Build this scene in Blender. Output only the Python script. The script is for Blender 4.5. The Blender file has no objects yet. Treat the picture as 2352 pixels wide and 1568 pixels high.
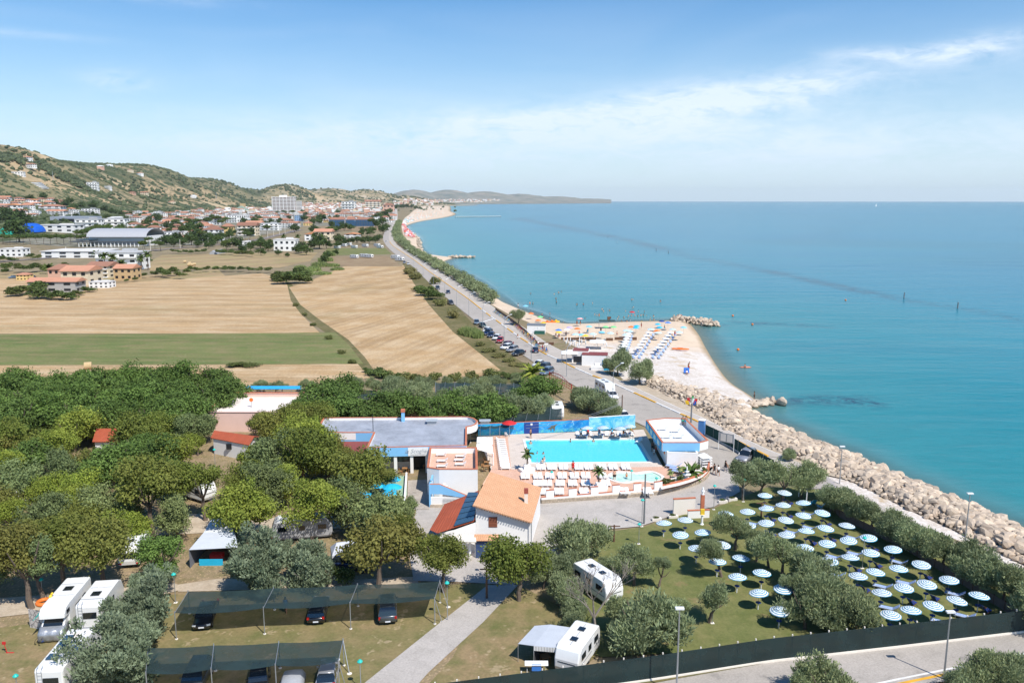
import bpy, bmesh, math, random
import numpy as np
from mathutils import Vector, Matrix, geometry, noise
R=math.radians; PI=math.pi
random.seed(7)
C=bpy.context.scene.collection
# ------------------------------------------------------------ camera, sky, sun
PITCH=math.atan(324/1829.0); CP,SP=math.cos(PITCH),math.sin(PITCH); F=1829.0; HC=40.0
cam_d=bpy.data.cameras.new('camera'); cam=bpy.data.objects.new('camera',cam_d); C.objects.link(cam)
cam.location=(0,0,HC); cam.rotation_euler=(PI/2-PITCH,0,0)
cam_d.sensor_width=36; cam_d.lens=28.0; cam_d.clip_end=120000; cam_d.clip_start=0.5
sc=bpy.context.scene; sc.camera=cam
SUN=Vector((0.38,-0.45,0.81)).normalized()
w=bpy.data.worlds.new('World'); sc.world=w; w.use_nodes=True
nt=w.node_tree; N=nt.nodes; L=nt.links; N.clear()
out=N.new('ShaderNodeOutputWorld'); bg=N.new('ShaderNodeBackground'); sky=N.new('ShaderNodeTexSky')
sky.sky_type='NISHITA'; sky.sun_disc=False; sky.sun_elevation=math.asin(SUN.z)
sky.sun_rotation=math.atan2(SUN.x,SUN.y); sky.altitude=40; sky.air_density=1.0; sky.dust_density=0.35; sky.ozone_density=2.2
tc=N.new('ShaderNodeTexCoord'); sep=N.new('ShaderNodeSeparateXYZ'); L.new(tc.outputs['Generated'],sep.inputs[0])
def mth(op,a,b=None,cl=False):
    n=N.new('ShaderNodeMath'); n.operation=op; n.use_clamp=cl
    for i,v in enumerate((a,b)):
        if v is None: continue
        if isinstance(v,(int,float)): n.inputs[i].default_value=v
        else: L.new(v,n.inputs[i])
    return n.outputs[0]
# thin high cloud: streaks and veils at their bearing and height in the sky (degrees)
azn=mth('MULTIPLY',mth('ARCTAN2',sep.outputs[0],sep.outputs[1]),57.296); eln=mth('MULTIPLY',mth('ARCSINE',sep.outputs[2]),57.296)
def wn(sx,sy,det,rough,dist,off):
    c=N.new('ShaderNodeCombineXYZ'); L.new(mth('MULTIPLY',azn,sx),c.inputs[0]); L.new(mth('MULTIPLY',eln,sy),c.inputs[1]); c.inputs[2].default_value=off
    n=N.new('ShaderNodeTexNoise'); n.inputs['Scale'].default_value=1; n.inputs['Detail'].default_value=det; n.inputs['Roughness'].default_value=rough; n.inputs['Distortion'].default_value=dist
    L.new(c.outputs[0],n.inputs[0]); return n.outputs[0]
def rg(v,a,b,c=0.,d=1.):
    n=N.new('ShaderNodeMapRange'); L.new(v,n.inputs[0])
    for i_,x in enumerate((a,b,c,d)): n.inputs[i_+1].default_value=x
    return n.outputs[0]
n1=wn(.16,.55,8,.62,.8,3.3); n2=wn(.5,1.5,7,.65,1.2,7.1); n3=wn(.05,.25,4,.5,.5,1.2)
tot=None
for a0,e0,ra,re,tl_,am in ((17,7.0,8,1.2,.07,1.15),(4,5.3,13,1.3,.07,.85),(-11,3.7,17,1.7,.04,.7),(29,8.9,2.6,.7,.1,1.2),(24.5,8.9,3.5,.45,-.05,.9),(-29,12.6,9,.5,-.02,.75),(-25.5,7.3,2.,.7,.0,.8),(24,3.2,16,1.8,0,.6),(6,3.4,34,2.3,0,.55),(12,6.4,7,1.0,.05,.6),(-33,9.6,6,.25,0,.4),(45,8,10,1.5,0,.6),(-55,10,12,2.,0,.6),(90,15,25,4,0,.6),(180,25,40,6,0,.6),(-110,18,25,4,0,.6)):
    da=mth('SUBTRACT',azn,a0); de_=mth('SUBTRACT',mth('SUBTRACT',eln,e0),mth('MULTIPLY',da,tl_)); q1=mth('POWER',mth('ABSOLUTE',mth('DIVIDE',da,ra)),2.); q2=mth('POWER',mth('ABSOLUTE',mth('DIVIDE',de_,re)),2.)
    g_=mth('MULTIPLY',mth('EXPONENT',mth('MULTIPLY',mth('ADD',q1,q2),-1.)),am); tot=g_ if tot is None else mth('ADD',tot,g_)
fibr=mth('ADD',mth('MULTIPLY',n1,.6),mth('MULTIPLY',n2,.4))
cl=mth('MULTIPLY',tot,rg(fibr,.33,.60,0,1.0),True)
cl=mth('MULTIPLY',cl,0.80); cl=mth('ADD',cl,mth('MULTIPLY',rg(n3,.45,.7,0,.16),rg(eln,16,5)),True)
up=rg(eln,0.,1.); cl=mth('MULTIPLY',cl,up)
hs=N.new('ShaderNodeHueSaturation'); hs.inputs['Saturation'].default_value=1.38; hs.inputs['Value'].default_value=1.0; L.new(sky.outputs[0],hs.inputs['Color'])
mx=N.new('ShaderNodeMixRGB'); L.new(cl,mx.inputs[0]); tn_=N.new('ShaderNodeMixRGB'); tn_.blend_type='MULTIPLY'; tn_.inputs[0].default_value=1; L.new(hs.outputs[0],tn_.inputs[1]); tn_.inputs[2].default_value=(.86,.98,1.04,1); L.new(tn_.outputs[0],mx.inputs[1]); mx.inputs[2].default_value=(7.2,7.8,8.6,1)
hz_=N.new('ShaderNodeMapRange'); L.new(sep.outputs[2],hz_.inputs[0]); hz_.inputs[1].default_value=0.28; hz_.inputs[2].default_value=-0.02; hz_.inputs[3].default_value=0.0; hz_.inputs[4].default_value=0.9
mx2=N.new('ShaderNodeMixRGB'); L.new(mth('POWER',hz_.outputs[0],1.3),mx2.inputs[0]); L.new(mx.outputs[0],mx2.inputs[1]); mx2.inputs[2].default_value=(5.0,6.2,7.5,1)
L.new(mx2.outputs[0],bg.inputs[0]); bg.inputs[1].default_value=0.112; L.new(bg.outputs[0],out.inputs[0])
sd=bpy.data.lights.new('sun','SUN'); sd.energy=4.7; sd.angle=R(0.55); sd.color=(1.0,0.955,0.89)
sun=bpy.data.objects.new('sun',sd); C.objects.link(sun); sun.rotation_euler=SUN.to_track_quat('Z','Y').to_euler()
vs=sc.view_settings; vs.view_transform='Standard'; vs.look='None'; vs.gamma=1; vs.use_curve_mapping=False; vs.exposure=0.32
sc.cycles.max_bounces=6; sc.cycles.transparent_max_bounces=12; sc.cycles.volume_bounces=0
# ------------------------------------------------------------ geometry from measured photo pixels (2352 wide) to the place
def G(x,y,z=0.0):
    a=(x-1176)/F; b=(784-y)/F
    dz=-SP+b*CP; t=(z-HC)/dz
    return Vector((a*t,(CP+b*SP)*t,z))
def proj(p):
    x,y,z=p[0],p[1],p[2]-HC
    d=y*CP-z*SP; u=y*SP+z*CP
    return (1176+F*x/d,784-F*u/d,d)
def D(y,z=0): return (HC-z)/(SP-(784-y)/F*CP)
UD=Vector((-0.147,0.989,0)); UN=Vector((-0.989,-0.147,0))
# ------------------------------------------------------------ materials
MATS={}
def newmat(name):
    m=bpy.data.materials.new(name); m.use_nodes=True; m.node_tree.nodes.clear(); return m
class NB:
    def __init__(s,m): s.t=m.node_tree; s.n=s.t.nodes; s.l=s.t.links
    def new(s,ty,**k):
        n=s.n.new(ty)
        for a,v in k.items():
            if a.startswith('i_'):
                key=a[2:]; key=int(key) if key.isdigit() else key.replace('_',' ')
                if hasattr(v,'links') or isinstance(v,bpy.types.NodeSocket): s.l.new(v,n.inputs[key])
                else: n.inputs[key].default_value=v
            else: setattr(n,a,v)
        return n
    def noise(s,vec,scale,det=4,rough=.55,dist=0):
        return s.new('ShaderNodeTexNoise',i_Vector=vec,i_Scale=scale,i_Detail=det,i_Roughness=rough,i_Distortion=dist).outputs[0]
    def rng(s,v,a,b,c=0.,d=1.): return s.new('ShaderNodeMapRange',i_0=v,i_1=a,i_2=b,i_3=c,i_4=d).outputs[0]
    def mix(s,f,a,b,mode='MIX'): return s.new('ShaderNodeMixRGB',blend_type=mode,i_0=f,i_1=a,i_2=b).outputs[0]
    def m(s,op,a,b=0.): return s.new('ShaderNodeMath',operation=op,i_0=a,i_1=b).outputs[0]
def c4(c): return (c[0],c[1],c[2],1)
def hexc(h):
    v=[int(h[i:i+2],16)/255 for i in (0,2,4)]; return tuple((x/12.92 if x<=.04045 else ((x+.055)/1.055)**2.4) for x in v)
def pos(b): return b.new('ShaderNodeNewGeometry').outputs['Position']
def objc(b): return b.new('ShaderNodeTexCoord').outputs['Object']
def finish(b,m,col,rough=.8,metal=0,spec=.3,bump=None,bstr=.3,bdist=.05,alpha=None,coat=0):
    p=b.new('ShaderNodeBsdfPrincipled'); o=b.new('ShaderNodeOutputMaterial')
    if isinstance(col,bpy.types.NodeSocket): b.l.new(col,p.inputs['Base Color'])
    else: p.inputs['Base Color'].default_value=c4(col)
    if isinstance(rough,bpy.types.NodeSocket): b.l.new(rough,p.inputs['Roughness'])
    else: p.inputs['Roughness'].default_value=rough
    p.inputs['Metallic'].default_value=metal; p.inputs['Specular IOR Level'].default_value=spec; p.inputs['Coat Weight'].default_value=coat
    if bump is not None:
        bn=b.new('ShaderNodeBump',i_Strength=bstr,i_Distance=bdist,i_Height=bump); b.l.new(bn.outputs[0],p.inputs['Normal'])
    if alpha is not None:
        if isinstance(alpha,bpy.types.NodeSocket): b.l.new(alpha,p.inputs['Alpha'])
        else: p.inputs['Alpha'].default_value=alpha
    b.l.new(p.outputs[0],o.inputs[0]); return m
def M(name,col=(.5,.5,.5),rough=.7,metal=0,var=.12,scale=1.5,spec=.3,alpha=None,coat=0,rnd=0.0,bump=0.0):
    """plain surface with weathering noise; cached by name"""
    if name in MATS: return MATS[name]
    m=newmat(name); b=NB(m); oc=objc(b)
    n=b.noise(oc,scale,5,.6); n2=b.noise(oc,scale*7,3)
    f=b.m('ADD',b.m('MULTIPLY',n,.7),b.m('MULTIPLY',n2,.3))
    v=b.rng(f,.3,.7,1-var,1+var*.6)
    if rnd: 
        oi=b.new('ShaderNodeObjectInfo').outputs['Random']; v=b.m('MULTIPLY',v,b.rng(oi,0,1,1-rnd,1+rnd))
    hsv=b.new('ShaderNodeHueSaturation',i_Color=c4(col),i_Value=v).outputs[0]
    finish(b,m,hsv,rough,metal,spec,bump=n2 if bump else None,bstr=bump,bdist=.03,alpha=alpha,coat=coat)
    MATS[name]=m; return m
# ------------------------------------------------------------ mesh builder
class MB:
    def __init__(s): s.v=[]; s.f=[]; s.mi=[]; s.cur=0; s.sm=[]; s.smooth=False
    def add(s,vs,fs):
        o=len(s.v); s.v.extend([tuple(p) for p in vs])
        for f in fs: s.f.append(tuple(i+o for i in f)); s.mi.append(s.cur); s.sm.append(s.smooth)
        return s
    def box(s,x,y,z,sx,sy,sz,rz=0,tx=1,ty=1):
        """centre x,y; bottom z"""
        c,sn=math.cos(rz),math.sin(rz); P=[]
        for k,(kx,ky) in ((0,(1,1)),(1,(tx,ty))):
            for dx,dy in ((-1,-1),(1,-1),(1,1),(-1,1)):
                a=dx*sx/2*kx; b_=dy*sy/2*ky; P.append((x+a*c-b_*sn,y+a*sn+b_*c,z+k*sz))
        return s.add(P,[(3,2,1,0),(4,5,6,7),(0,1,5,4),(1,2,6,5),(2,3,7,6),(3,0,4,7)])
    def prism(s,poly,z0,z1,top=True,bot=True):
        n=len(poly); a=sum(poly[i][0]*poly[(i+1)%n][1]-poly[(i+1)%n][0]*poly[i][1] for i in range(n))
        if a<0: poly=poly[::-1]
        zb=(lambda i:z0) ; 
        P=[(p[0],p[1],z0) for p in poly]+[(p[0],p[1],z1) for p in poly]
        Fs=[(i,(i+1)%n,n+(i+1)%n,n+i) for i in range(n)]
        if top: Fs.append(tuple(range(n,2*n)))
        if bot: Fs.append(tuple(range(n-1,-1,-1)))
        return s.add(P,Fs)
    def cyl(s,p0,p1,r0,r1=None,n=8,caps=True):
        r1=r0 if r1 is None else r1; p0=Vector(p0); p1=Vector(p1); d=(p1-p0)
        if d.length<1e-6: return s
        q=d.to_track_quat('Z','Y'); P=[]
        for p,r in ((p0,r0),(p1,r1)):
            for i in range(n):
                a=2*PI*i/n; P.append(p+q@Vector((r*math.cos(a),r*math.sin(a),0)))
        Fs=[(i,(i+1)%n,n+(i+1)%n,n+i) for i in range(n)]
        if caps: Fs+= [tuple(range(n-1,-1,-1)),tuple(range(n,2*n))]
        return s.add(P,Fs)
    def tube(s,pts,rad,n=6):
        for i in range(len(pts)-1):
            ra=rad[i] if isinstance(rad,(list,tuple)) else rad; rb=rad[i+1] if isinstance(rad,(list,tuple)) else rad
            s.cyl(pts[i],pts[i+1],ra,rb,n)
        return s
    def lathe(s,prof,n=12,c=(0,0,0),sx=1,sy=1):
        P=[];m=len(prof)
        for r,z in prof:
            for i in range(n):
                a=2*PI*i/n; P.append((c[0]+r*sx*math.cos(a),c[1]+r*sy*math.sin(a),c[2]+z))
        Fs=[]
        for j in range(m-1):
            for i in range(n): Fs.append((j*n+i,j*n+(i+1)%n,(j+1)*n+(i+1)%n,(j+1)*n+i))
        if prof[0][0]>1e-4: Fs.append(tuple(range(n-1,-1,-1)))
        if prof[-1][0]>1e-4: Fs.append(tuple((m-1)*n+i for i in range(n)))
        return s.add(P,Fs)
    def loft(s,rings,closed=True,caps=True):
        n=len(rings[0]); P=[p for r in rings for p in r]; Fs=[]
        for j in range(len(rings)-1):
            for i in range(n if closed else n-1): Fs.append((j*n+i,j*n+(i+1)%n,(j+1)*n+(i+1)%n,(j+1)*n+i))
        if caps and closed: Fs+=[tuple(range(n-1,-1,-1)),tuple((len(rings)-1)*n+i for i in range(n))]
        return s.add(P,Fs)
    def quad(s,a,b,c,d): return s.add([a,b,c,d],[(0,1,2,3)])
    def slab(s,a,b,c,d,t=.05):
        """a quad with thickness t downwards along its normal"""
        a,b,c,d=map(Vector,(a,b,c,d)); n=(b-a).cross(d-a).normalized()
        if n.z<0: n=-n
        P=[a,b,c,d]+[p-n*t for p in (a,b,c,d)]
        return s.add(P,[(0,1,2,3),(7,6,5,4),(0,4,5,1),(1,5,6,2),(2,6,7,3),(3,7,4,0)])
    def wall(s,pts,z0,z1,t=.2,closed=False):
        """thick wall along a polyline"""
        pts=[Vector((p[0],p[1],0)) for p in pts]; n=len(pts)
        Lf=[];Rt=[]
        for i,p in enumerate(pts):
            a=pts[i-1] if (i>0 or closed) else None; c=pts[(i+1)%n] if (i<n-1 or closed) else None
            d1=(p-a).normalized() if a is not None else (c-p).normalized(); d2=(c-p).normalized() if c is not None else d1
            nn=Vector((-(d1+d2).y,(d1+d2).x,0)).normalized(); k=1/max(.5,nn.dot(Vector((-d1.y,d1.x,0))))
            Lf.append(p+nn*t/2*k); Rt.append(p-nn*t/2*k)
        m=n if closed else n-1; P=[];Fs=[]
        for p in Lf: P.append((p.x,p.y,z0)); P.append((p.x,p.y,z1))
        o=len(P)
        for p in Rt: P.append((p.x,p.y,z0)); P.append((p.x,p.y,z1))
        for i in range(m):
            j=(i+1)%n; a,b=2*i,2*j
            Fs+=[(b,a,a+1,b+1),(o+a,o+b,o+b+1,o+a+1),(a+1,o+a+1,o+b+1,b+1),(a,b,o+b,o+a)]
        if not closed: Fs+=[(0,o,o+1,1),(2*n-1,o+2*n-1,o+2*n-2,2*n-2)]
        return s.add(P,Fs)
    def mesh(s,name,mats):
        me=bpy.data.meshes.new(name); me.from_pydata(s.v,[],s.f)
        if not isinstance(mats,(list,tuple)): mats=[mats]
        for m in mats: me.materials.append(m)
        if len(mats)>1: me.polygons.foreach_set('material_index',s.mi)
        if any(s.sm): me.polygons.foreach_set('use_smooth',s.sm)
        me.update(); return me
    def build(s,name,mats,parent=None,loc=(0,0,0),rz=0,bevel=0):
        return link(name,s.mesh(name,mats),parent,loc,rz,bevel)
def link(name,me,parent=None,loc=(0,0,0),rz=0,bevel=0):
    o=bpy.data.objects.new(name,me); C.objects.link(o); o.location=loc; o.rotation_euler=(0,0,rz)
    if parent is not None: o.parent=parent
    if bevel:
        b=o.modifiers.new('bevel','BEVEL'); b.width=bevel; b.segments=2; b.limit_method='ANGLE'
    return o
LAB={}
def tag(o,label=None,cat=None,group=None,kind=None):
    if label: o['label']=label
    if cat: o['category']=cat
    if group: o['group']=group
    if kind: o['kind']=kind
    return o
def thing(name,label,cat,loc=(0,0,0),rz=0,group=None):
    o=bpy.data.objects.new(name,None); C.objects.link(o); o.location=loc; o.rotation_euler=(0,0,rz); o.empty_display_size=.3
    return tag(o,label,cat,group)
KIDS={}
def kids(o):
    return [c for c in o.children]
def copy_tree(o,loc=None,rz=None,label=None,group=None,scale=None,swap=None):
    c=o.copy(); C.objects.link(c)
    if loc is not None: c.location=loc
    if rz is not None: c.rotation_euler=(0,0,rz)
    if scale is not None: c.scale=scale if hasattr(scale,'__len__') else (scale,)*3
    if label: c['label']=label
    if group: c['group']=group
    cache=KIDS.get(o.name)
    if cache is None: cache=KIDS[o.name]=[(k,list(k.children)) for k in o.children]
    for k,gs in cache:
        d=k.copy(); C.objects.link(d); d.parent=c
        if swap and d.data: sw(d,swap)
        for g in gs:
            e=g.copy(); C.objects.link(e); e.parent=d
            if swap and e.data: sw(e,swap)
    return c
SWC={}
def sw(o,swap):
    """swap materials (paint colours): {old name: new material}; meshes cached"""
    names=[m.name for m in o.data.materials]
    if not any(n in swap for n in names): return
    key=(o.data.name,tuple(sorted((a,b.name) for a,b in swap.items())))
    me=SWC.get(key)
    if me is None:
        me=o.data.copy()
        for i,n in enumerate(names):
            if n in swap: me.materials[i]=swap[n]
        SWC[key]=me
    o.data=me
SHN=[0]
def sheet(name,pts,z,mat,kind='structure',thick=None,parent=None):
    """flat polygon sheet from world xy points"""
    SHN[0]+=1
    z=z+SHN[0]*.0012 if z else z
    pts=[Vector((p[0],p[1],z)) for p in pts]
    tr=geometry.tessellate_polygon([pts]); b=MB()
    a=sum(pts[i].x*pts[(i+1)%len(pts)].y-pts[(i+1)%len(pts)].x*pts[i].y for i in range(len(pts)))
    Fs=[]
    for t in tr:
        p,q,r=(pts[i] for i in t); Fs.append(t if (q-p).cross(r-p).z>0 else t[::-1])
    b.add(pts,Fs); o=b.build(name,mat,parent)
    if kind and parent is None: o['kind']=kind
    return o
def PG(lst,z=0.0): return [G(x,y,z) for x,y in lst]
def smooth_pts(pts,k=4,closed=False):
    """Catmull-Rom"""
    n=len(pts); out=[]
    rng_=range(n) if closed else range(n-1)
    for i in rng_:
        p0=pts[(i-1)%n] if (closed or i>0) else pts[i]; p1=pts[i]; p2=pts[(i+1)%n]; p3=pts[(i+2)%n] if (closed or i+2<n) else p2
        for j in range(k):
            t=j/k; out.append(0.5*((2*p1)+(p2-p0)*t+(2*p0-5*p1+4*p2-p3)*t*t+(3*p1-p0-3*p2+p3)*t**3))
    if not closed: out.append(pts[-1])
    return out
ORD=['','first','second','third','fourth','fifth','sixth','seventh','eighth','ninth','tenth','eleventh','twelfth','thirteenth','fourteenth','fifteenth','sixteenth','seventeenth','eighteenth','nineteenth','twentieth']
TENS={20:'twenty',30:'thirty',40:'forty',50:'fifty',60:'sixty',70:'seventy',80:'eighty',90:'ninety'}
def ordn(k):
    if k<=20: return ORD[k]
    if k>=100: return 'hundredth' if k==100 else 'hundred-and-'+ordn(k-100)
    t=k//10*10; return (TENS[t]+'-'+ORD[k%10]) if k%10 else TENS[t][:-1]+'ieth'
def rank(objs,fmt,key=None):
    """fmt has {o}: ordinal from the left in the photo"""
    key=key or (lambda o:proj(o.matrix_basis.translation)[0])
    for i,o in enumerate(sorted(objs,key=key)): o['label']=fmt.format(o=ordn(i+1),d=o.get('desc',''))
    for o in objs:
        if 'desc' in o: del o['desc']
# ============================================================ THE LAND
def ground_mat(name,cols,s1=.03,s2=.4,s3=3.,fr=(.35,.65),bump=.15,stripe=None,speck=None,bd=.05,stre=1.0,rough=.95):
    """cols: three base colours mixed by large, medium and fine noise in world coordinates"""
    m=newmat(name); b=NB(m); p=pos(b)
    if stre!=1.0: p2=b.new('ShaderNodeMapping',i_Vector=p,i_Scale=(1,stre,1)).outputs[0]
    else: p2=p
    a=b.noise(p2,s1,4,.6,.4); c=b.noise(p2,s2,5,.65); d=b.noise(p,s3,3,.6)
    col=b.mix(b.rng(a,fr[0],fr[1]),c4(cols[0]),c4(cols[1]))
    col=b.mix(b.rng(c,.42,.72),col,c4(cols[2]))
    if stripe:
        ang,wl,scol,amt,dist=stripe
        mp=b.new('ShaderNodeMapping',i_Vector=p,i_Rotation=(0,0,ang)).outputs[0]
        wv=b.new('ShaderNodeTexWave',wave_type='BANDS',bands_direction='Y',i_Vector=mp,i_Scale=.314/wl*1.0,i_Distortion=dist,i_Detail=3.,i_Detail_Scale=.15).outputs[1]
        wv2=b.new('ShaderNodeTexWave',wave_type='BANDS',bands_direction='Y',i_Vector=mp,i_Scale=.314/wl/4.3,i_Distortion=dist*1.5,i_Detail=2.,i_Detail_Scale=.1).outputs[1]
        st=b.m('MULTIPLY',b.m('MULTIPLY',b.rng(b.m('ADD',b.m('MULTIPLY',wv,.5),b.m('MULTIPLY',wv2,.5)),.35,.75),amt),b.rng(b.noise(p,.022,4,.7),.35,.62,.15,1.4)); col=b.mix(b.rng(b.noise(p2,.011,6,.72,.6),.56,.70,0,.55),col,c4((cols[0][0]*.52,cols[0][1]*.66,cols[0][2]*.55)))
        col=b.mix(st,col,c4(scol))
    if speck:
        sp=b.noise(p,speck[1],3,.7); col=b.mix(b.rng(sp,speck[2],speck[2]+.06,0,speck[3]),col,c4(speck[0]))
    col=b.new('ShaderNodeHueSaturation',i_Color=col,i_Value=b.rng(d,.3,.7,.86,1.13)).outputs[0]
    finish(b,m,col,rough,0,.15,bump=d,bstr=bump,bdist=bd); MATS[name]=m; return m
soil=ground_mat('soil',[(.22,.165,.105),(.30,.235,.15),(.16,.15,.07)],.02,.2,2.5)
stubble=ground_mat('stubble',[(.47,.315,.165),(.385,.255,.13),(.55,.42,.27)],.018,.07,1.6,stripe=(R(3),3.4,(.27,.185,.095),.5,5.),speck=((.60,.46,.28),1.1,.60,.8),stre=3.0)
stubble2=ground_mat('stubble_track',[(.46,.305,.155),(.375,.245,.12),(.54,.41,.26)],.014,.08,1.6,stripe=(R(-72),3.6,(.27,.18,.095),.45,6.),speck=((.58,.44,.27),1.1,.60,.8))
stubble3=ground_mat('stubble_far',[(.40,.29,.16),(.33,.235,.13),(.28,.25,.11)],.01,.05,1.,stripe=(R(-50),7.,(.25,.18,.10),.7,2.))
brown=ground_mat('ploughed',[(.27,.19,.115),(.22,.155,.09),(.31,.235,.14)],.02,.12,1.5)
meadow=ground_mat('meadow',[(.125,.16,.05),(.17,.185,.065),(.24,.19,.095)],.03,.12,1.8,stripe=(R(3),6,(.09,.11,.035),.4,4.),speck=((.3,.3,.2),1.3,.63,.6),stre=2.5)
verge=ground_mat('verge',[(.13,.115,.045),(.21,.165,.085),(.08,.09,.03)],.08,.5,3.)
lawnm=ground_mat('lawn',[(.135,.15,.05),(.20,.185,.075),(.105,.125,.038)],.12,.6,5.,bump=.4,speck=((.22,.17,.08),.35,.60,.7))
dryl=ground_mat('dry_lawn',[(.27,.195,.105),(.19,.165,.07),(.125,.13,.045)],.09,.45,4.,bump=.4,speck=((.36,.28,.17),.5,.60,.7))
leafl=ground_mat('leaf_litter',[(.25,.18,.105),(.30,.225,.14),(.16,.14,.06)],.1,.6,4.,bump=.5,speck=((.42,.30,.17),4.,.58,.8))
asph=ground_mat('asphalt',[(.36,.325,.285),(.41,.37,.33),(.32,.29,.255)],.05,.35,6.,bump=.1,speck=((.24,.22,.20),.35,.60,.6))
asph2=ground_mat('drive_asphalt',[(.40,.365,.33),(.445,.405,.365),(.355,.325,.29)],.06,.4,6.,bump=.1,speck=((.27,.25,.225),.5,.64,.6))
pave=ground_mat('pavement',[(.43,.385,.335),(.48,.43,.38),(.39,.35,.30)],.06,.5,6.,bump=.1)
dirtm=ground_mat('sandy_dirt',[(.44,.36,.27),(.36,.285,.20),(.50,.42,.32)],.1,.6,4.)
pebble=ground_mat('cobbles',[(.38,.33,.28),(.30,.26,.22),(.45,.40,.34)],.5,2.5,9.,bump=.6)
# coast: (inner edge at road level, water's edge)
COAST=[((1400,462.6),(1440,463.2)),((1100,463.6),(1137,465.4)),((1000,466),(1049,468)),((960,476),(1035,480)),((950,484),(1046,491)),((940,493),(1024,499)),((930,500),(974,507)),((925,508),(939,516)),((922,520),(935,527)),((925,535),(957,543)),((928,555),(959,563)),((945,577),(981,585)),((965,584),(1010,588.5)),((970,588.5),(1039,592.5)),((975,596),(1021,601)),((985,606),(1036,616)),((1020,628),(1074,638)),((1075,660),(1124,670)),((1100,680),(1150,691)),((1130,700),(1175,703)),((1170,722),(1212,718)),((1210,738),(1262,737)),((1240,755),(1300,744)),((1270,770),(1360,743)),((1310,790),(1430,739)),((1340,805),(1510,737)),((1360,815),(1571,737)),((1380,825),(1600,762)),((1400,840),(1621,799)),((1430,870),(1646,840)),((1480,900),(1676,877)),((1530,925),(1722,908)),((1580,950),(1738,925)),((1600,965),(1720,948)),((1625,980),(1756,968)),((1660,1000),(1790,984)),((1700,1020),(1845,1011)),((1780,1050),(1920,1040)),((1850,1085),(1956,1057)),((1920,1110),(2066,1103)),((2000,1150),(2149,1140)),((2100,1200),(2206,1163)),((2200,1240),(2284,1198)),((2352,1320),(2400,1245)),((2620,1450),(2680,1360))]
SEA=-1.5
inner=[G(a[0],a[1],0) for a,_ in COAST]; wat=[G(b_[0],b_[1],SEA) for _,b_ in COAST]
inner[0]=Vector((1300,20500,0))
far=[Vector((-30000,26000,0)),Vector((-30000,-200,0)),Vector((200,-200,0)),Vector((200,30,0))]
sheet('ground',inner+[Vector((140,52,0)),Vector((200,-200,0)),Vector((-30000,-200,0)),Vector((-30000,26000,0))],0,soil)
# beach ramp
def beach():
    b=MB(); inn=smooth_pts(inner[1:],5); wt=smooth_pts(wat[1:],5); n=len(inn)
    prof=[(0,0.0),(.25,-.12),(.5,-.3),(.75,-.6),(.9,-1.0),(1.0,SEA),(1.12,-2.0),(1.4,-3.2)]
    V=[];cols=[]
    for i,(a,c) in enumerate(zip(inn,wt)):
        L_=(c-a); L_.z=0; Ln=max(L_.length,.1)
        for j,(t,z) in enumerate(prof):
            tt=t if t<=1 else 1+(t-1)*min(1,25/Ln)*1.0*2
            p=a+L_*tt; w_=noise.noise(Vector((p.x*.05,p.y*.05,0)))*.12*(0 if j in(0,5) else 1); V.append((p.x,p.y,z+w_-(0.02 if j==0 else 0)))
    m=len(prof); Fs=[(i*m+j,(i+1)*m+j,(i+1)*m+j+1,i*m+j+1) for i in range(n-1) for j in range(m-1)]
    b.smooth=True; b.add(V,[f[::-1] for f in Fs])
    mt=newmat('beach_sand'); q=NB(mt); p=pos(q)
    s=q.new('ShaderNodeSeparateXYZ',i_0=p)
    # pebbles begin nearer the camera than this line
    pe=q.m('ADD',q.m('MULTIPLY',s.outputs[1],-1.),q.m('MULTIPLY',s.outputs[0],-.25)); pe=q.m('ADD',pe,q.m('MULTIPLY',q.noise(p,.08,4),22.))
    k=q.rng(pe,-222,-213)
    fine=q.noise(p,2.2,4,.8); big=q.noise(p,.06,4,.6,.5)
    sand=q.mix(q.rng(big,.35,.65),c4((.64,.51,.38)),c4((.57,.45,.33)))
    sand=q.mix(q.rng(q.noise(p,.5,5,.7),.5,.75),sand,c4((.50,.39,.28)))
    peb=q.mix(q.rng(q.noise(p,.12,4,.6,1.),.4,.62),c4((.60,.54,.48)),c4((.50,.43,.36)))
    peb=q.mix(q.rng(fine,.48,.66),peb,c4((.74,.70,.66)))
    peb=q.mix(q.rng(q.noise(p,.11,5,.6,1.5),.58,.68),peb,c4((.44,.31,.16)))
    col=q.mix(k,sand,peb)
    wet=q.rng(q.m('ADD',s.outputs[2],q.m('MULTIPLY',q.noise(p,.25,3),.3)),-1.32,-1.0)
    col=q.mix(wet,c4((.34,.25,.15)),col)
    finish(q,mt,col,.9,0,.2,bump=fine,bstr=.5,bdist=.12)
    o=b.build('beach',mt); o['kind']='structure'; return o
beach()
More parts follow.
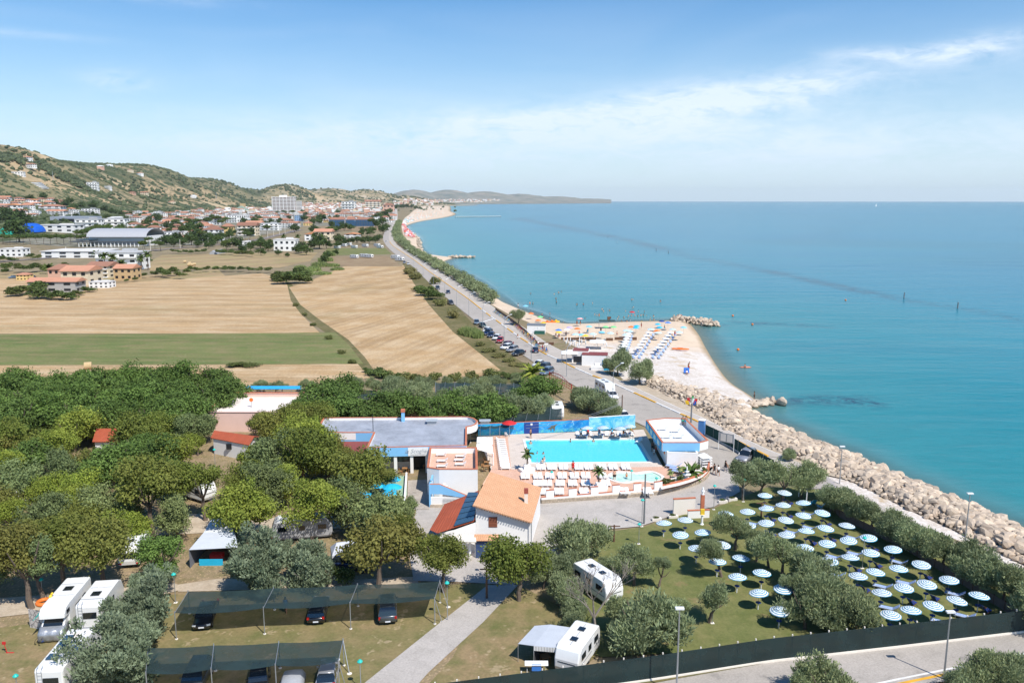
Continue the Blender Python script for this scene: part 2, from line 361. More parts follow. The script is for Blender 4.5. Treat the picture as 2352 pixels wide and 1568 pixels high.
# sea
def sea():
    az=np.radians(np.linspace(-12,52,260)); rr=np.exp(np.linspace(math.log(45),math.log(27000),290))
    A,Rr=np.meshgrid(az,rr); X=Rr*np.sin(A); Y=Rr*np.cos(A); P=np.stack([X.ravel(),Y.ravel()],1)
    def segd(P,pts):
        d=np.full(len(P),1e9); s=np.zeros(len(P))
        for a,c in zip(pts[:-1],pts[1:]):
            a=np.array(a[:2]); c=np.array(c[:2]); e=c-a; t=np.clip(((P-a)@e)/(e@e),0,1); q=a+t[:,None]*e
            dd=np.hypot(*(P-q).T); cr=e[0]*(P[:,1]-a[1])-e[1]*(P[:,0]-a[0])
            k=dd<d; d[k]=dd[k]; s[k]=np.sign(cr[k])
        return d,s
    d,s=segd(P,[Vector(p) for p in smooth_pts(wat[1:],3)])
    dep=d*np.where(s>0,1,-1)
    reef=[G(x,y,SEA) for x,y in ((1190,502),(1330,528),(1450,553),(1590,590),(1750,620),(1900,652),(2080,690),(2230,712),(2420,748))]
    rd,_=segd(P,reef)
    reef2=[G(x,y,SEA) for x,y in ((1800,922),(1860,920),(1920,918),(1990,924))]
    rd2,_=segd(P,reef2)
    reef3=[G(x,y,SEA) for x,y in ((1640,745),(1700,742),(1790,743),(1900,748))]
    rd3,_=segd(P,reef3)
    wdt=1.0+.02*np.hypot(P[:,0],P[:,1])
    rf=np.maximum.reduce([1.25*np.exp(-(rd/(wdt*.62))**2),1.6*np.exp(-(rd2/3.6)**2),.95*np.exp(-(rd3/2.6)**2)])
    n,m=A.shape; idx=np.arange(n*m).reshape(n,m)
    Fs=np.stack([idx[:-1,:-1],idx[:-1,1:],idx[1:,1:],idx[1:,:-1]],-1).reshape(-1,4)
    me=bpy.data.meshes.new('sea'); me.from_pydata(np.column_stack([P,np.full(len(P),SEA)]).tolist(),[],Fs[:,::-1].tolist())
    for nm,arr in (('offshore',dep),('reef',rf)):
        at=me.attributes.new(nm,'FLOAT','POINT'); at.data.foreach_set('value',arr.astype(np.float32))
    mt=newmat('sea_water'); q=NB(mt); p=pos(q)
    de=q.new('ShaderNodeAttribute',attribute_name='offshore').outputs['Fac']; ra=q.new('ShaderNodeAttribute',attribute_name='reef').outputs['Fac']
    nz=q.noise(p,.02,4,.6,.5); de=q.m('ADD',de,q.m('MULTIPLY',q.m('SUBTRACT',nz,.5),10.))
    cr=q.new('ShaderNodeValToRGB'); e=cr.color_ramp; e.elements[0].position=0; e.elements[0].color=(.17,.22,.19,1); e.elements[1].position=1; e.elements[1].color=(.006,.155,.24,1)
    for pp,cc in ((.015,(.09,.20,.20,1)),(.045,(.03,.20,.215,1)),(.2,(.008,.18,.215,1)),(.5,(.006,.170,.235,1))):
        x=e.elements.new(pp); x.color=cc
    q.l.new(q.rng(de,0,260),cr.inputs[0])
    col=cr.outputs[0]
    st=q.new('ShaderNodeMapping',i_Vector=p,i_Rotation=(0,0,R(-14)),i_Scale=(.0016,.012,1)).outputs[0]
    band=q.noise(st,1.,4,.6,.6)
    col=q.mix(q.rng(band,.45,.7,0,.55),col,c4((.02,.20,.24)))
    col=q.mix(q.rng(q.noise(p,.004,3,.5,.8),.5,.62,0,.35),col,c4((.003,.10,.155)))
    rfn=q.m('MULTIPLY',q.m('MULTIPLY',ra,1.1),q.m('MULTIPLY',q.rng(q.noise(p,.30,5,.7,.6),.38,.6),q.rng(q.noise(p,.012,3,.6,.5),.38,.54,.4,1.)))
    col=q.mix(q.m('MINIMUM',q.m('MULTIPLY',rfn,.9),.9),col,c4((.012,.055,.085)))
    # wind ripples, scaled up with distance so that they hold as far as the eye sees them
    rp=q.new('ShaderNodeMapping',i_Vector=p,i_Rotation=(0,0,R(-12)),i_Scale=(.45,1.5,1)).outputs[0]
    r1=q.noise(rp,1.0,3,.6,.3); r2=q.noise(rp,.22,3,.55,.3); r3=q.noise(rp,.04,3,.5,.3)
    hgt=q.m('ADD',q.m('MULTIPLY',r1,.22),q.m('ADD',q.m('MULTIPLY',r2,.55),q.m('MULTIPLY',r3,1.6)))
    col=q.new('ShaderNodeHueSaturation',i_Color=col,i_Value=q.rng(q.m('ADD',q.m('MULTIPLY',r1,.5),q.m('MULTIPLY',r2,.5)),.35,.65,.93,1.07)).outputs[0]
    pr=q.new('ShaderNodeBsdfPrincipled',i_Base_Color=col,i_Roughness=.22,i_IOR=1.33); pr.inputs['Specular IOR Level'].default_value=.16
    bn=q.new('ShaderNodeBump',i_Strength=.55,i_Distance=.35,i_Height=hgt); q.l.new(bn.outputs[0],pr.inputs['Normal'])
    tr=q.new('ShaderNodeBsdfTransparent',i_Color=(.80,.90,.88,1)); ms=q.new('ShaderNodeMixShader',i_0=q.rng(de,-3,7,.3,1.),i_1=tr.outputs[0],i_2=pr.outputs[0])
    o=q.new('ShaderNodeOutputMaterial'); q.l.new(ms.outputs[0],o.inputs[0]); me.materials.append(mt)
    ob=link('sea',me); ob['kind']='structure'
sea()
# ---- hills
def sstep(x,a,b):
    t=np.clip((x-a)/(b-a),0,1); return t*t*(3-2*t)
def fbm(x,y,s,o=0.):
    return noise.fractal(Vector((x/s+o,y/s-o,o)),.7,2.1,5)
def hillh(x,y):
    """height of the land in metres at x, y (arrays)"""
    u=-.989*x-.147*y; v=-.147*x+.989*y
    crest=np.interp(v,[0,1500,2050,2800,3300,3700,4300,5100,5900,6600,8000,14000],[175,180,190,172,178,186,165,150,122,95,60,40])
    base=sstep(u,470,1010)**1.25*crest
    back=1-.45*sstep(u,1100,2200)
    h=base*back
    # spurs and valleys running to the sea
    w1=np.sin(v/210.+1.3*np.sin(u/400.))*.5+.5; w2=np.sin(v/95.+u/300.+2.)*.5+.5
    k=sstep(u,560,800)*(1-sstep(u,960,1120)*.8)
    h=h-k*(w1*24+w2*7)*np.clip(crest/150,0,1)
    def bump(cx,cy,rx,ry,hh,ang=0):
        c,s=math.cos(ang),math.sin(ang); dx=x-cx; dy=y-cy; a=(dx*c+dy*s)/rx; b_=(-dx*s+dy*c)/ry
        return hh*np.exp(-(a*a+b_*b_))
    h=np.maximum(h,bump(-1390,5000,210,560,138)); h=np.maximum(h,bump(-1190,5400,280,500,96))
    h=np.maximum(h,bump(-1560,6900,420,500,142)); h=np.maximum(h,bump(-1180,6600,330,500,125)); h=np.maximum(h,bump(-900,6800,260,450,75))
    for cx,cy,rx,hh in ((-1330,11000,420,180),(-900,11500,520,185),(-420,12000,600,170),(100,12800,650,138),(700,13500,700,105),(1400,15000,800,72)): h=np.maximum(h,bump(cx,cy,rx,1100,hh))
    # left town terrace
    h=h+sstep(u,330,560)*(1-sstep(u,700,900))*10*sstep(-x,150,400)*(1-sstep(v,1500,2600))
    return h
def hill_z(x,y):
    return float(hillh(np.array([x]),np.array([y]))[0])
def hills():
    az=np.radians(np.linspace(-47,7,520)); rr=np.exp(np.linspace(math.log(520),math.log(17000),250))
    A,Rr=np.meshgrid(az,rr); X=Rr*np.sin(A); Y=Rr*np.cos(A)
    H=hillh(X,Y)
    nz=np.array([fbm(a,b,260.) for a,b in zip(X.ravel(),Y.ravel())]).reshape(X.shape)
    H=H+nz*np.clip(H/60,0,1)*7-1.2
    n,m=A.shape; idx=np.arange(n*m).reshape(n,m); Fs=np.stack([idx[:-1,:-1],idx[:-1,1:],idx[1:,1:],idx[1:,:-1]],-1).reshape(-1,4)
    keep=(H.ravel()[Fs].max(1)>-.9); Fs=Fs[keep]
    me=bpy.data.meshes.new('hills'); me.from_pydata(np.column_stack([X.ravel(),Y.ravel(),H.ravel()]).tolist(),[],Fs[:,::-1].tolist())
    me.polygons.foreach_set('use_smooth',[True]*len(me.polygons))
    mt=newmat('hillside'); q=NB(mt); p=pos(q)
    mp=q.new('ShaderNodeMapping',i_Vector=p,i_Rotation=(0,0,R(8)),i_Scale=(1,.55,1)).outputs[0]
    vo=q.new('ShaderNodeTexVoronoi',i_Vector=q.mix(.12,mp,q.new('ShaderNodeTexNoise',i_Vector=mp,i_Scale=.004).outputs[1],'ADD'),i_Scale=.0062)
    fv=q.new('ShaderNodeSeparateXYZ',i_0=vo.outputs['Color']).outputs
    big=q.noise(mp,.0028,4,.6,.6)
    # each plot is stubble, fallow, olive grove or scrub
    cr=q.new('ShaderNodeValToRGB'); cr.color_ramp.interpolation='CONSTANT'; e=cr.color_ramp.elements
    e[0].position=0; e[0].color=(.40,.29,.165,1); e[1].position=.22; e[1].color=(.20,.17,.085,1)
    for pp,cc in ((.45,(.15,.14,.07,1)),(.60,(.095,.105,.045,1)),(.72,(.30,.235,.135,1)),(.86,(.46,.35,.21,1))):
        x=e.new(pp); x.color=cc
    q.l.new(fv[0],cr.inputs[0]); col=q.mix(.25,cr.outputs[0],c4((.40,.31,.19)))
    col=q.mix(q.rng(q.noise(p,.012,5,.65),.50,.60),col,c4((.06,.078,.035)))
    col=q.mix(q.rng(big,.53,.64,0,.8),col,c4((.065,.082,.038)))
    dots=q.new('ShaderNodeTexVoronoi',i_Vector=p,i_Scale=.11).outputs['Distance']
    col=q.mix(q.m('MULTIPLY',q.rng(dots,.42,.30),q.rng(fv[1],.35,.4)),col,c4((.035,.05,.02)))
    sp=q.new('ShaderNodeSeparateXYZ',i_0=p)
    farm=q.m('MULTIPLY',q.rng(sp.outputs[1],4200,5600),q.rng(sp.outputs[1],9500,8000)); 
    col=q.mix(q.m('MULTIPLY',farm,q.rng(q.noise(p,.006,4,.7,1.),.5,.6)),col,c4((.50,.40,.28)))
    col=q.mix(q.rng(sp.outputs[1],8500,10500,0,.75),col,q.mix(q.rng(q.noise(p,.006,4,.7),.4,.6),c4((.13,.16,.15)),c4((.30,.28,.25)))); finish(q,mt,col,1,0,.1); me.materials.append(mt)  # far farmland and woods, colour lightened with distance in place of thicker haze
    o=link('hills',me); o['kind']='structure'
hills()
# ---- haze over the whole place
hb=MB(); hb.box(-5000,13800,-5,54500,31000,420); hz=newmat('air'); q=NB(hz)
pv=q.new('ShaderNodeVolumePrincipled',i_Color=(.84,.95,1,1),i_Density=.000025,i_Anisotropy=0.); o_=q.new('ShaderNodeOutputMaterial'); q.l.new(pv.outputs[0],o_.inputs['Volume']); hb.build('haze',hz)['kind']='stuff'
# ---- fields, roads: sheets
Z=[.0]
def field(name,pts,mat,z): return sheet(name,PG(pts),z,mat)
field('stubble_field',[(-700,646),(0,640),(250,652),(420,640),(600,628),(650,640),(660,655),(668,690),(690,720),(735,765),(400,766),(-900,768)],stubble,.05)
field('stubble_field',[(664,660),(700,650),(760,625),(790,612),(930,610),(960,648),(985,695),(1040,745),(1100,800),(1160,852),(1130,864),(870,866),(838,820),(800,780),(735,735),(690,700)],stubble2,.05)
field('stubble_field',[(-900,838),(820,834),(850,868),(720,885),(500,890),(-900,880)],stubble,.05)
field('green_field',[(-1000,769),(400,767),(770,764),(800,790),(835,836),(400,838),(-1000,842)],meadow,.08)
field('stubble_field',[(345,600),(372,586),(560,582),(730,580),(712,600),(640,615),(520,614),(345,622)],stubble3,.05)
field('ploughed_field',[(745,590),(890,588),(925,612),(800,612),(735,606)],brown,.05)
field('grass_plot',[(752,570),(885,570),(900,584),(740,587)],meadow,.05)
field('stubble_field',[(-500,610),(345,632),(500,618),(520,636),(420,642),(250,650),(0,642),(-600,650)],stubble3,.04)
field('stubble_field',[(735,521),(905,519),(880,530),(740,529)],brown,.05)
field('field_verge',[(655,640),(672,655),(735,712),(810,775),(860,830),(880,868),(830,868),(800,800),(735,755),(665,700),(650,655)],verge,.03)
field('field_verge',[(925,605),(960,612),(1010,655),(1060,715),(1110,770),(1180,820),(1230,850),(1260,870),(1160,880),(1090,870),(1150,850),(1040,762),(985,700),(950,650)],verge,.06)
field('camp_ground',[(-1200,905),(0,930),(560,910),(1150,885),(1300,880),(1420,925),(1480,965),(1240,1050),(1240,1150),(1250,1568),(1300,1800),(-1400,1800)],leafl,.03)
# main coast road
RL=[(903.5,480),(898,500),(886,526),(880,545),(884,560),(905,582),(945,610),(982,646),(1022,681),(1052,706),(1087,734),(1117,761),(1162,791),(1200,815),(1225,832),(1257,854),(1312,882),(1360,912),(1420,950),(1500,990),(1600,1050),(1700,1110)]
RY=[(907.5,480),(907,500),(898,526),(893,545),(897,558),(908,569),(949,596),(986,624),(1024,651),(1074,686),(1112,716),(1150,744),(1187,771),(1217,791),(1247,811),(1287,829),(1320,846),(1362,864),(1395,876),(1438,895),(1476,912),(1526,935),(1566,953),(1600,968),(1640,988),(1700,1018),(1765,1050)]
rl=smooth_pts(PG(RL),4); ry=smooth_pts(PG(RY),4)
sheet('coast_road',rl+ry[::-1],.10,asph)
# promenade between yellow kerb and white line
RW=[(912,480),(913,500),(906,526),(903,545),(908,558),(920,569),(958,592),(996,617),(1036,641),(1088,675),(1128,703),(1160,727),(1215,762),(1260,792),(1300,812),(1340,832),(1380,853),(1421,875),(1460,893),(1501,912),(1540,930),(1561,940),(1601,956),(1640,975),(1700,1005),(1763,1035),(1823,1057)]
rw=smooth_pts(PG(RW),4)
sheet('promenade',ry+rw[::-1],.17,pave)
sheet('sea_path',PG([(1700,1018),(1763,1035),(1823,1056),(1880,1085),(1960,1130),(2060,1180),(2160,1230),(2352,1330),(2600,1470),(2560,1500),(2352,1380),(2200,1290),(2050,1205),(1930,1140),(1860,1115),(1765,1080)]),.10,pave)
# campground drive
sheet('drive',PG([(1590,1040),(1690,1095),(1700,1130),(1640,1165),(1560,1180),(1470,1210),(1400,1216),(1330,1225),(1290,1250),(1250,1290),(1180,1345),(1060,1338),(950,1335),(940,1270),(960,1150),(1240,1155),(1300,1140),(1500,1120),(1580,1090)]),.10,asph2)
sheet('camp_road',PG([(1120,1345),(1190,1345),(1110,1430),(985,1545),(900,1640),(760,1640),(840,1568),(1000,1440)]),.10,asph2)
sheet('camp_road',PG([(400,1345),(500,1330),(760,1335),(960,1325),(960,1352),(700,1352),(410,1360)]),.08,dirtm)
sheet('camp_road',PG([(-200,1390),(130,1365),(400,1340),(430,1352),(300,1385),(-200,1440)]),.08,dirtm)
sheet('camp_road',PG([(290,1200),(420,1180),(640,1190),(790,1180),(960,1185),(960,1215),(640,1215),(290,1235)]),.08,dirtm)
sheet('cobbled_walk',PG([(937,1105),(985,1103),(988,1160),(985,1172),(935,1172)]),.14,pebble)
sheet('access_road',PG([(1180,1640),(1500,1568),(1700,1530),(1900,1505),(2352,1435),(2700,1385),(2800,1480),(2352,1545),(2100,1575),(1900,1620),(1500,1700)]),.10,asph)
sheet('town_ground',PG([(-400,560),(0,556),(200,570),(330,572),(520,556),(700,520),(890,515),(903,480),(880,474),(500,474),(200,486),(-400,500)]),.02,ground_mat('town_earth',[(.13,.13,.07),(.20,.18,.13),(.30,.28,.25)],.006,.03,.3))
sheet('lawn',PG([(1400,1222),(1480,1210),(1560,1185),(1640,1168),(1760,1120),(1900,1120),(1990,1180),(2120,1250),(2290,1345),(2352,1395),(2352,1405),(1900,1470),(1560,1500),(1380,1510),(1300,1460),(1320,1330),(1360,1260)]),.07,lawnm)
sheet('dry_lawn',PG([(1110,1380),(1200,1350),(1300,1400),(1380,1500),(1330,1540),(1000,1600),(960,1600),(1040,1510)]),.06,dryl)
sheet('dry_lawn',PG([(400,1365),(1130,1340),(1120,1360),(1000,1450),(880,1540),(820,1620),(-200,1700),(-300,1480),(100,1430)]),.06,dryl)
sheet('verge_strip',PG([(1300,1568),(1560,1525),(1800,1490),(2352,1418),(2352,1432),(1900,1500),(1560,1560),(1300,1610)]),.12,verge)
sheet('sandy_verge',PG([(1421,876),(1561,941),(1640,976),(1763,1036),(1823,1058),(1900,1092),(1960,1105),(1880,1055),(1780,1010),(1700,985),(1600,935),(1490,890),(1450,868)]),.09,dirtm)
# painted lines and kerb stones
def ribbon(mb,pts,w,z,off=0):
    n=len(pts); P=[]
    for i,p in enumerate(pts):
        d=(pts[min(i+1,n-1)]-pts[max(i-1,0)]); d.z=0; d.normalize(); nn=Vector((-d.y,d.x,0))
        P.append((p.x+nn.x*(off+w/2),p.y+nn.y*(off+w/2),z)); P.append((p.x+nn.x*(off-w/2),p.y+nn.y*(off-w/2),z))
    mb.add(P,[(2*i+1,2*i+3,2*i+2,2*i) for i in range(n-1)])
yel=M('yellow_paint',(.72,.38,.04),.6,var=.25,scale=.8); whp=M('white_paint',(.72,.70,.66),.6,var=.2,scale=.8)
mb=MB(); ribbon(mb,rw,.16,.185,.12); ob=mb.build('white_line',whp); ob['kind']='structure'
def resample(pts,step):
    out=[pts[0]]; acc=0
    for a,c in zip(pts[:-1],pts[1:]):
        Ls=(c-a).length
        while acc+Ls>=step:
            t=(step-acc)/Ls; a=a+(c-a)*t; out.append(a); Ls=(c-a).length; acc=0
        acc+=Ls
    return out
kp=resample(ry[::-1],3.0)
kerbs=thing('kerb','raised kerb of yellow and grey stones between the coast road and the promenade','kerb',kp[0])
kerb_me=MB().box(0,0,0,2.86,.5,.16,tx=.99,ty=.8).mesh('kerb_stone',yel); kerb_mw=MB().box(0,0,0,2.86,.5,.16,tx=.99,ty=.8).mesh('kerb_stone',whp)
for i in range(min(230,len(kp)-1)):
    a,c=kp[i],kp[i+1]; mid=(a+c)/2; 
    link('kerb_stone',kerb_me if (i//3)%2==0 or i>60 else kerb_mw,kerbs,(mid.x-kp[0].x,mid.y-kp[0].y,.10+random.uniform(-.01,.02)),math.atan2((c-a).y,(c-a).x))
mb=MB(); ribbon(mb,PG([(1880,1600),(2060,1562),(2352,1503),(2600,1455)]),.22,.13); mb.build('white_line',whp)['kind']='structure'
mb=MB(); ribbon(mb,PG([(1880,1612),(2060,1573),(2352,1513),(2600,1465)]),.30,.13); mb.build('yellow_line',yel)['kind']='structure'
# zebra crossing
mb=MB()
for i in range(7):
    a=G(1098+i*7.5,737-i*2.2+6); mb.box(a.x,a.y,.115,.5,3.2,.004,R(-38))
mb.build('zebra_crossing',whp)['kind']='structure'
# ============================================================ PLANTS
def leafmat(name,c1,c2,c3=None,trans=.25,rnd=.18,rough=.75):
    m=newmat(name); b=NB(m)
    at=b.new('ShaderNodeAttribute',attribute_name='tone').outputs['Fac']; oi=b.new('ShaderNodeObjectInfo').outputs['Random']
    col=b.mix(b.rng(at,0,1),c4(c1),c4(c2))
    if c3: col=b.mix(b.rng(oi,.3,.9,0,.8),col,b.mix(.55,col,c4(c3)))
    v=b.m('MULTIPLY',b.rng(b.m('FRACT',b.m('MULTIPLY',oi,7.31)),0,1,1-rnd,1+rnd),b.rng(b.noise(objc(b),2.2,3),.3,.7,.8,1.2))
    col=b.new('ShaderNodeHueSaturation',i_Color=col,i_Value=v).outputs[0]
    p=b.new('ShaderNodeBsdfPrincipled',i_Base_Color=col,i_Roughness=rough); p.inputs['Specular IOR Level'].default_value=.22
    t=b.new('ShaderNodeBsdfTranslucent',i_Color=col); mx=b.new('ShaderNodeMixShader',i_0=trans,i_1=p.outputs[0],i_2=t.outputs[0])
    o=b.new('ShaderNodeOutputMaterial'); b.l.new(mx.outputs[0],o.inputs[0]); MATS[name]=m; return m
LM={'t':leafmat('tamarisk_leaf',(0.156,0.195,0.086),(0.335,0.390,0.211),(0.312,0.343,0.156)),
 'e':leafmat('elm_leaf',(0.098,0.140,0.024),(0.232,0.262,0.055),(0.293,0.220,0.073),trans=.3),
 'y':leafmat('robinia_leaf',(0.134,0.201,0.026),(0.349,0.389,0.067),(0.295,0.322,0.067),trans=.3),
 'm':leafmat('mulberry_leaf',(0.067,0.122,0.027),(0.165,0.250,0.055),(0.122,0.183,0.049),trans=.25),
 'g':leafmat('grey_elm_leaf',(0.116,0.164,0.062),(0.232,0.287,0.116),(0.218,0.232,0.082)),
 'c':leafmat('juniper_leaf',(0.137,0.185,0.102),(0.287,0.342,0.212),(0.232,0.273,0.164)),
 'p':leafmat('pine_needles',(0.043,0.079,0.022),(0.122,0.171,0.037),(0.110,0.134,0.024)),
 'd':leafmat('oak_leaf',(0.037,0.073,0.022),(0.091,0.134,0.037),(0.085,0.122,0.030)),
 'r':leafmat('reed_leaf',(0.159,0.220,0.061),(0.329,0.390,0.146),(0.244,0.305,0.098)),
 'h':leafmat('bush_leaf',(0.055,0.098,0.024),(0.146,0.189,0.055),(0.159,0.159,0.049)),
 'b':leafmat('bramble_leaf',(0.085,0.116,0.030),(0.207,0.220,0.073),(0.317,0.244,0.110))}
bark=M('bark',(.17,.13,.10),.95,var=.4,scale=3,bump=.6); barkg=M('grey_bark',(.27,.23,.19),.95,var=.35,scale=3,bump=.6)
def crown_mesh(name,mat,seed,nclump,nleaf,leaf,rx=1.,rz=.8,shape='round',clr=.30,droop=0.,squash=.7,spray=0.):
    """unit crown: clumps of leaf-sized faces through the volume; tone attribute is each clump's own leaf colour"""
    rs=np.random.RandomState(seed); cl=[]; lobes=[]
    for i in range(9):
        v=rs.normal(size=3); v/=np.linalg.norm(v); lobes.append((v*rs.uniform(.40,.74)*(0 if i==0 else 1),rs.uniform(.24,.46) if i else .52,rs.rand()))
    while len(cl)<nclump:
        lc,lr,lt=lobes[rs.randint(9)]; v=rs.normal(size=3); v/=np.linalg.norm(v); v=lc+v*lr*rs.uniform(.3,1)**.5; r=(1-clr*.30)
        if np.linalg.norm(v)>1.1: continue
        if shape=='dome' and v[2]<-.35: continue
        if shape=='flat': v[2]=abs(v[2])*.9 if rs.rand()<.7 else v[2]*.35
        lump=1
        p=v*r*lump; p[2]*=rz; p[0]*=rx; p[1]*=rx; cl.append((p,clr*rs.uniform(.55,1.3),.6*rs.rand()+.4*lt))
    V=[];T=[]
    for (p,cr_,tn) in cl:
        n=nleaf; d=rs.normal(size=(n,3)); d/=np.linalg.norm(d,axis=1)[:,None]; rr=rs.uniform(.2,1,size=(n,1))**.5*cr_
        q=p+d*rr*np.array([1,1,squash])
        if droop: q[:,2]-=droop*rs.uniform(0,1,n)**2*cr_*2
        q[:,2]=np.maximum(q[:,2],-rz*1.02)
        nrm=d*.9+rs.normal(size=(n,3))*.75+np.array([0,0,.35]); nrm/=np.linalg.norm(nrm,axis=1)[:,None]
        a=np.cross(nrm,rs.normal(size=(n,3))); a/=np.linalg.norm(a,axis=1)[:,None]; b_=np.cross(nrm,a)
        s=leaf*rs.uniform(.55,1.3,size=(n,1)); w_=s*.62
        if spray:
            a=d*.7+np.array([0,0,.75])+rs.normal(size=(n,3))*.4; a/=np.linalg.norm(a,axis=1)[:,None]; b_=np.cross(a,rs.normal(size=(n,3))); b_/=np.linalg.norm(b_,axis=1)[:,None]; s=s*1.35; w_=s*spray
        quad=np.stack([q-a*s,q-b_*w_,q+a*s,q+b_*w_],1)
        V.append(quad.reshape(-1,3)); t=np.clip(tn*.65+rs.uniform(0,.45,n),0,1); T.append(np.repeat(t,4))
    V=np.concatenate(V); T=np.concatenate(T); nq=len(V)//4
    me=bpy.data.meshes.new(name); me.vertices.add(len(V)); me.vertices.foreach_set('co',V.astype(np.float32).ravel())
    me.loops.add(len(V)); me.loops.foreach_set('vertex_index',np.arange(len(V),dtype=np.int32)); me.polygons.add(nq)
    me.polygons.foreach_set('loop_start',np.arange(0,len(V),4,dtype=np.int32)); me.materials.append(mat)
    at=me.attributes.new('tone','FLOAT','POINT'); at.data.foreach_set('value',T.astype(np.float32)); me.update(calc_edges=True); me.validate()
    return me
def trunk_mesh(name,mat,seed,h,top,r,spread,lean=.0,multi=1):
    """tapering trunk to height h with limbs reaching up to height top"""
    rs=random.Random(seed); b=MB()
    for k in range(multi):
        an=rs.uniform(0,6.28); bx=math.cos(an)*.25*(multi>1); by=math.sin(an)*.25*(multi>1)
        lx=math.cos(an)*lean*h+bx*3; ly=math.sin(an)*lean*h+by*3
        pts=[Vector((bx,by,-.1))]+[Vector((bx+lx*t*t+rs.uniform(-.05,.05)*h*.4,by+ly*t*t+rs.uniform(-.05,.05)*h*.4,h*t)) for t in (.35,.7,1)]
        rr=r*(1 if multi==1 else .7); b.tube(pts,[rr*1.25,rr,rr*.85,rr*.7],7)
        for j in range(5):
            a=an+j*1.3+rs.uniform(-.4,.4); e=Vector((pts[-1].x+math.cos(a)*spread*rs.uniform(.4,.75),pts[-1].y+math.sin(a)*spread*rs.uniform(.4,.75),h+(top-h)*rs.uniform(.45,.85)))
            mid=(pts[-1]+e)/2+Vector((0,0,-.1*(top-h))); b.tube([pts[-1],mid,e],[rr*.6,rr*.4,rr*.15],5)
    return b.mesh(name,mat)
CR={}
def variants():
    S=[('t',4,dict(nclump=115,nleaf=115,leaf=.040,rz=.78,shape='dome',clr=.25,squash=1.1,spray=.30)),
       ('e',4,dict(nclump=95,nleaf=125,leaf=.037,rz=.78,shape='dome',clr=.30,droop=.15)),
       ('y',3,dict(nclump=95,nleaf=125,leaf=.037,rz=.80,shape='dome',clr=.30,droop=.1)),
       ('m',4,dict(nclump=80,nleaf=110,leaf=.046,rz=.82,shape='round',clr=.36)),
       ('g',3,dict(nclump=95,nleaf=120,leaf=.036,rz=.85,shape='dome',clr=.28,droop=.3)),
       ('c',3,dict(nclump=130,nleaf=110,leaf=.034,rz=.95,shape='round',clr=.22,spray=.42)),
       ('p',2,dict(nclump=36,nleaf=26,leaf=.09,rz=.40,shape='flat',clr=.30)),
       ('d',3,dict(nclump=36,nleaf=26,leaf=.10,rz=.85,shape='round',clr=.34)),
       ('h',3,dict(nclump=40,nleaf=40,leaf=.085,rz=.70,shape='dome',clr=.36)),
       ('b',2,dict(nclump=40,nleaf=40,leaf=.08,rz=.40,shape='dome',clr=.34)),
       ('s',3,dict(nclump=34,nleaf=34,leaf=.085,rz=.80,shape='round',clr=.34))]  # s: far tamarisk
    for k,n,kw in S:
        CR[k]=[crown_mesh('crown_'+LM['t' if k=='s' else k].name,LM['t' if k=='s' else k],11+i*7+ord(k),**kw) for i in range(n)]
variants()
TR={'t':[trunk_mesh('trunk_a',bark,i,.38,1.0,.035,.45,.2,1) for i in range(4)],
    'e':[trunk_mesh('trunk_b',bark,i+20,.42,1.0,.032,.5,.12) for i in range(4)],
    'c':[trunk_mesh('trunk_c',barkg,i+40,.2,.9,.03,.5,.1) for i in range(2)],
    'p':[trunk_mesh('trunk_d',bark,i+60,.72,1.0,.022,.55,.1) for i in range(3)]}
TREES=[]
NAMES={'t':'tamarisk_tree','s':'tamarisk_tree','e':'elm_tree','y':'robinia_tree','m':'mulberry_tree','g':'elm_tree','c':'juniper_tree','p':'pine_tree','d':'oak_tree','h':'shrub','b':'bramble_bush'}
KD={'t':'grey-green feathery tamarisk','s':'grey-green rounded tamarisk','e':'olive-brown leafy elm','y':'yellow-green leafy robinia','m':'dark green broad-leaved mulberry','g':'grey-green drooping elm','c':'blue-green dense juniper','p':'flat-topped umbrella pine','d':'dark green rounded oak','h':'dark green leafy shrub','b':'dull green bramble bush'}
def plant(kind,base,rx,zc,rz,top=None,group=None,desc='',thick=1.,tkind=None,cat='tree'):
    """base: point on the ground; crown ellipsoid of radius rx,rz centred zc above it"""
    rs=random.Random(int(base.x*37+base.y*91)); V=CR[kind]
    o=thing(NAMES[kind],'',cat,base,0,group); o['desc']=desc
    h=zc+rz
    if kind not in 'hb':
        tk=tkind or {'t':'t','s':'e','m':'e','y':'e','g':'e','e':'e','c':'c','p':'p','d':'e'}[kind]
        tm=rs.choice(TR[tk]); t=link('trunk',tm,o); hs=h*.92; t.scale=(max(h,rx)*thick,max(h,rx)*thick,hs); t.rotation_euler=(0,0,rs.uniform(0,6.28))
    c=link('crown' if kind not in 'hb' else 'foliage',rs.choice(V),o,(0,0,zc),rs.uniform(0,6.28)); g_=1.42 if kind in 'eygm' else 1.30; c.scale=(rx*g_,rx*g_*rs.uniform(.92,1.08),rz*(1.5 if kind in 'eyg' else 1.2)/{'p':.4,'b':.4}.get(kind,.8))
    TREES.append(o); return o
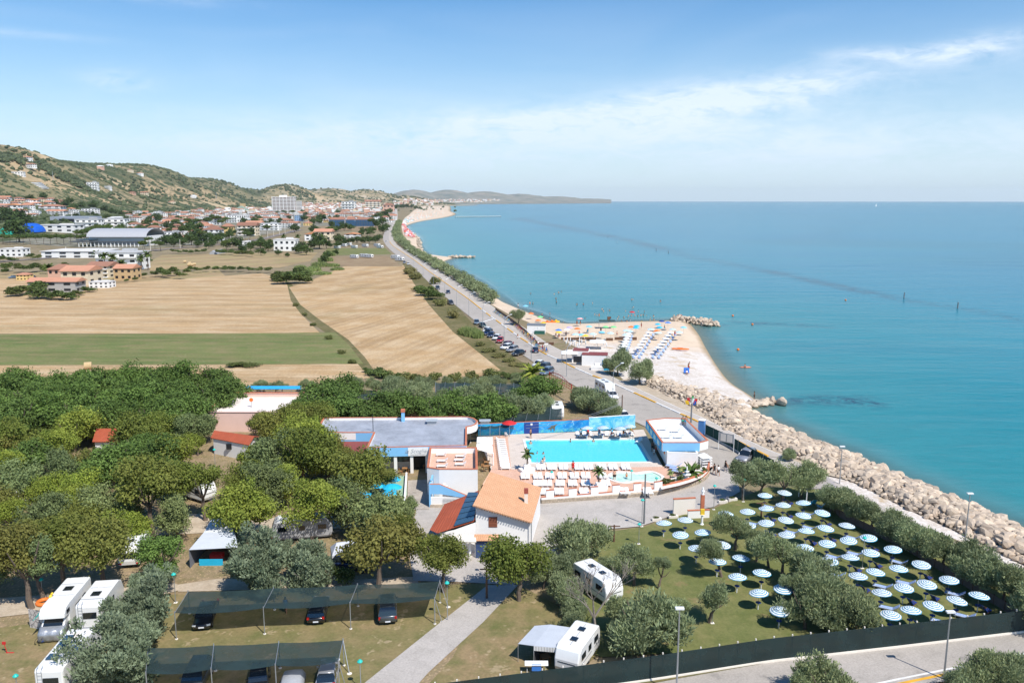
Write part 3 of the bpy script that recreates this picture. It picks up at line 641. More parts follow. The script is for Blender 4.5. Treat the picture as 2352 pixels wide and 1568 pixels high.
def tree(kind,x,yc,r,base=None,aspect=.85,group=None,desc='',trunk=1.3,thick=1.,cat='tree',gz=0):
    """measured: crown centre and radius in photo pixels, optional foot of the trunk; gives a tree standing on the ground"""
    if base is None:
        yb=yc+r*.9
        for _ in range(6):
            d=D(yb,gz); hpx=(trunk+r*d/F*aspect)*F/d*.93; yb=yc+hpx
        bx=x
    else: bx,yb=base
    p=G(bx,yb,gz); d=D(yb,gz); rx=r*d/F
    # centre height so that it projects to yc above the foot
    lo,hi=0.,25.
    for _ in range(24):
        mid=(lo+hi)/2; yy=proj((p.x,p.y,gz+mid))[1]
        if yy>yc: lo=mid
        else: hi=mid
    zc=lo; rz=min(rx*aspect,zc*.98)
    o=plant(kind,p,rx,zc,rz,group=group,desc=desc,thick=thick,cat=cat)
    if base is not None and abs(bx-x)>2:
        dx=(x-bx)*d/F
        for ch in o.children:
            if ch.name.startswith('crown'): ch.location.x+=dx
            else:
                ch.rotation_euler=(0,0,0); ch.rotation_euler.y=math.atan2(dx*.8,zc)
    return o
def trow(lst,fmt,group,cat='tree'):
    """lst rows: kind,x,yc,r[,base][,dict] ; labels by order from the left"""
    made=[]
    for t in lst:
        k,x,yc,r=t[:4]; base=None; kw={}
        for e in t[4:]:
            if isinstance(e,dict): kw=e
            else: base=e
        made.append(tree(k,x,yc,r,base,group=group,cat=cat,**kw)); made[-1]['desc']=KD[k]
    rank(made,fmt,key=lambda o:proj(o.matrix_basis.translation)[0]); return made
# ---- lawn trees
trow([('t',1341,1233,64,{'trunk':.6}),('t',1278,1300,42,{'trunk':.5}),('t',1300,1352,40,{'trunk':.3}),('t',1318,1392,30,{'trunk':.2}),('t',1248,1318,32,{'trunk':.4}),('t',1392,1300,22,{'trunk':.5}),('t',1425,1420,46,{'trunk':.2}),('t',1451,1288,44,(1456,1345)),('t',1322,1425,32,{'trunk':.2}),('t',1478,1424,82,{'trunk':.4}),('t',1521,1292,18,(1512,1353)),('t',1554,1390,28,(1560,1450))],'{d} tree, {o} from left around the caravans left of lawn','tamarisks between the caravans and the lawn')
trow([('t',1679,1205,36,(1688,1264)),('t',1634,1256,31,(1657,1326)),('t',1636,1364,38,(1627,1431)),('t',1733,1238,26,(1737,1290)),('t',1752,1252,34,(1766,1305)),('t',1786,1262,44,(1797,1334)),('t',1869,1312,50,{'trunk':.8}),('t',1849,1388,58,{'trunk':.5}),('t',1908,1372,62,{'trunk':.4}),('t',1962,1392,62,{'trunk':.3}),('t',1905,1420,40,{'trunk':.2}),('t',1812,1330,22,(1815,1390))],'{d} tree, {o} from left on the parasol lawn','tamarisks on the parasol lawn')
trow([('t',1696,1088,30,(1706,1150)),('t',1738,1090,38,(1745,1148)),('t',1790,1092,40,(1796,1152)),('t',1842,1092,42,(1838,1145)),('t',1810,1045,16,{'trunk':.1})],'{d} tree at the head of the lawn, {o} from left','tamarisks at the head of the lawn')
hr=[(1906,1138,34),(1938,1152,34),(1968,1165,36),(2000,1180,37),(2034,1196,38),(2066,1212,40),(2098,1226,42),(2130,1240,43),(2163,1256,45),(2197,1272,47),(2232,1290,48),(2268,1308,52),(2304,1330,55),(2342,1356,58),(2385,1385,60)]
trow([('t',x,y,r,{'trunk':.8,'aspect':.8}) for x,y,r in hr],'{d} tree in row beside boulder bank, {o} from far end','tamarisk row along the wall beside the boulders')
trow([('t',1898,1568,62,{'trunk':.3}),('t',1840,1590,40,{'trunk':.3}),('t',2265,1545,55,{'trunk':.3}),('t',2318,1530,50,{'trunk':.3}),('t',2225,1570,40,{'trunk':.3}),('t',2352,1560,50,{'trunk':.3})],'{d} tree this side of the access road, {o} from left','tamarisks this side of the access road')
# ---- olive elms round the orange-roofed house, junipers by the car nets
trow([('e',874,1246,74,(868,1350)),('e',1011,1270,48,(1019,1362)),('e',1187,1283,64,(1192,1380)),('e',920,1210,34,(915,1270))],'{d} tree round the orange-roofed house, {o} from left','elms round the orange-roofed house')
trow([('c',588,1295,74,{'trunk':.2}),('c',712,1296,64,{'trunk':.2}),('c',330,1395,72,{'trunk':.1}),('c',352,1345,44,{'trunk':.2}),('c',255,1512,86,{'trunk':.1}),('c',322,1470,50,{'trunk':.1}),('c',655,1258,30,{'trunk':.2})],'{d} tree beside the car shade nets, {o} from left','junipers beside the car shade nets')
trow([('h',795,1318,26,{'trunk':.1}),('m',378,1255,42,(383,1345)),('m',378,1300,30,(380,1350))],'{d} by the dirt track above the shade net, {o} from left','hedge plants by the dirt track')
# ---- trees over the pitches
camp=[('e',-20,1010,50),('e',28,1003,48),('y',172,985,46),('e',98,1012,42),('m',75,1040,40),('y',130,1030,36),('e',330,990,50),('e',385,975,40),('g',430,985,30),('g',462,975,30),('y',455,1012,22),('m',495,958,18),
('g',26,1100,50),('y',10,1075,34),('g',140,1082,42),('y',100,1118,36),('e',200,1062,42),('m',262,1060,52),('m',318,1046,48),('m',372,1040,46),('m',322,1022,40),('e',456,1094,44,(472,1196)),('y',420,1030,44),('e',336,1108,62,(350,1230)),('y',168,1116,42),('g',105,1176,54),('g',250,1160,56),('g',410,1185,42),('y',175,1150,38),('y',23,1178,32),('e',568,1092,40),('y',566,1176,60),('g',606,1090,44),('y',512,1168,32),('y',390,1110,36),('e',-25,1150,50),('e',60,1225,46),
('e',640,975,40),('e',690,962,46),('e',738,958,40),('y',672,1000,50),('y',720,1012,42),('e',766,1012,32),('e',700,1044,62),('g',640,1048,48),('e',775,1050,32),('y',758,1065,34),('y',600,1058,34),
('e',831,1074,62,(842,1132)),('e',870,1090,34,(866,1140)),('y',722,1160,50,(716,1240)),('g',812,1158,58),('g',868,1172,58),('g',931,1166,28),('y',660,1115,40),('g',618,1120,44),
('e',44,1262,62,(74,1398)),('g',98,1276,46,(100,1385)),('e',142,1228,52,(147,1354)),('e',226,1248,66,(241,1357)),('g',-15,1300,46),('y',300,1215,44),('e',180,1195,50)]
trow(camp,'{d} tree over the camping pitches, {o} from left','trees over the camping pitches')
# ---- mulberries
mul=[]
for row,(y0,n,r) in enumerate(((876,15,34),(900,13,38),(926,13,40),(952,12,42))):
    for i in range(n):
        x=-20+i*(555,505,480,455)[row]/(n-1)+random.uniform(-8,8)
        if row==0 and 75<x<105: continue
        if row==3 and x>430: continue
        mul.append(('m',x,y0+random.uniform(-7,7)+(14 if (row==0 and x>515) else 0)-(8 if row==0 and 300<x<460 else 0),r*random.uniform(.9,1.1),{'trunk':1.8,'aspect':.95}))
trow(mul,'{d} tree in dense plantation behind pitches, {o} from left','mulberry plantation behind the pitches')
trow([('m',766,903,50),('m',724,925,48),('m',800,930,44),('m',848,935,42),('m',900,932,44),('m',944,926,38),('m',1002,936,38),('m',1050,930,40),('m',1090,940,38),('m',1132,936,46),('m',790,890,36),('m',692,935,30),('m',1228,890,40),('m',1196,906,22),('e',690,955,38),('e',604,972,28)],'{d} tree behind the grey roof, {o} from left','mulberries behind the flat roof')
trow([('t',x,y,r,{'trunk':.8}) for x,y,r in ((593,887,15),(606,884,14),(633,884,15),(648,886,13),(700,880,13),(716,882,11),(819,878,16),(858,882,18),(872,886,16),(905,880,20),(922,876,14),(960,880,18),(982,880,16),(1025,880,16),(1067,878,16),(1086,878,14),(1118,880,18),(1140,876,20),(1184,872,17))],'{d} clipped tree lined before the stubble field, {o} from left','clipped tamarisks beside the field')
trow([('t',x,y,r,{'trunk':.6}) for x,y,r in ((827,902,20),(895,900,34),(928,903,30),(965,906,30),(1004,914,26),(1075,903,36),(1112,902,30),(1200,932,42),(1255,925,28),(1228,946,24),(1180,915,20))],'{d} tree among the rear shade nets, {o} from left','tamarisks among the rear shade nets')
trow([('t',1352,916,34,{'trunk':.2}),('t',1385,930,34,{'trunk':.2}),('t',1402,946,22,{'trunk':.1}),('t',1336,912,26,{'trunk':.2})],'{d} tree in clump beside parked roadside caravan, {o} from left','tamarisk clump beside the road')
trow([('t',1416,830,28,(1419,862),{'aspect':1.05}),('t',1472,852,27,(1470,884),{'aspect':1.05}),('t',1191,724,15,(1190,748)),('t',1400,838,18,(1402,860))],'{d} tree between promenade and beach, {o} from left','lone tamarisks above the beach')
# promenade row
pr=[]; tp=smooth_pts(PG([(920,500),(908,530),(912,548),(935,575),(960,592),(1000,616),(1045,642),(1090,674),(1128,702)]),6); tp=resample(tp,7.0)
sel=[p for p in tp if p.y<1500]
for i,p in enumerate(sel):
    if p.y<700 or i%2==0: pr.append(plant('s',p+Vector((1.5,0,0)),random.uniform(2.7,3.6)*(1 if p.y<700 else 1.5),random.uniform(2.6,3.1),random.uniform(2.2,2.7),group='tamarisk row along the promenade'))
rank(pr,'grey-green rounded tamarisk in the long promenade row, {o} from its nearest end',key=lambda o:o.location.y)
# ---- shrubs along the fields
def shr(k,x,y,r,aspect=.6): return (k,x,y,r,{'trunk':-.1,'aspect':aspect})
trow([shr('b',1000,645,14),shr('h',978,668,22),shr('h',1000,676,22),shr('h',960,662,14),shr('b',1040,722,16),shr('b',1010,695,14),shr('b',940,622,14),shr('b',955,634,14),shr('b',1100,790,14,.35),shr('b',1122,804,16,.35),shr('b',1145,816,16,.35),shr('b',1170,826,16,.35),shr('b',1200,838,14,.35),shr('b',1180,836,14,.35),shr('b',1058,758,12,.35)],'{d} on the bank beside the coast road, {o} from left','bushes along the road bank','bush')
trow([shr('h',860,852,18),shr('h',880,858,20),shr('h',905,864,18),shr('h',845,850,12),shr('b',930,866,16),shr('b',1000,866,16),shr('b',1080,864,18),shr('b',1130,858,20),shr('h',1165,862,16),shr('b',960,868,16),shr('b',1045,866,16),shr('h',1185,862,18),shr('h',545,836,22,.3),shr('h',570,837,22,.3),shr('b',700,722,7),shr('b',680,700,7),shr('b',720,745,7),shr('b',755,775,9),shr('b',785,808,9),shr('b',810,830,10)],'{d} at the near margin of the stubble fields, {o} from left','bushes at the near field margin','bush')
trow([shr('h',668,635,30),shr('h',690,628,26),shr('h',645,632,22),shr('h',650,640,24),shr('h',700,640,20),shr('h',40,668,24),shr('h',70,660,28),shr('h',95,672,26),shr('h',130,676,22),shr('h',160,678,20),shr('h',180,672,14),shr('h',205,664,14)],'{d} in the clumps out in the dry fields, {o} from left','bush clumps in the fields','bush')
# reeds
def reed_mesh(seed,n=420,h=1.):
    rs=np.random.RandomState(seed); b=MB(); b.v=[];
    for i in range(n):
        a=rs.uniform(0,6.28); r=rs.rand()**.5; x,y=r*math.cos(a),r*math.sin(a); hh=h*rs.uniform(.6,1)*(1-.35*r*r); w_=.035; lx,ly=rs.normal(0,.13,2)
        t=rs.uniform(0,6.28); dx,dy=math.cos(t)*w_,math.sin(t)*w_
        o=len(b.v); b.v+=[(x-dx,y-dy,0),(x+dx,y+dy,0),(x+dx*.8+lx*.5,y+dy*.8+ly*.5,hh*.6),(x-dx*.8+lx*.5,y-dy*.8+ly*.5,hh*.6),(x+lx*1.4,y+ly*1.4,hh)]
        b.f+=[(o,o+1,o+2,o+3),(o+3,o+2,o+4)]; b.mi+=[0,0]; b.sm+=[False]*2
    me=b.mesh('reeds',LM['r']); at=me.attributes.new('tone','FLOAT','POINT'); at.data.foreach_set('value',np.repeat(rs.rand(n),5).astype(np.float32)); return me
RD=[reed_mesh(i) for i in range(3)]
reeds=[]
for x,y,r,h in ((1070,768,18,3.2),(1085,772,20,3.4),(1098,776,14,3),(720,622,18,3.5),(735,612,20,4),(748,600,18,4),(756,588,14,4),(705,628,14,3),(765,612,16,2.5),(690,618,14,3),(740,630,22,2),(775,620,16,2)):
    p=G(x,y); d=D(y); o=thing('reed_clump','','reeds',p,0,'clumps of giant reed'); s=r*d/F; c_=link('foliage',random.choice(RD),o,(0,0,0),random.uniform(0,6)); c_.scale=(s,s,h); o['desc']=''
    reeds.append(o)
rank(reeds,'pale green clump of tall reeds at the field edge, {o} from left')
# palms
def palm(loc,h,r,label,group=None,frond=None,seed=0):
    rs=random.Random(seed); o=thing('palm_tree',label,'palm tree',loc,0,group)
    b=MB(); b.lathe([(.28*r/2.2,0),(.2*r/2.2,h*.2),(.17*r/2.2,h*.9),(.24*r/2.2,h)],8); b.build('trunk',bark,o)
    fb=MB(); tone=[]
    for i in range(30):
        a=i*2.4+rs.uniform(-.2,.2); el=rs.uniform(-.55,1.2); prev=Vector((0,0,h)); dirv=Vector((math.cos(a)*math.cos(el),math.sin(a)*math.cos(el),math.sin(el))); side=Vector((-math.sin(a),math.cos(a),0))
        t0=len(fb.v)
        for s in range(4):
            nx=prev+dirv*(r/4); dirv=(dirv+Vector((0,0,-.28))).normalized(); w0=r*.16*(1,1.2,1,.6)[s]; w1=r*.16*(1.2,1,.6,.05)[s]
            dr=Vector((0,0,-.10*r)); fb.add([prev,prev+side*w0+dr*.8,nx+side*w1+dr*.8,nx],[(0,1,2,3)]); fb.add([prev,nx,nx-side*w1+dr*.8,prev-side*w0+dr*.8],[(0,1,2,3)]); prev=nx
        tone+= [rs.random()]*(len(fb.v)-t0)
    me=fb.mesh('palm_fronds',frond or LM['y']); at=me.attributes.new('tone','FLOAT','POINT'); at.data.foreach_set('value',tone); link('crown',me,o)
    return o
palm(G(1222,905),4.6,3.0,'broad fan palm with pale fronds behind the arched entrance gate')
# ============================================================ BUILDINGS NEAR THE POOL
white=M('white_render',(.80,.78,.75),.85,var=.05,scale=.5,bump=.05); offw=M('cream_render',(.74,.68,.60),.85,var=.06,scale=.5)
blue=M('pale_blue_render',(.22,.50,.78),.8,var=.06,scale=.6); teal=M('blue_render',(.04,.33,.60),.8,var=.08,scale=.6)
tcot=M('terracotta',(.50,.17,.09),.8,var=.25,scale=2); roofg=M('roof_membrane',(.34,.36,.40),.6,var=.38,scale=.35,spec=.4)
dark=M('dark_opening',(.018,.02,.024),.35,var=.1); glass=M('window_glass',(.035,.05,.065),.12,var=.1,spec=.6)
pink=M('pink_render',(.72,.50,.42),.9,var=.07,scale=.7); pinkf=M('pink_roof',(.72,.64,.58),.9,var=.07,scale=.5)
plast=M('white_plastic',(.82,.82,.80),.4,var=.03); steel=M('galvanised',(.42,.44,.46),.4,.6,var=.1); wood=M('wood',(.33,.17,.07),.6,var=.2,scale=3)
dwood=M('dark_wood',(.14,.075,.045),.7,var=.25,scale=3); redm=M('red',(.55,.03,.03),.5,var=.06); orm=M('orange',(.75,.18,.03),.5,var=.08); yelm=M('yellow',(.75,.50,.04),.5,var=.08)
navy=M('navy_blue',(.02,.055,.24),.6,var=.1); cyan=M('turquoise',(.02,.42,.66),.55,var=.08); greenm=M('green_plastic',(.03,.42,.28),.5,var=.1); limem=M('light_green',(.18,.60,.22),.6,var=.1)
black=M('black_rubber',(.02,.02,.022),.7,var=.1); grey=M('grey_metal',(.22,.23,.24),.5,.3,var=.1); awn=M('white_awning',(.80,.79,.76),.9,var=.03)
hedge=LM['h']
def roofmat(name,c1,c2,ang=0,pitch=.22,row=.42):
    m=newmat(name); b=NB(m); p=b.new('ShaderNodeMapping',i_Vector=objc(b),i_Rotation=(0,0,ang)).outputs[0]
    n=b.noise(p,.7,4,.6); br=b.new('ShaderNodeTexBrick',i_Vector=p,i_Scale=1.,i_Color1=c4(c1),i_Color2=c4(c2),i_Mortar=c4([v*.62 for v in c1])); br.inputs['Mortar Size'].default_value=.025; br.inputs['Brick Width'].default_value=pitch*1.3; br.inputs['Row Height'].default_value=row; br.inputs['Mortar Smooth'].default_value=.3
    wv=b.new('ShaderNodeTexWave',wave_type='BANDS',bands_direction='X',i_Vector=p,i_Scale=.314/pitch).outputs[1]
    col=b.mix(b.rng(n,.4,.65,0,.5),br.outputs[0],c4([v*.8 for v in c2])); finish(b,m,col,.85,0,.2,bump=wv,bstr=.5,bdist=.04); MATS[name]=m; return m
tile_o=roofmat('orange_roof_tiles',(.66,.37,.21),(.62,.33,.18),R(8)); tile_r=roofmat('red_roof_sheet',(.42,.10,.05),(.38,.09,.045),R(8),.3,6); tile_p=roofmat('terrace_tiles',(.62,.33,.22),(.58,.30,.19),0,.33,.33)
solar=M('solar_glass',(.035,.075,.12),.15,var=.2,spec=.7)
def at(x,y,z): return G(x,y,z)
# ---- pool terrace (0.65 m above the drive)
ZT=.65
deck=ground_mat('pool_paving',[(.56,.48,.41),(.60,.52,.45),(.52,.44,.37)],.1,.8,6.,bump=.1,fr=(.3,.7))
EDGE=[(1243,1147),(1383,1136),(1508,1126),(1583,1109),(1612,1097),(1627,1083),(1628,1068)]
tp=PG([(1098,1000),(1456,985),(1500,1000),(1640,1010),(1650,1050),(1628,1068)],ZT)+[G(x,y,ZT) for x,y in EDGE[::-1]][1:]+PG([(1200,1150),(1100,1140),(1090,1060)],ZT)
poolw=PG([(1203,1009.5),(1465,1007.5),(1497,1061),(1218,1063)],ZT)
mb=MB(); # paving with the hole for the pool: strips round it
o_=PG([(1098,1000),(1478,986),(1522,1071),(1128,1078)],ZT)
for i in range(4): mb.quad(o_[i],poolw[i],poolw[(i+1)%4],o_[(i+1)%4])
mb.add([],[]) ; 
terr=mb.build('pool_paving',deck); terr['kind']='structure'
tile_floor=ground_mat('terracotta_paving',[(.58,.36,.26),(.62,.40,.30),(.54,.33,.235)],.3,1.2,7.,bump=.1)
b2=MB()
kid=[(1397,1094),(1402,1088),(1416,1083.6),(1433,1083.6),(1448,1085),(1463,1086),(1478,1083.6),(1498,1083),(1513,1088),(1523,1095),(1521,1102),(1508,1107),(1493,1107),(1478,1105),(1458,1105),(1443,1108.6),(1428,1108.6),(1411,1105),(1400,1100)]
kidw=[G(1440+(x-1440),y,ZT) for x,y in kid]
outer=[o_[3],o_[2]]+PG([(1640,1072),(1628,1068)],ZT)+PG(EDGE[::-1][1:],ZT)+PG([(1180,1150),(1108,1112)],ZT)
lpts=[outer,list(reversed(smooth_pts(kidw,3,True)))]; tr=geometry.tessellate_polygon(lpts); flat=[p for l in lpts for p in l]
Fs=[]
for t in tr:
    p,q,r=(flat[i] for i in t); Fs.append(t if (q-p).cross(r-p).z>0 else t[::-1])
b2.add(flat,Fs); b2.build('terracotta_terrace',tile_floor)['kind']='structure'
sheet('terracotta_strip',PG([(1166,1000),(1174,1078),(1130,1078),(1133,1000)],ZT),ZT,tile_floor)
# pool: basin, coping, water
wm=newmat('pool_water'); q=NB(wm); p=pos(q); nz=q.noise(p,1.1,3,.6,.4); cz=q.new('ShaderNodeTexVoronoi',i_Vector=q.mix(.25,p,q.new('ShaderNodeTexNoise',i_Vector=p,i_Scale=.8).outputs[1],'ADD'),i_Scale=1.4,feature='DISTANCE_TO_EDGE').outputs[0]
wc=q.mix(q.rng(cz,0,.14,.25,0),c4((.09,.60,.72)),c4((.20,.70,.78))); finish(q,wm,wc,.08,0,.5,bump=nz,bstr=.25,bdist=.1)  # faint web of caustic light painted into the water colour
wk=newmat('paddling_water'); q=NB(wk); p=pos(q); nz=q.noise(p,1.6,3,.6,.4); finish(q,wk,q.mix(q.rng(nz,.4,.6),c4((.42,.66,.54)),c4((.62,.76,.62))),.08,0,.5,bump=nz,bstr=.25,bdist=.1)
pt=thing('swimming_pool','large rectangular turquoise swimming pool with pale stone coping','swimming pool',poolw[3])
def rel(ps,o): return [p-o for p in ps]
pr_=rel(poolw,poolw[3]); b=MB(); b.wall([pr_[0],pr_[1],pr_[2],pr_[3]],-.8,.06,.42,closed=True); b.build('coping',M('pale_stone',(.74,.70,.64),.7,var=.06),pt)
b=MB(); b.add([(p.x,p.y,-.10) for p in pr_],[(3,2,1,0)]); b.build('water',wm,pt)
def ladder(par,p,rz):
    b=MB()
    for s in (-.25,.25): b.tube([(s,-.5,0),(s,-.5,.6),(s,-.1,.85),(s,.15,.6),(s,.15,-.4)],.03,5)
    return b.build('ladder',steel,par,p,rz)
ladder(pt,(pr_[0]*.06+pr_[1]*.94)+Vector((0,-.2,0)),PI); ladder(pt,(pr_[3]*.93+pr_[2]*.07)+Vector((0,.2,0)),0)
kc=sum(kidw,Vector())/len(kidw); kp_=thing('paddling_pool','kidney-shaped paddling pool with pale green water','paddling pool',kc)
ks=[p-kc for p in smooth_pts(kidw,3,True)]; b=MB(); b.wall([p*.985 for p in ks],-.3,.07,.45,closed=True); b.build('coping',MATS['pale_stone'],kp_)
b=MB(); b.add([(p.x*.98,p.y*.98,-.05) for p in ks],[tuple(range(len(ks)))[::-1]]); o=b.build('water',wk,kp_)
# ---- low stone wall with white piers round the terrace
stonem=M('pale_stone_blocks',(.52,.43,.33),.9,var=.35,scale=2.5,bump=.4,rnd=.25)
sw_=thing('terrace_wall','low rubble stone wall with white piers and openings round the pool terrace','wall',G(1243,1157))
base=[G(x,y,0) for x,y in ((1243,1157),(1383,1147),(1508,1137),(1583,1119),(1612,1107),(1627,1092),(1629,1072))]; bs=[p-base[0] for p in smooth_pts(base,4)]
b=MB(); b.wall(bs,-.1,ZT-.02,.25); b.build('backing',stonem,sw_)
b=MB(); rs=random.Random(3)
for rowi in range(3):
    pts=resample(bs,.42+.05*rowi)
    for p,c in zip(pts[:-1],pts[1:]):
        d=(c-p); m_=(p+c)/2; nn=Vector((d.y,-d.x,0)).normalized(); L_=d.length*rs.uniform(.8,.97)
        b.box(m_.x+nn.x*.11,m_.y+nn.y*.11,.02+rowi*.21,L_,.10+rs.uniform(0,.06),.19*rs.uniform(.85,1.0),math.atan2(d.y,d.x),.93,.9)
o=b.build('stone_blocks',stonem,sw_); o['kind']='stuff'
def pierwall(x0,y0,x1,y1,h):
    a=G(x0,y0,ZT)-base[0]; c=G(x1,y1,ZT)-base[0]
    b=MB(); b.wall([a,c],ZT-.0,ZT+h,.22); b.build('pier' if h>.6 else 'sill_wall',white,sw_)
    b=MB(); b.wall([a,c],ZT+h,ZT+h+.05,.30); b.build('coping_tile',tcot,sw_)
seg=[(1243,1147,1254,1146,.35),(1254,1146,1272,1144.5,1.25),(1272,1144.5,1306,1142,.3),(1306,1142,1324,1140.5,1.25),(1324,1140.5,1357,1138,.3),(1357,1138,1374,1136.8,1.25),(1374,1136.8,1406,1134,.3),(1406,1134,1423,1132.5,1.25),(1423,1132.5,1455,1130,.3),(1455,1130,1472,1128.8,1.25),(1472,1128.8,1502,1126.5,.3),(1502,1126.5,1520,1124,1.25)]
for s in seg: pierwall(*s)
ep=[(1520,1124),(1560,1115),(1590,1106),(1613,1096),(1626,1083),(1628,1068)]
a_=[G(x,y,ZT)-base[0] for x,y in ep]; b=MB(); b.wall(smooth_pts(a_,4),ZT,ZT+.75,.24); b.build('planter_wall',tcot,sw_)
b=MB(); b.box(*( (G(1586,1112,0)-base[0]).x,(G(1586,1112,0)-base[0]).y-.25,.1),.9,.08,1.1,R(20)); b.build('door',navy,sw_)
gravel=ground_mat('white_gravel',[(.70,.66,.6),(.62,.56,.48),(.76,.72,.68)],.5,2,9.,bump=.5)
sheet('planting_bed',[G(x,y,ZT+.5) for x,y in ((1512,1110),(1545,1098),(1580,1085),(1605,1075),(1626,1068),(1626,1083),(1613,1096),(1590,1106),(1560,1115),(1520,1124))],ZT+.5,gravel)
trow([('h',1528,1106,11,{'trunk':.0,'gz':ZT+.4}),('h',1560,1098,9,{'trunk':.0,'gz':ZT+.4}),('h',1545,1103,6,{'trunk':.0,'gz':ZT+.4}),('h',1600,1072,8,{'trunk':.0,'gz':ZT+.4}),('h',1618,1078,7,{'trunk':.0,'gz':ZT+.4})],'{d} in the white gravel planting bed, {o} from left','shrubs in the planting bed','shrub')
palm(G(1588,1092,ZT+.4),.5,1.9,'low spiky cycad palm in the gravel bed beside the fountain',frond=LM['m'],seed=3)
palm(G(1539,1103,ZT+.4),1.1,.6,'small slender yucca palm at the left end of gravel bed',frond=LM['r'],seed=5); palm(G(1560,1094,ZT+.4),1.2,.6,'small slender yucca palm standing left of the fountain',frond=LM['r'],seed=6)
ft=thing('fountain','white tiered garden fountain with a figure in the gravel bed','fountain',G(1577,1099,ZT+.5)); b=MB(); b.smooth=True; b.lathe([(.35,0),(.12,.1),(.1,.5),(.55,.62),(.6,.7),(.1,.68),(.08,1.0),(.32,1.08),(.35,1.14),(.07,1.12),(.07,1.3)],14); b.build('basin',plast,ft)
b=MB(); b.smooth=True; b.lathe([(.09,1.3),(.13,1.45),(.07,1.65),(.06,1.7),(.09,1.8),(0,1.9)],8); b.build('statue',plast,ft)
# ---- mural wall behind the pool
mw=thing('mural_wall','long wall painted with a blue underwater scene behind the pool','wall',G(1098,1000,ZT)); mo=mw.location
A0=Vector((0,0,0)); A1=G(1352,989,ZT)-mo; A2=G(1458,982,ZT)-mo; A1.z=A2.z=0
mm=newmat('underwater_mural'); q=NB(mm); p=pos(q); w1=q.noise(p,.35,4,.6,1.5); w2=q.noise(p,1.2,5,.7,2.)
mcol=q.mix(q.rng(w1,.35,.65),c4((.01,.20,.55)),c4((.03,.42,.72))); mcol=q.mix(q.rng(w2,.56,.66,0,.8),mcol,c4((.35,.70,.85)))
z_=q.new('ShaderNodeSeparateXYZ',i_0=p).outputs[2]; mcol=q.mix(q.m('MULTIPLY',q.rng(z_,ZT+.75,ZT+.35),q.rng(q.noise(p,2.,5,.7,1.),.45,.55)),mcol,c4((.12,.50,.48)))
finish(q,mm,mcol,.7,0,.3)
mm2=newmat('pale_wave_mural'); q=NB(mm2); p=pos(q); w1=q.noise(p,.5,5,.7,2.); finish(q,mm2,q.mix(q.rng(w1,.4,.6),c4((.06,.42,.66)),c4((.30,.66,.80))),.7,0,.3)
for nm,a,c,h,mt in (('mural_panel',A0,A1,2.05,mm),('mural_panel',A1,A2,2.35,mm2)):
    b=MB(); b.wall([a,c],0,h,.22); b.build(nm,mt,mw)
    b=MB(); b.wall([a,c],h,h+.06,.28); b.build('wall_cap',tcot if mt is mm else white,mw)
dd=(A1-A0).normalized(); nn=Vector((dd.y,-dd.x,0)); rz=math.atan2(dd.y,dd.x)
def onw(x): return A0+dd*((x-1098)/(1352-1098)*(A1-A0).length)
p=onw(1219)+nn*.13; b=MB(); b.box(p.x,p.y,0,4.1*.62,.05,1.95,rz); b.build('blue_gate',navy,mw); b=MB(); b.box(p.x+nn.x*.04,p.y+nn.y*.04,1.45,.35,.03,.35,rz); b.build('notice',plast,mw)
def flat_shape(name,x,z,pts,mat,s):
    p=onw(x)+nn*.14; b=MB(); P=[(p.x+dd.x*px*s,p.y+dd.y*px*s,z+pz*s) for px,pz in pts]; b.add(P,[tuple(range(len(P)))]); b.build(name,mat,mw)
flat_shape('painted_turtle',1268,.95,[(-1.1,-.25),(-.6,.0),(-.35,.35),(.1,.35),(.9,.75),(1.1,.7),(.6,.2),(.5,-.1),(.45,-.8),(.25,-.9),(.15,-.35),(-.2,-.25),(-.3,-.85),(-.5,-.9),(-.55,-.35),(-1.,-.45)],M('turtle_paint',(.12,.12,.09),.8),.75)
flat_shape('painted_dolphin',1175,1.1,[(-1,-.2),(-.4,.25),(0,.3),(.1,.6),(.35,.28),(.8,-.1),(1.2,-.1),(1.,-.35),(1.15,-.65),(.7,-.4),(0,-.15),(-.5,-.2)],M('dolphin_paint',(.15,.28,.42),.8),.6)
# ---- restaurant: flat-roofed block
def block(par,nm,top,z1,mat,z0=0.,inset=None,roof=None,cop=tcot,ph=.45,ct=.3,o=None):
    """walls under a measured roof outline (points at height z1), recessed roof deck, coping"""
    o=o or Vector((0,0,0)); P=[Vector((p.x-o.x,p.y-o.y,0)) for p in top]
    b=MB(); b.wall(P,z0,z1,.25,closed=True); b.build(nm,mat,par)
    if roof: 
        b=MB(); tr=geometry.tessellate_polygon([P]); V=[(p.x,p.y,z1-ph) for p in P]; Fs=[]
        for t in tr:
            p_,q_,r_=(Vector(V[i]) for i in t); Fs.append(t if (q_-p_).cross(r_-p_).z>0 else t[::-1])
        b.add(V,Fs); b.build('roof_deck',roof,par)
    if cop: b=MB(); b.wall(P,z1,z1+.07,ct,closed=True); b.build('coping_tile',cop,par)
    return P
rest=thing('restaurant','long flat-roofed pale blue and white restaurant with terracotta coping','restaurant',G(946,1088)); ro=rest.location
def gr(x,y,z): p=G(x,y,z)-ro; p.z=z; return p
ZR=4.1
curve=[(1061,957),(1075,957.5),(1088,961),(1096,967),(1092,974),(1082,978),(1071,980)]
top=[G(x,y,ZR) for x,y in [(844,1028),(1070,1023),(1071,980)]+curve[::-1][1:]+[(900,958.5),(745,959.5),(725,992),(796,993),(860,993)]]
P=block(rest,'wall',top,ZR,white,z0=2.95,roof=roofg,o=ro,ph=.4)
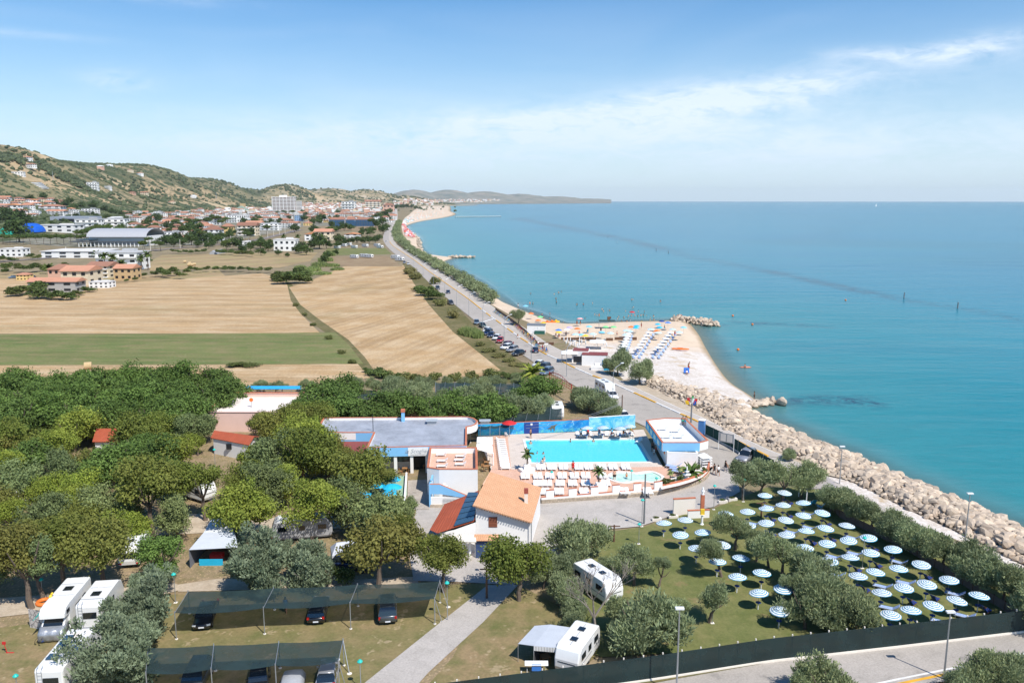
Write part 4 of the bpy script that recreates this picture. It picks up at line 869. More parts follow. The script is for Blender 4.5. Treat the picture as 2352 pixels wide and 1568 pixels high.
for x,y in ((980,948),(1096,948)):
    p=gr(x+12 if x<1000 else x+18,y+24,3.7); b=MB(); b.box(p.x,p.y,3.7,1.5,1.0,.45,.05); b.build('roof_vent',steel,rest); b=MB(); b.box(p.x,p.y,4.2,1.9,1.4,.05,.05); b.build('vent_cover',M('pale_metal',(.5,.53,.54),.4,.3),rest)
p=gr(857,985,ZR); b=MB(); b.cyl((p.x,p.y,3.7),(p.x,p.y,6.4),.05); b.cyl((p.x-.6,p.y,6.1),(p.x+.6,p.y,6.1),.02); b.cyl((p.x-.4,p.y,5.7),(p.x+.4,p.y,5.7),.02); b.build('aerial',dark,rest)
p=gr(926,962,ZR); b=MB(); b.box(p.x,p.y,3.7,.5,.5,1.6); b.build('chimney',blue,rest); b=MB(); b.box(p.x,p.y,5.3,.65,.65,.5); b.build('chimney_pot',tcot,rest)
# front fascia, sign, lower walls, columns, openings
fl=G(844,1028,ZR)-ro; fr_=G(1070,1023,ZR)-ro; fd=Vector((fr_.x-fl.x,fr_.y-fl.y,0)); fn=fd.normalized(); fo=Vector((fn.y,-fn.x,0)); frz=math.atan2(fn.y,fn.x); FLn=fd.length
def onf(t,off=0): return Vector((fl.x,fl.y,0))+fn*(t*FLn)+fo*off
a=onf(0,.16); c=onf(1,.16); b=MB(); b.wall([a,c],2.75,ZR-.02,.10); b.build('fascia',blue,rest)
a=onf(.41,.24); c=onf(.615,.24); b=MB(); b.wall([a,c],2.78,ZR-.05,.05); sg=b.build('sign_board',white,rest)
def text(s,loc,rot,size,mat,par,name='lettering',ext=.01,font_shear=.0):
    cu=bpy.data.curves.new(name,'FONT'); cu.body=s; cu.size=size; cu.extrude=ext; cu.align_x='CENTER'; cu.align_y='CENTER'; cu.shear=font_shear; cu.resolution_u=2
    me0=bpy.data.objects.new('tmp',cu); C.objects.link(me0); dg=bpy.context.evaluated_depsgraph_get(); me=bpy.data.meshes.new_from_object(me0.evaluated_get(dg)); C.objects.unlink(me0); bpy.data.objects.remove(me0)
    me.name=name; me.materials.clear(); me.materials.append(mat); o=bpy.data.objects.new(name,me); C.objects.link(o); o.location=loc; o.rotation_euler=rot; o.parent=par; return o
p=onf(.512,.28); text('la Scogliera',(p.x,p.y,3.5),(PI/2,0,frz),.85,M('sign_grey',(.35,.38,.42),.6),sg,font_shear=.3)
p=onf(.512,.28); text('ristorante  pizzeria',(p.x,p.y,3.0),(PI/2,0,frz),.3,MATS['sign_grey'],sg)
for t in (.02,.28,.445,.60,.66): p=onf(t,-.15); b=MB(); b.box(p.x,p.y,0,.45,.45,2.95,frz); b.build('column',white,rest)
a=onf(0,-2.2); c=onf(1,-2.2); b=MB(); b.wall([a,c],0,2.95,.2); b.build('front_wall',offw,rest)
for t in (.1,.2,.31,.38): p=onf(t,-2.05); b=MB(); b.box(p.x,p.y,1.1,1.6,.06,1.2,frz); wn_=b.build('window_frame',white,rest); b=MB(); b.box(p.x+fo.x*.04,p.y+fo.y*.04,1.17,1.4,.04,1.06,frz); b.build('pane',glass,wn_)
p=onf(.52,-2.02); b=MB(); b.box(p.x,p.y,0,2.8,.1,2.6,frz); b.build('door_opening',dark,rest)
b=MB(); PP=[onf(0,0),onf(1,0),Vector((*(G(1071,980,ZR)-ro).xy,0)),Vector((*(G(860,993,ZR)-ro).xy,0))]; 
b.wall([onf(0,-2.3),PP[3]],0,2.95,.2); b.wall([onf(1,-.2),PP[2]],0,2.95,.2); 
b.build('side_wall',white,rest)
# left wing
wf=G(725,992,ZR)-ro; wr=G(860,993,ZR)-ro; b=MB(); b.wall([Vector((wf.x,wf.y-.15,0)),Vector((wr.x,wr.y-.15,0))],2.6,ZR-.05,.1); b.build('wing_fascia',blue,rest)
b=MB(); b.wall([Vector((wf.x,wf.y+1.2,0)),Vector((wr.x,wr.y+1.2,0))],0,2.95,.2); b.build('wing_wall',white,rest)
mar=M('maroon_sheet',(.22,.06,.055),.7,var=.15); 
for i in range(2):
    b=MB(); b.slab((wf.x+4,wr.y-.3-i*2.1,2.75-i*.22),(wr.x+.2,wr.y-.3-i*2.1,2.75-i*.22),(wr.x-.2,wr.y-2.3-i*2.1,2.45-i*.22),(wf.x+4,wr.y-2.3-i*2.1,2.45-i*.22),.05); b.build('canopy_sheet',mar,rest)
# ---- sun terrace with white walls and stair (front right)
st=thing('roof_terrace','white-walled sun terrace with terracotta floor joined to the restaurant','terrace',G(1009,1141)); so=st.location
tz=4.0; T=[G(x,y,tz) for x,y in ((1009,1077),(1095,1077),(1094,1028),(989,1028),(983,1073))]
b=MB(); TP=[Vector((p.x-so.x,p.y-so.y,0)) for p in T]; b.wall(TP,0,tz,.25,closed=True); b.build('wall',white,st); b=MB(); b.wall(TP,tz,tz+.07,.32,closed=True); b.build('coping_tile',tcot,st)
b=MB(); b.prism([(p.x,p.y) for p in TP],3.15,3.2); b.build('floor',tile_floor,st)
S0=G(988,1166,0)-so; S1=G(1076,1166,0)-so; b=MB(); b.wall([S0,S1],0,.5,.3); b.build('stone_base',stonem,st)
b=MB(); b.add([(S0.x,S0.y,.5),(S1.x,S1.y,.5),(S1.x,S1.y,1.5),(S0.x,S0.y,1.5),(S0.x,S0.y+.2,.5),(S1.x,S1.y+.2,.5),(S1.x,S1.y+.2,1.5),(S0.x,S0.y+.2,1.5)],[(0,1,2,3),(3,2,6,7),(5,4,7,6),(1,5,6,2),(4,0,3,7)]); b.build('stair_wall',white,st)
# sloping blue parapet
yS=S0.y+.0; x0,x1,x2=S0.x,S0.x+1.3,S1.x+.1
P1=[(x0,3.25),(x1,3.25),(x2,1.55),(x2-.2,1.35),(x1+.1,1.95),(x0,1.95)]
b=MB(); b.add([(x,yS-.06,z) for x,z in P1]+[(x,yS+.14,z) for x,z in P1],[(0,5,4,1),(1,4,3,2),(7,10,11,6),(8,9,10,7),(0,1,7,6),(1,2,8,7),(0,6,11,5),(2,3,9,8)]); b.build('blue_parapet',blue,st)
b=MB(); b.tube([(x0,yS+.04,3.28),(x1,yS+.04,3.28),(x2,yS+.04,1.58)],.09,4); b.build('parapet_coping',tcot,st)
b=MB(); b.box(x0-.0,yS+1.9,0,.22,4.0,3.2); b.build('flank_wall',blue,st)
b=MB(); b.box(x0+.05,yS+1.5,0,.3,.3,3.2); b.build('corner_post',white,st)
b=MB()
for i in range(9): b.box(x1+.5+i*.28,yS+.9,0,.28,1.5,max(.2,2.9-i*.3))
b.build('stair',offw,st)
b=MB()
for i in range(5): b.cyl((x1+.4,yS-.1,.6+i*.18),(x1+2.6,yS-.1,.6+i*.18),.02,n=5)
b.build('railing',grey,st)
# white awning beside the terrace
aw=thing('awning_shelter','large white awning over the cafe tables between restaurant and pool','awning',G(1110,1078)); ao=aw.location
q1,q2,q3,q4=[G(x,y,z)-ao for x,y,z in ((1094,1029,3.3),(1133,1040,2.6),(1130,1004,2.6),(1096,1003,3.3))]
b=MB(); b.slab(q4,q3,(q1+q4)/2*1+(q2-q1)*1.0 if False else (q3+q2)/2,(q4+q1)/2,.03); b.build('awning_cloth',awn,aw); b=MB(); b.slab((q4+q1)/2-Vector((0,0,.12)),(q3+q2)/2-Vector((0,0,.12)),q2-Vector((0,0,.12)),q1-Vector((0,0,.12)),.03); b.build('awning_cloth',awn,aw)
for k,q_ in enumerate((q2,q3,(q2+q3)/2)): b=MB(); b.box(q_.x,q_.y,-.0,.18,.18,q_.z); b.build('post',tcot if k==2 else white,aw)
def tableset(loc,rz,label):
    t=thing('cafe_table',label,'table',loc,rz,None); b=MB(); b.box(0,0,.70,.8,.8,.04); b.build('table_top',wood,t)
    for sx in (-.33,.33):
        for sy in (-.33,.33): b=MB(); b.box(sx,sy,0,.05,.05,.70); b.build('leg',wood,t)
    return t
def chair(loc,rz,label,mat=None,group=None):
    mat=mat or wood; t=thing('cafe_chair',label,'chair',loc,rz,group); b=MB(); b.box(0,0,.43,.42,.42,.03); b.build('seat',mat,t); b=MB(); b.box(0,.2,.46,.42,.04,.42); b.build('backrest',mat,t)
    for sx in (-.18,.18):
        for sy in (-.18,.18): b=MB(); b.box(sx,sy,0,.035,.035,.43); b.build('leg',mat,t)
    return t
for i,(x,y) in enumerate(((1118,1070),(1106,1066),(1116,1080))): tableset(G(x,y,.3),.1*i,'wooden cafe table under the white awning, '+ORD[i+1]+' from pool side')
for i,(x,y) in enumerate(((1112,1063),(1124,1075),(1108,1076),(1122,1064))): chair(G(x,y,.3),i*1.6,'brown wooden chair under the white awning, '+ORD[i+1]+' of four')
tableset(G(930,1085,0),0,'wooden table at restaurant entrance left of the column'); tableset(G(978,1078,0),0,'wooden table at the restaurant door, right side'); chair(G(920,1088),1.5,'wooden chair left of the restaurant entrance column'); chair(G(936,1091),-1.5,'wooden chair touching the restaurant entrance table')
# ---- house with the orange tiled roof
ho=thing('house','white house with a large sloping orange tiled roof and chimney','house',G(1090,1250)); hh=ho.location
def gh(x,y,z): p=G(x,y,z)-hh; return Vector((p.x,p.y,z))
FLp,FRp,BRp,BLp=gh(1086,1159,5.8),gh(1222,1199,3.6),gh(1245,1119,3.6),gh(1126,1083,5.8)
ex=(FRp-FLp); ey=(BLp-FLp)
def hp(u,v,z=None):
    p=FLp+ex*u+ey*v; return p if z is None else Vector((p.x,p.y,z))
b=MB(); b.slab(FLp,FRp,BRp,BLp,.14); b.build('roof',tile_o,ho)
b=MB(); lo=[hp(.03,.05,0),hp(.96,.05,0),hp(.96,.95,0),hp(.03,.95,0)]; hi=[hp(u,v)-Vector((0,0,.15)) for u,v in ((.03,.05),(.96,.05),(.96,.95),(.03,.95))]
b.add(lo+hi,[(0,1,5,4),(1,2,6,5),(2,3,7,6),(3,0,4,7)]); b.build('wall',white,ho)
b=MB()
for i in range(22): p=hp(.02+i*.044,.0)-Vector((0,0,.2)); b.box(p.x,p.y+.1,p.z-.02,.09,.5,.10)
o=b.build('rafter_ends',dwood,ho)
p=hp(.47,.05,3.0); b=MB(); b.box(p.x-1.0,p.y-.04,2.85,1.0,.08,1.25,.02); sh=b.build('shutter',M('brown_shutter',(.26,.09,.05),.7),ho)
b=MB()
for i in range(6): b.box(p.x-1.0,p.y-.09,2.9+i*.2,.9,.04,.05,.02)
b.build('slats',MATS['brown_shutter'],sh)['kind']='stuff'
p=hp(.80,.45); b=MB(); b.box(p.x,p.y,p.z-.3,.42,.42,1.5); cc_=b.build('chimney',offw,ho); b=MB(); b.box(p.x,p.y,p.z+1.2,.5,.5,.55); b.build('chimney_cowl',M('brick_red',(.32,.08,.06),.8,var=.3,scale=6),cc_)
p=hp(.97,.02); b=MB(); b.cyl((p.x+.1,p.y-.1,0),(p.x+.1,p.y-.1,3.4),.05); b.build('drainpipe',steel,ho)
# left lower wing: red roof with solar panels
RR=[gh(1101,1125,3.9),gh(1021,1157,2.7),gh(987,1216,2.7),gh(1005,1224,2.9),gh(1041,1212,3.3),gh(1089,1197,3.9)]
b=MB(); b.add(RR,[(5,4,3,2,1,0)]); b.build('wing_roof',tile_r,ho)
W=[gh(1093,1197,3.8),gh(1045,1214,3.2),gh(1010,1222,2.8),gh(1030,1160,2.7),gh(1098,1130,3.8)]
b=MB(); V=[(p.x,p.y,0) for p in W]+[(p.x,p.y,p.z-.08) for p in W]; b.add(V,[(i,(i+1)%5,5+(i+1)%5,5+i) for i in range(5)]+[(0,4,9,5)]); b.build('wing_wall',white,ho)
sp0,sp1,sp2,sp3=gh(1042,1210,3.35),gh(1088,1196,3.95),gh(1098,1131,3.95),gh(1076,1131,3.55)
for i in range(6):
    t0,t1=i/6+.01,(i+1)/6-.012; a=sp0.lerp(sp3,t0); d_=sp0.lerp(sp3,t1); b_=sp1.lerp(sp2,t0); c_=sp1.lerp(sp2,t1); up=Vector((0,0,.12))
    b=MB(); b.slab(a+up,b_+up,c_+up,d_+up,.06); b.build('solar_panel',solar,ho)
p=gh(1076,1200,3.2); b=MB(); b.box(p.x+.2,p.y-.6,1.9,1.0,.1,.8); b.build('window_opening',dark,ho)
# porches
c1,c2,c3,c4_=gh(1090,1226,2.7),gh(1146,1226,2.7),gh(1146,1241,2.35),gh(1088,1241,2.35)
b=MB(); b.slab(c4_,c3,c2,c1,.08); b.build('porch_roof',tile_o,ho)
b=MB(); p=(c3+c4_)/2; b.box(p.x+.1,p.y+.35,.1,2.6,.08,2.1); b.build('shop_window',M('blue_window',(.025,.06,.16),.15,spec=.7),ho)
d1,d2,d3,d4=gh(1033,1228,2.6),gh(1092,1228,2.6),gh(1094,1243,2.4),gh(1028,1243,2.4)
b=MB(); b.slab(d4,d3,d2,d1,.12); b.build('porch_canopy',offw,ho)
for x in (1036,1048,1064,1079,1093): p=gh(x,1283,0); b=MB(); b.cyl((p.x,p.y+.3,0),(p.x,p.y+.3,2.35),.13,n=10); b.build('column',plast,ho)
b=MB(); p=gh(1064,1278,0); b.box(p.x,p.y+.7,0,3.4,1.6,.15); b.build('porch_step',pinkf,ho)
# ---- pool house on the right with roof terrace
phs=thing('pool_building','white and blue pool building with an open roof terrace','pool building',G(1533,1071,ZT)); po=phs.location
zz=4.2
TPz=[G(x,y,zz) for x,y in ((1522,1016),(1607,1016),(1625,1011),(1573,961),(1528,960.5),(1486,965))]
TQ=[Vector((p.x-po.x,p.y-po.y,0)) for p in TPz]; zz-=ZT
b=MB(); b.wall([TQ[5],TQ[0],TQ[1],TQ[2],TQ[3],TQ[4]],zz-1.25,zz,.22,closed=True); b.build('parapet',white,phs)
b=MB(); b.wall(TQ,zz,zz+.07,.30,closed=True); b.build('coping_tile',tcot,phs)
b=MB(); b.prism([(p.x,p.y) for p in TQ],zz-1.25,zz-1.0); b.build('roof_deck',M('white_roof',(.70,.72,.74),.6,var=.1,scale=.5),phs)
a,c=TQ[0],TQ[1]; off=Vector((0,-.14,0)); b=MB(); b.wall([a+off,c+off],zz-1.3,zz-.03,.08); b.build('fascia',blue,phs)
a,c=TQ[5],TQ[0]; d=(c-a).normalized(); nl=Vector((d.y,-d.x,0)); 
if nl.x>0: nl=-nl
b=MB(); b.wall([a+nl*.15,c+nl*.15],zz-1.3,zz-.03,.08); b.build('side_fascia',teal,phs)
for i in range(4):
    p=a.lerp(c,.16+i*.22)+nl*.21; b=MB(); b.box(p.x,p.y,zz-1.0,(c-a).length*.13,.05,.8,math.atan2(d.y,d.x)); b.build('panel',offw,phs)
G0=[Vector((*(G(x,y,ZT)-po).xy,0)) for x,y in ((1533,1071),(1600,1073))]; e0=TQ[5]+Vector((1.2,-.5,0)); e1=TQ[3]+Vector((-1.0,-.8,0))
b=MB(); b.wall([G0[0],G0[1],Vector((G0[1].x+.6,e1.y,0)),Vector((e0.x,e0.y,0))],0,zz-1.25,.25,closed=True); b.build('wall',white,phs)
lb=thing('lifebuoy','orange lifebuoy ring hung on the pool building corner','lifebuoy',G(1530,1060,ZT)+Vector((-.1,-.3,1.6)))
def ring(R_,r_,n=14,m=6,mat=None,axis='y'):
    b=MB(); b.smooth=True; P=[]
    for i in range(n):
        a=2*PI*i/n
        for j in range(m):
            c=2*PI*j/m; rr=R_+r_*math.cos(c); q_=(rr*math.cos(a),rr*math.sin(a),r_*math.sin(c)); P.append((q_[0],q_[2],q_[1]) if axis=='y' else q_)
    Fs=[(i*m+j,((i+1)%n)*m+j,((i+1)%n)*m+(j+1)%m,i*m+(j+1)%m) for i in range(n) for j in range(m)]; b.add(P,Fs); return b
ring(.32,.08).build('ring',orm,lb)
# white bar counter beside it
bc=thing('bar_counter','white slatted bar counter with shelves beside the pool building','counter',G(1612,1068,ZT)); 
for i in range(4): b=MB(); b.box(.2,0,.25+i*.4,1.6,2.6,.06,.25); b.build('shelf',plast,bc)
for sx,sy in ((-.6,-1.2),(.9,-1.1),(-.5,1.2),(.9,1.2)): b=MB(); b.box(sx+.1,sy,0,.08,.08,1.5,.25); b.build('leg',plast,bc)
# ---- pink flat building, red-roof huts
pk=thing('pink_building','pale pink flat-roofed building with tiled parapet behind the trees','building',G(560,985)); o=pk.location
top=[G(x,y,3.6) for x,y in ((482,946),(735,946),(728,903),(508,903))]
block(pk,'wall',top,3.6,pink,roof=pinkf,cop=pink,o=o,ph=.7,ct=.5)
b=MB(); ps=[Vector((p.x-o.x,p.y-o.y,0)) for p in top]; b.wall([ps[2],ps[3],ps[0]],3.68,3.8,.45); b.build('parapet_tiles',tcot,pk)
bh=thing('basketball_hoop','orange disc on a slim pole standing on the pink roof','pole',G(578,935,2.9)); b=MB(); b.cyl((0,0,0),(0,0,1.6),.04); b.build('pole',steel,bh); b=MB(); b.cyl((0,-.05,1.4),(0,.05,1.4),.35,n=14); b.build('disc',orm,bh)
cw=thing('canopy','long bright blue canopy on thin posts before the stubble field','canopy',G(625,900)); o=cw.location
a,c,d_,e_=[G(x,y,z)-o for x,y,z in ((556,893,2.3),(692,893,2.3),(692,886,2.6),(556,886,2.6))]; b=MB(); b.slab(a,c,d_,e_,.05); b.build('cloth',M('sky_blue_cloth',(.03,.34,.68),.7),cw)
for i in range(7): p=a.lerp(c,i/6); b=MB(); b.cyl((p.x,p.y,0),(p.x,p.y,2.3),.05); b.build('post',steel,cw)
def hut(lab,ridge,eavL,zr,ze,x,y):
    t=thing('hut',lab,'hut',G(x,y)); o=t.location
    q=[G(*p_)-o for p_ in ridge]+[G(*p_)-o for p_ in eavL]
    return t,q
def gable(lab,corners,ze,zr,wmat,rmat,name='hut',cat='hut',axis=0):
    """corners: four roof-eave points in the photo (front-left, front-right, back-right, back-left) at height ze"""
    P=[G(x,y,ze) for x,y in corners]; o=sum(P,Vector())/4; o.z=0; t=thing(name,lab,cat,o); Q=[p-o for p in P]
    I=[Vector((p.x*.9,p.y*.9,0)) for p in Q]
    if axis==0: r0,r1=(Q[0]+Q[3])/2,(Q[1]+Q[2])/2; sl=[(0,1,'r1','r0'),(2,3,'r0','r1')]
    r0.z=r1.z=zr
    b=MB(); b.slab(Q[0],Q[1],r1,r0,.1); b.build('roof_slope',rmat,t); b=MB(); b.slab(Q[2],Q[3],r0,r1,.1); b.build('roof_slope',rmat,t)
    i0,i1=r0*.9,r1*.9; i0.z=i1.z=zr-.15
    V=[(p.x,p.y,0) for p in I]+[(p.x,p.y,ze-.08) for p in I]+[i0,i1]
    b=MB(); b.add(V,[(0,1,5,4),(1,2,6,9,5),(2,3,7,6),(3,0,4,8,7)]); b.build('wall',wmat,t); return t,Q
t,Q=gable('white washroom hut with a red roof left of the restaurant',((484,1005),(572,1022),(596,1002),(502,990)),2.7,3.4,white,tile_r)
b=MB(); m_=(Q[0]+Q[1])/2; b.box(m_.x*.93,m_.y*.93-.05,1.4,1.2,.1,.9,.1); b.build('window',dark,t)
gable('hut with a red roof half hidden by elms at far left',((212,1014),(300,1014),(330,984),(232,982)),2.5,3.5,white,tile_r)
# ============================================================ PARASOLS, LOUNGERS
SH_=40.0
def stripe_mat(name,c1,c2,n,rad):
    """concentric printed stripes round the canopy's own axis"""
    if name in MATS: return MATS[name]
    m=newmat(name); b=NB(m); oc=objc(b); s=b.new('ShaderNodeSeparateXYZ',i_0=oc); r=b.m('SQRT',b.m('ADD',b.m('MULTIPLY',s.outputs[0],s.outputs[0]),b.m('MULTIPLY',s.outputs[1],s.outputs[1])))
    f=b.m('GREATER_THAN',b.m('FRACT',b.m('MULTIPLY',r,n/rad)),.52); col=b.mix(f,c4(c1),c4(c2)); oi=b.new('ShaderNodeObjectInfo').outputs['Random']; col=b.new('ShaderNodeHueSaturation',i_Color=col,i_Saturation=b.rng(oi,0,1,.75,1.05),i_Value=b.rng(oi,0,1,.9,1.03)).outputs[0]; finish(b,m,col,.8,0,.1); MATS[name]=m; return m
stripeA=stripe_mat('striped_canvas',(.78,.80,.78),(.06,.27,.42),5.0,.98)
polem=M('white_pole',(.72,.74,.74),.4,var=.04)
def canopy_mesh(name,mat,r,h,n=10,scal=.05):
    b=MB(); b.smooth=False; P=[(0,0,h)]; k=n*2
    for j,(t,z) in enumerate(((.5,.62),(.97,.04),(1.0,-.06))):
        for i in range(k):
            a=2*PI*i/k; rr=r*t*(1-(scal if i%2 else 0)); P.append((rr*math.cos(a),rr*math.sin(a),h*z+(0.03 if i%2 and j==0 else 0)))
    Fs=[(0,1+i,1+(i+1)%k) for i in range(k)]+[(1+j*k+i,1+(j+1)*k+i,1+(j+1)*k+(i+1)%k,1+j*k+(i+1)%k) for j in range(2) for i in range(k)]
    b.add(P,Fs); return b.mesh(name,mat)
def parasol(loc,label,group,cm,h=2.05,r=1.05,table=True,tilt=0,name='parasol',post=.75):
    t=thing(name,label,'parasol',loc,0,group)
    c=link('canopy',cm,t,(0,0,h)); c.rotation_euler=(tilt,0,0)
    b=MB(); b.cyl((0,0,.5 if table else 0),(0,0,h+.35),.02,n=6); b.build('pole',steel,t)
    if table:
        b=MB(); b.cyl((0,0,0),(0,0,post),.055,n=8); b.build('post',polem,t)
        b=MB(); b.cyl((0,0,post),(0,0,post+.05),.26,n=12); b.cyl((0,0,post-.1),(0,0,post),.09,.2,n=8); b.build('tray',navy,t)
    return t
cmA=canopy_mesh('canopy',stripeA,.98,.36)
proto=None
def rowsum(lst): return lst
U={'A':[(1525,1198),(1563,1225),(1600,1256),(1648,1286),(1694,1321),(1743,1358),(1791,1399)],
'B':[(1574,1191),(1614,1219),(1659,1248),(1702,1278),(1750,1312),(1799,1349)],
'C':[(1667,1177),(1718,1204),(1757,1233)],
'D':[(1717,1172),(1760,1198),(1807,1225),(1850,1254),(1905,1285),(1971,1319),(2025,1357),(2092,1397)],
'E':[(1760,1165),(1805,1191),(1852,1216),(1900,1245),(1953,1276),(2011,1310),(2076,1346),(2144,1387)],
'F':[(1757,1135),(1799,1157),(1845,1181),(1897,1210),(1949,1238),(2000,1266),(2064,1302),(2129,1338),(2198,1375)],
'G':[(1802,1129),(1845,1152),(1889,1175),(1945,1204),(1995,1232),(2051,1258),(2116,1293),(2180,1328),(2249,1364)],
'H':[(1853,1294),(2046,1408)]}
RN={'A':'leftmost diagonal row on the lawn','B':'second diagonal row from left','C':'short third row behind a tamarisk','D':'fourth diagonal row from left','E':'fifth diagonal row from left','F':'second row from seaside hedge','G':'row nearest the seaside hedge','H':'gap among the big tamarisks'}
lounger_spots=[]
for k,l in U.items():
    for i,(x,y) in enumerate(l):
        p=G(x,y,1.98); q_=Vector((p.x,p.y,.07)); lab='blue striped parasol, %s from far end of %s'%(ORD[i+1],RN[k])
        if proto is None: proto=parasol(q_,lab,'striped parasols on the lawn',cmA,1.75); o=proto
        else: o=copy_tree(proto,q_,random.uniform(0,6),lab)
        for ch in o.children:
            if ch.name.startswith('canopy'): ch.rotation_euler=(random.uniform(-.09,.09),random.uniform(-.09,.09),random.uniform(0,6))
        lounger_spots.append((k,i,q_))
# ---- sun loungers and deck chairs
stripeL=newmat('striped_towel_cloth'); q=NB(stripeL); s_=q.new('ShaderNodeSeparateXYZ',i_0=objc(q)); finish(q,stripeL,q.mix(q.m('GREATER_THAN',q.m('FRACT',q.m('MULTIPLY',s_.outputs[0],5.)),.6),c4((.03,.16,.50)),c4((.70,.74,.78))),.8)
def lounger_proto(name,cloth,frame,label,loc,group,up=.45):
    t=thing(name,label,'sun lounger',loc,0,group)
    b=MB(); b.box(0,.35,.30,.58,1.25,.04); b.build('seat',cloth,t)
    b=MB(); b.slab((-.29,-.28,.34),(.29,-.28,.34),(.29,-.85,.34+up),(-.29,-.85,.34+up),.04); b.build('backrest',cloth,t)
    for s in (-1,1): b=MB(); b.box(s*.31,.1,.26,.04,1.8,.06); b.build('side_rail',frame,t)
    for sx,sy in ((-.28,-.6),(.28,-.6),(-.28,.8),(.28,.8)): b=MB(); b.box(sx,sy,0,.05,.06,.28); b.build('leg',frame,t)
    return t
def deckchair(loc,rz,label,group):
    t=thing('deck_chair',label,'deck chair',loc,rz,group)
    b=MB(); P=[(-.26,.45,.42),(.26,.45,.42),(.26,.0,.24),(-.26,.0,.24)]; b.slab(*P,.03); b.slab((-.26,0,.24),(.26,0,.24),(.26,-.55,.95),(-.26,-.55,.95),.03); b.build('canvas_sling',navy,t)
    for s in (-1,1):
        b=MB(); b.tube([(s*.3,.55,0),(s*.3,-.6,1.0)],.025,5); b.tube([(s*.3,-.5,0),(s*.3,.48,.45)],.025,5); o=b.build('side_frame',dwood,t)
        o['kind']='stuff'
    return t
lg=None; dk=None; n=0
for (k,i,p) in lounger_spots:
    if k in 'AB' : continue
    if k=='C' and i!=0 and i!=1: continue
    which='l' if (k=='G') or ((i+ord(k))%2==0) else 'd'
    off=Vector((.75,-.35,0)) if k!='G' else Vector((.7,-.2,0)); q_=p+off
    if which=='l' and not (k=='G' and i%2==0):
        lab='blue striped sun lounger beside the %s parasol in %s'%(ORD[i+1],RN[k].replace(' on the lawn',''))
        if lg is None: lg=lounger_proto('sun_lounger',stripeL,steel,lab,q_,'blue loungers on the lawn'); o=lg
        else: o=copy_tree(lg,q_,None,lab)
        o.rotation_euler.z=R(55)+random.uniform(-.15,.15)
    else:
        lab='navy deck chair with dark wooden frame beside the %s parasol in %s'%(ORD[i+1],RN[k].replace(' on the lawn',''))
        if len(lab.split())>16: lab='navy wooden deck chair beside the %s parasol in %s'%(ORD[i+1],RN[k].replace(' on the lawn',''))
        if dk is None: dk=deckchair(q_,0,lab,'deck chairs on the lawn'); o=dk
        else: o=copy_tree(dk,q_,None,lab)
        o.rotation_euler.z=R(-65)+random.uniform(-.2,.2)
# pool loungers
WL='white plastic sun lounger '
wl=lounger_proto('sun_lounger',plast,plast,WL+'alone on pale paving right of the pool mural',G(1576*0+1468,1015,ZT),'white loungers on the pool terrace',.34); wl.rotation_euler.z=R(150)
def putl(x,y,rz,label,z=ZT):
    return copy_tree(wl,G(x,y,z),rz,label,scale=(.95,.84,.95))
rows_=[(1067,[1233,1258,1285,1320,1343,1373,1399,1428],'first row before the pool'),(1087,[1197,1226,1253,1282,1310,1336,1374],'second row before the pool'),(1104,[1226,1248,1277,1306,1336,1382],'third row before the pool'),(1131,[1242,1275,1332,1425,1478],'front row behind the white piers')]
for y,xs,nm in rows_:
    yy=y+(11 if y<1130 else 3)
    for j,x in enumerate(xs):
        for s in (0,1):
            if False: pass
            putl(x+s*11+4,yy-(x-1200)*.004,R(180)+random.uniform(-.06,.06),WL+'in %s, %s from left'%(nm,ordn(j*2+s+1)))
for j in range(15): putl(1149+j*.75,1012+j*4.7,R(-88)+random.uniform(-.05,.05),WL+'in the stack-like column beside the awning, %s from its far end'%ordn(j+1))
for j,(x,y) in enumerate(((1017,1055),(1057,1053),(1017,1067),(1059,1063),(1015,1041),(1060,1044))): putl(x,y+6,R(88),WL+'on the terracotta roof terrace, %s of six'%ordn(j+1),3.2)
for j,(x,y) in enumerate(((1523,985),(1552,990),(1532,1003),(1560,1003))): putl(x,y+3,R(85),WL+'on the pool building roof, %s of four'%ordn(j+1),3.2)
for j,x in enumerate((1328,1342,1356,1380,1394,1408,1422,1438,1452)): putl(x,1001-j*.2,R(180+random.uniform(-10,10)),WL+'under parasols along the pale mural, %s from left'%ordn(j+1))
bl=[copy_tree(lg,G(x,y,ZT),R(60),'pale blue moulded lounger stored beside the planting bed, %s of three'%ordn(j+1),'blue loungers beside the bed',scale=1.25) for j,(x,y) in enumerate(((1548,1076),(1556,1082),(1562,1088)))]
for j,(x,y) in enumerate(((1348,977),(1384,976),(1424,978),(1446,973))): copy_tree(proto,G(x,y+32,ZT),0,'pale striped parasol by the mural wall, %s from left'%ordn(j+1),'parasols along the mural wall',scale=1.1)
cmR=canopy_mesh('canopy',redm,1.25,.45,8,.02); parasol(G(1170,1000,ZT),'large plain red parasol in front of the mural wall','',cmR,2.2,table=False)
chair(G(1163,1003,ZT),2.6,'white plastic chair under the red parasol',plast)
cmT=canopy_mesh('canopy',cyan,1.15,.5,8,.03)
p0=None
for j,(x,y) in enumerate(((902,1099),(898,1117),(904,1117),(896,1131),(835,1135),(870,1112),(783,1122),(800,1108),(846,1102))):
    lab='bright turquoise parasol in the garden left of the cobbled walk, %s from its gate side'%ordn(j+1)
    p_=G(x,y,2.2); p_.z=0
    if p0 is None: p0=parasol(p_,lab,'turquoise garden parasols',cmT,2.1,table=False)
    else: copy_tree(p0,p_,random.uniform(0,3),lab)
sheet('garden_floor',PG([(800,1145),(935,1140),(935,1095),(880,1090),(800,1100)]),.12,M('green_paving',(.30,.42,.28),.8))
hb_=thing('garden_hedge','low white wall with a flowering hedge beside the cobbled walk','hedge',G(932,1140)); 
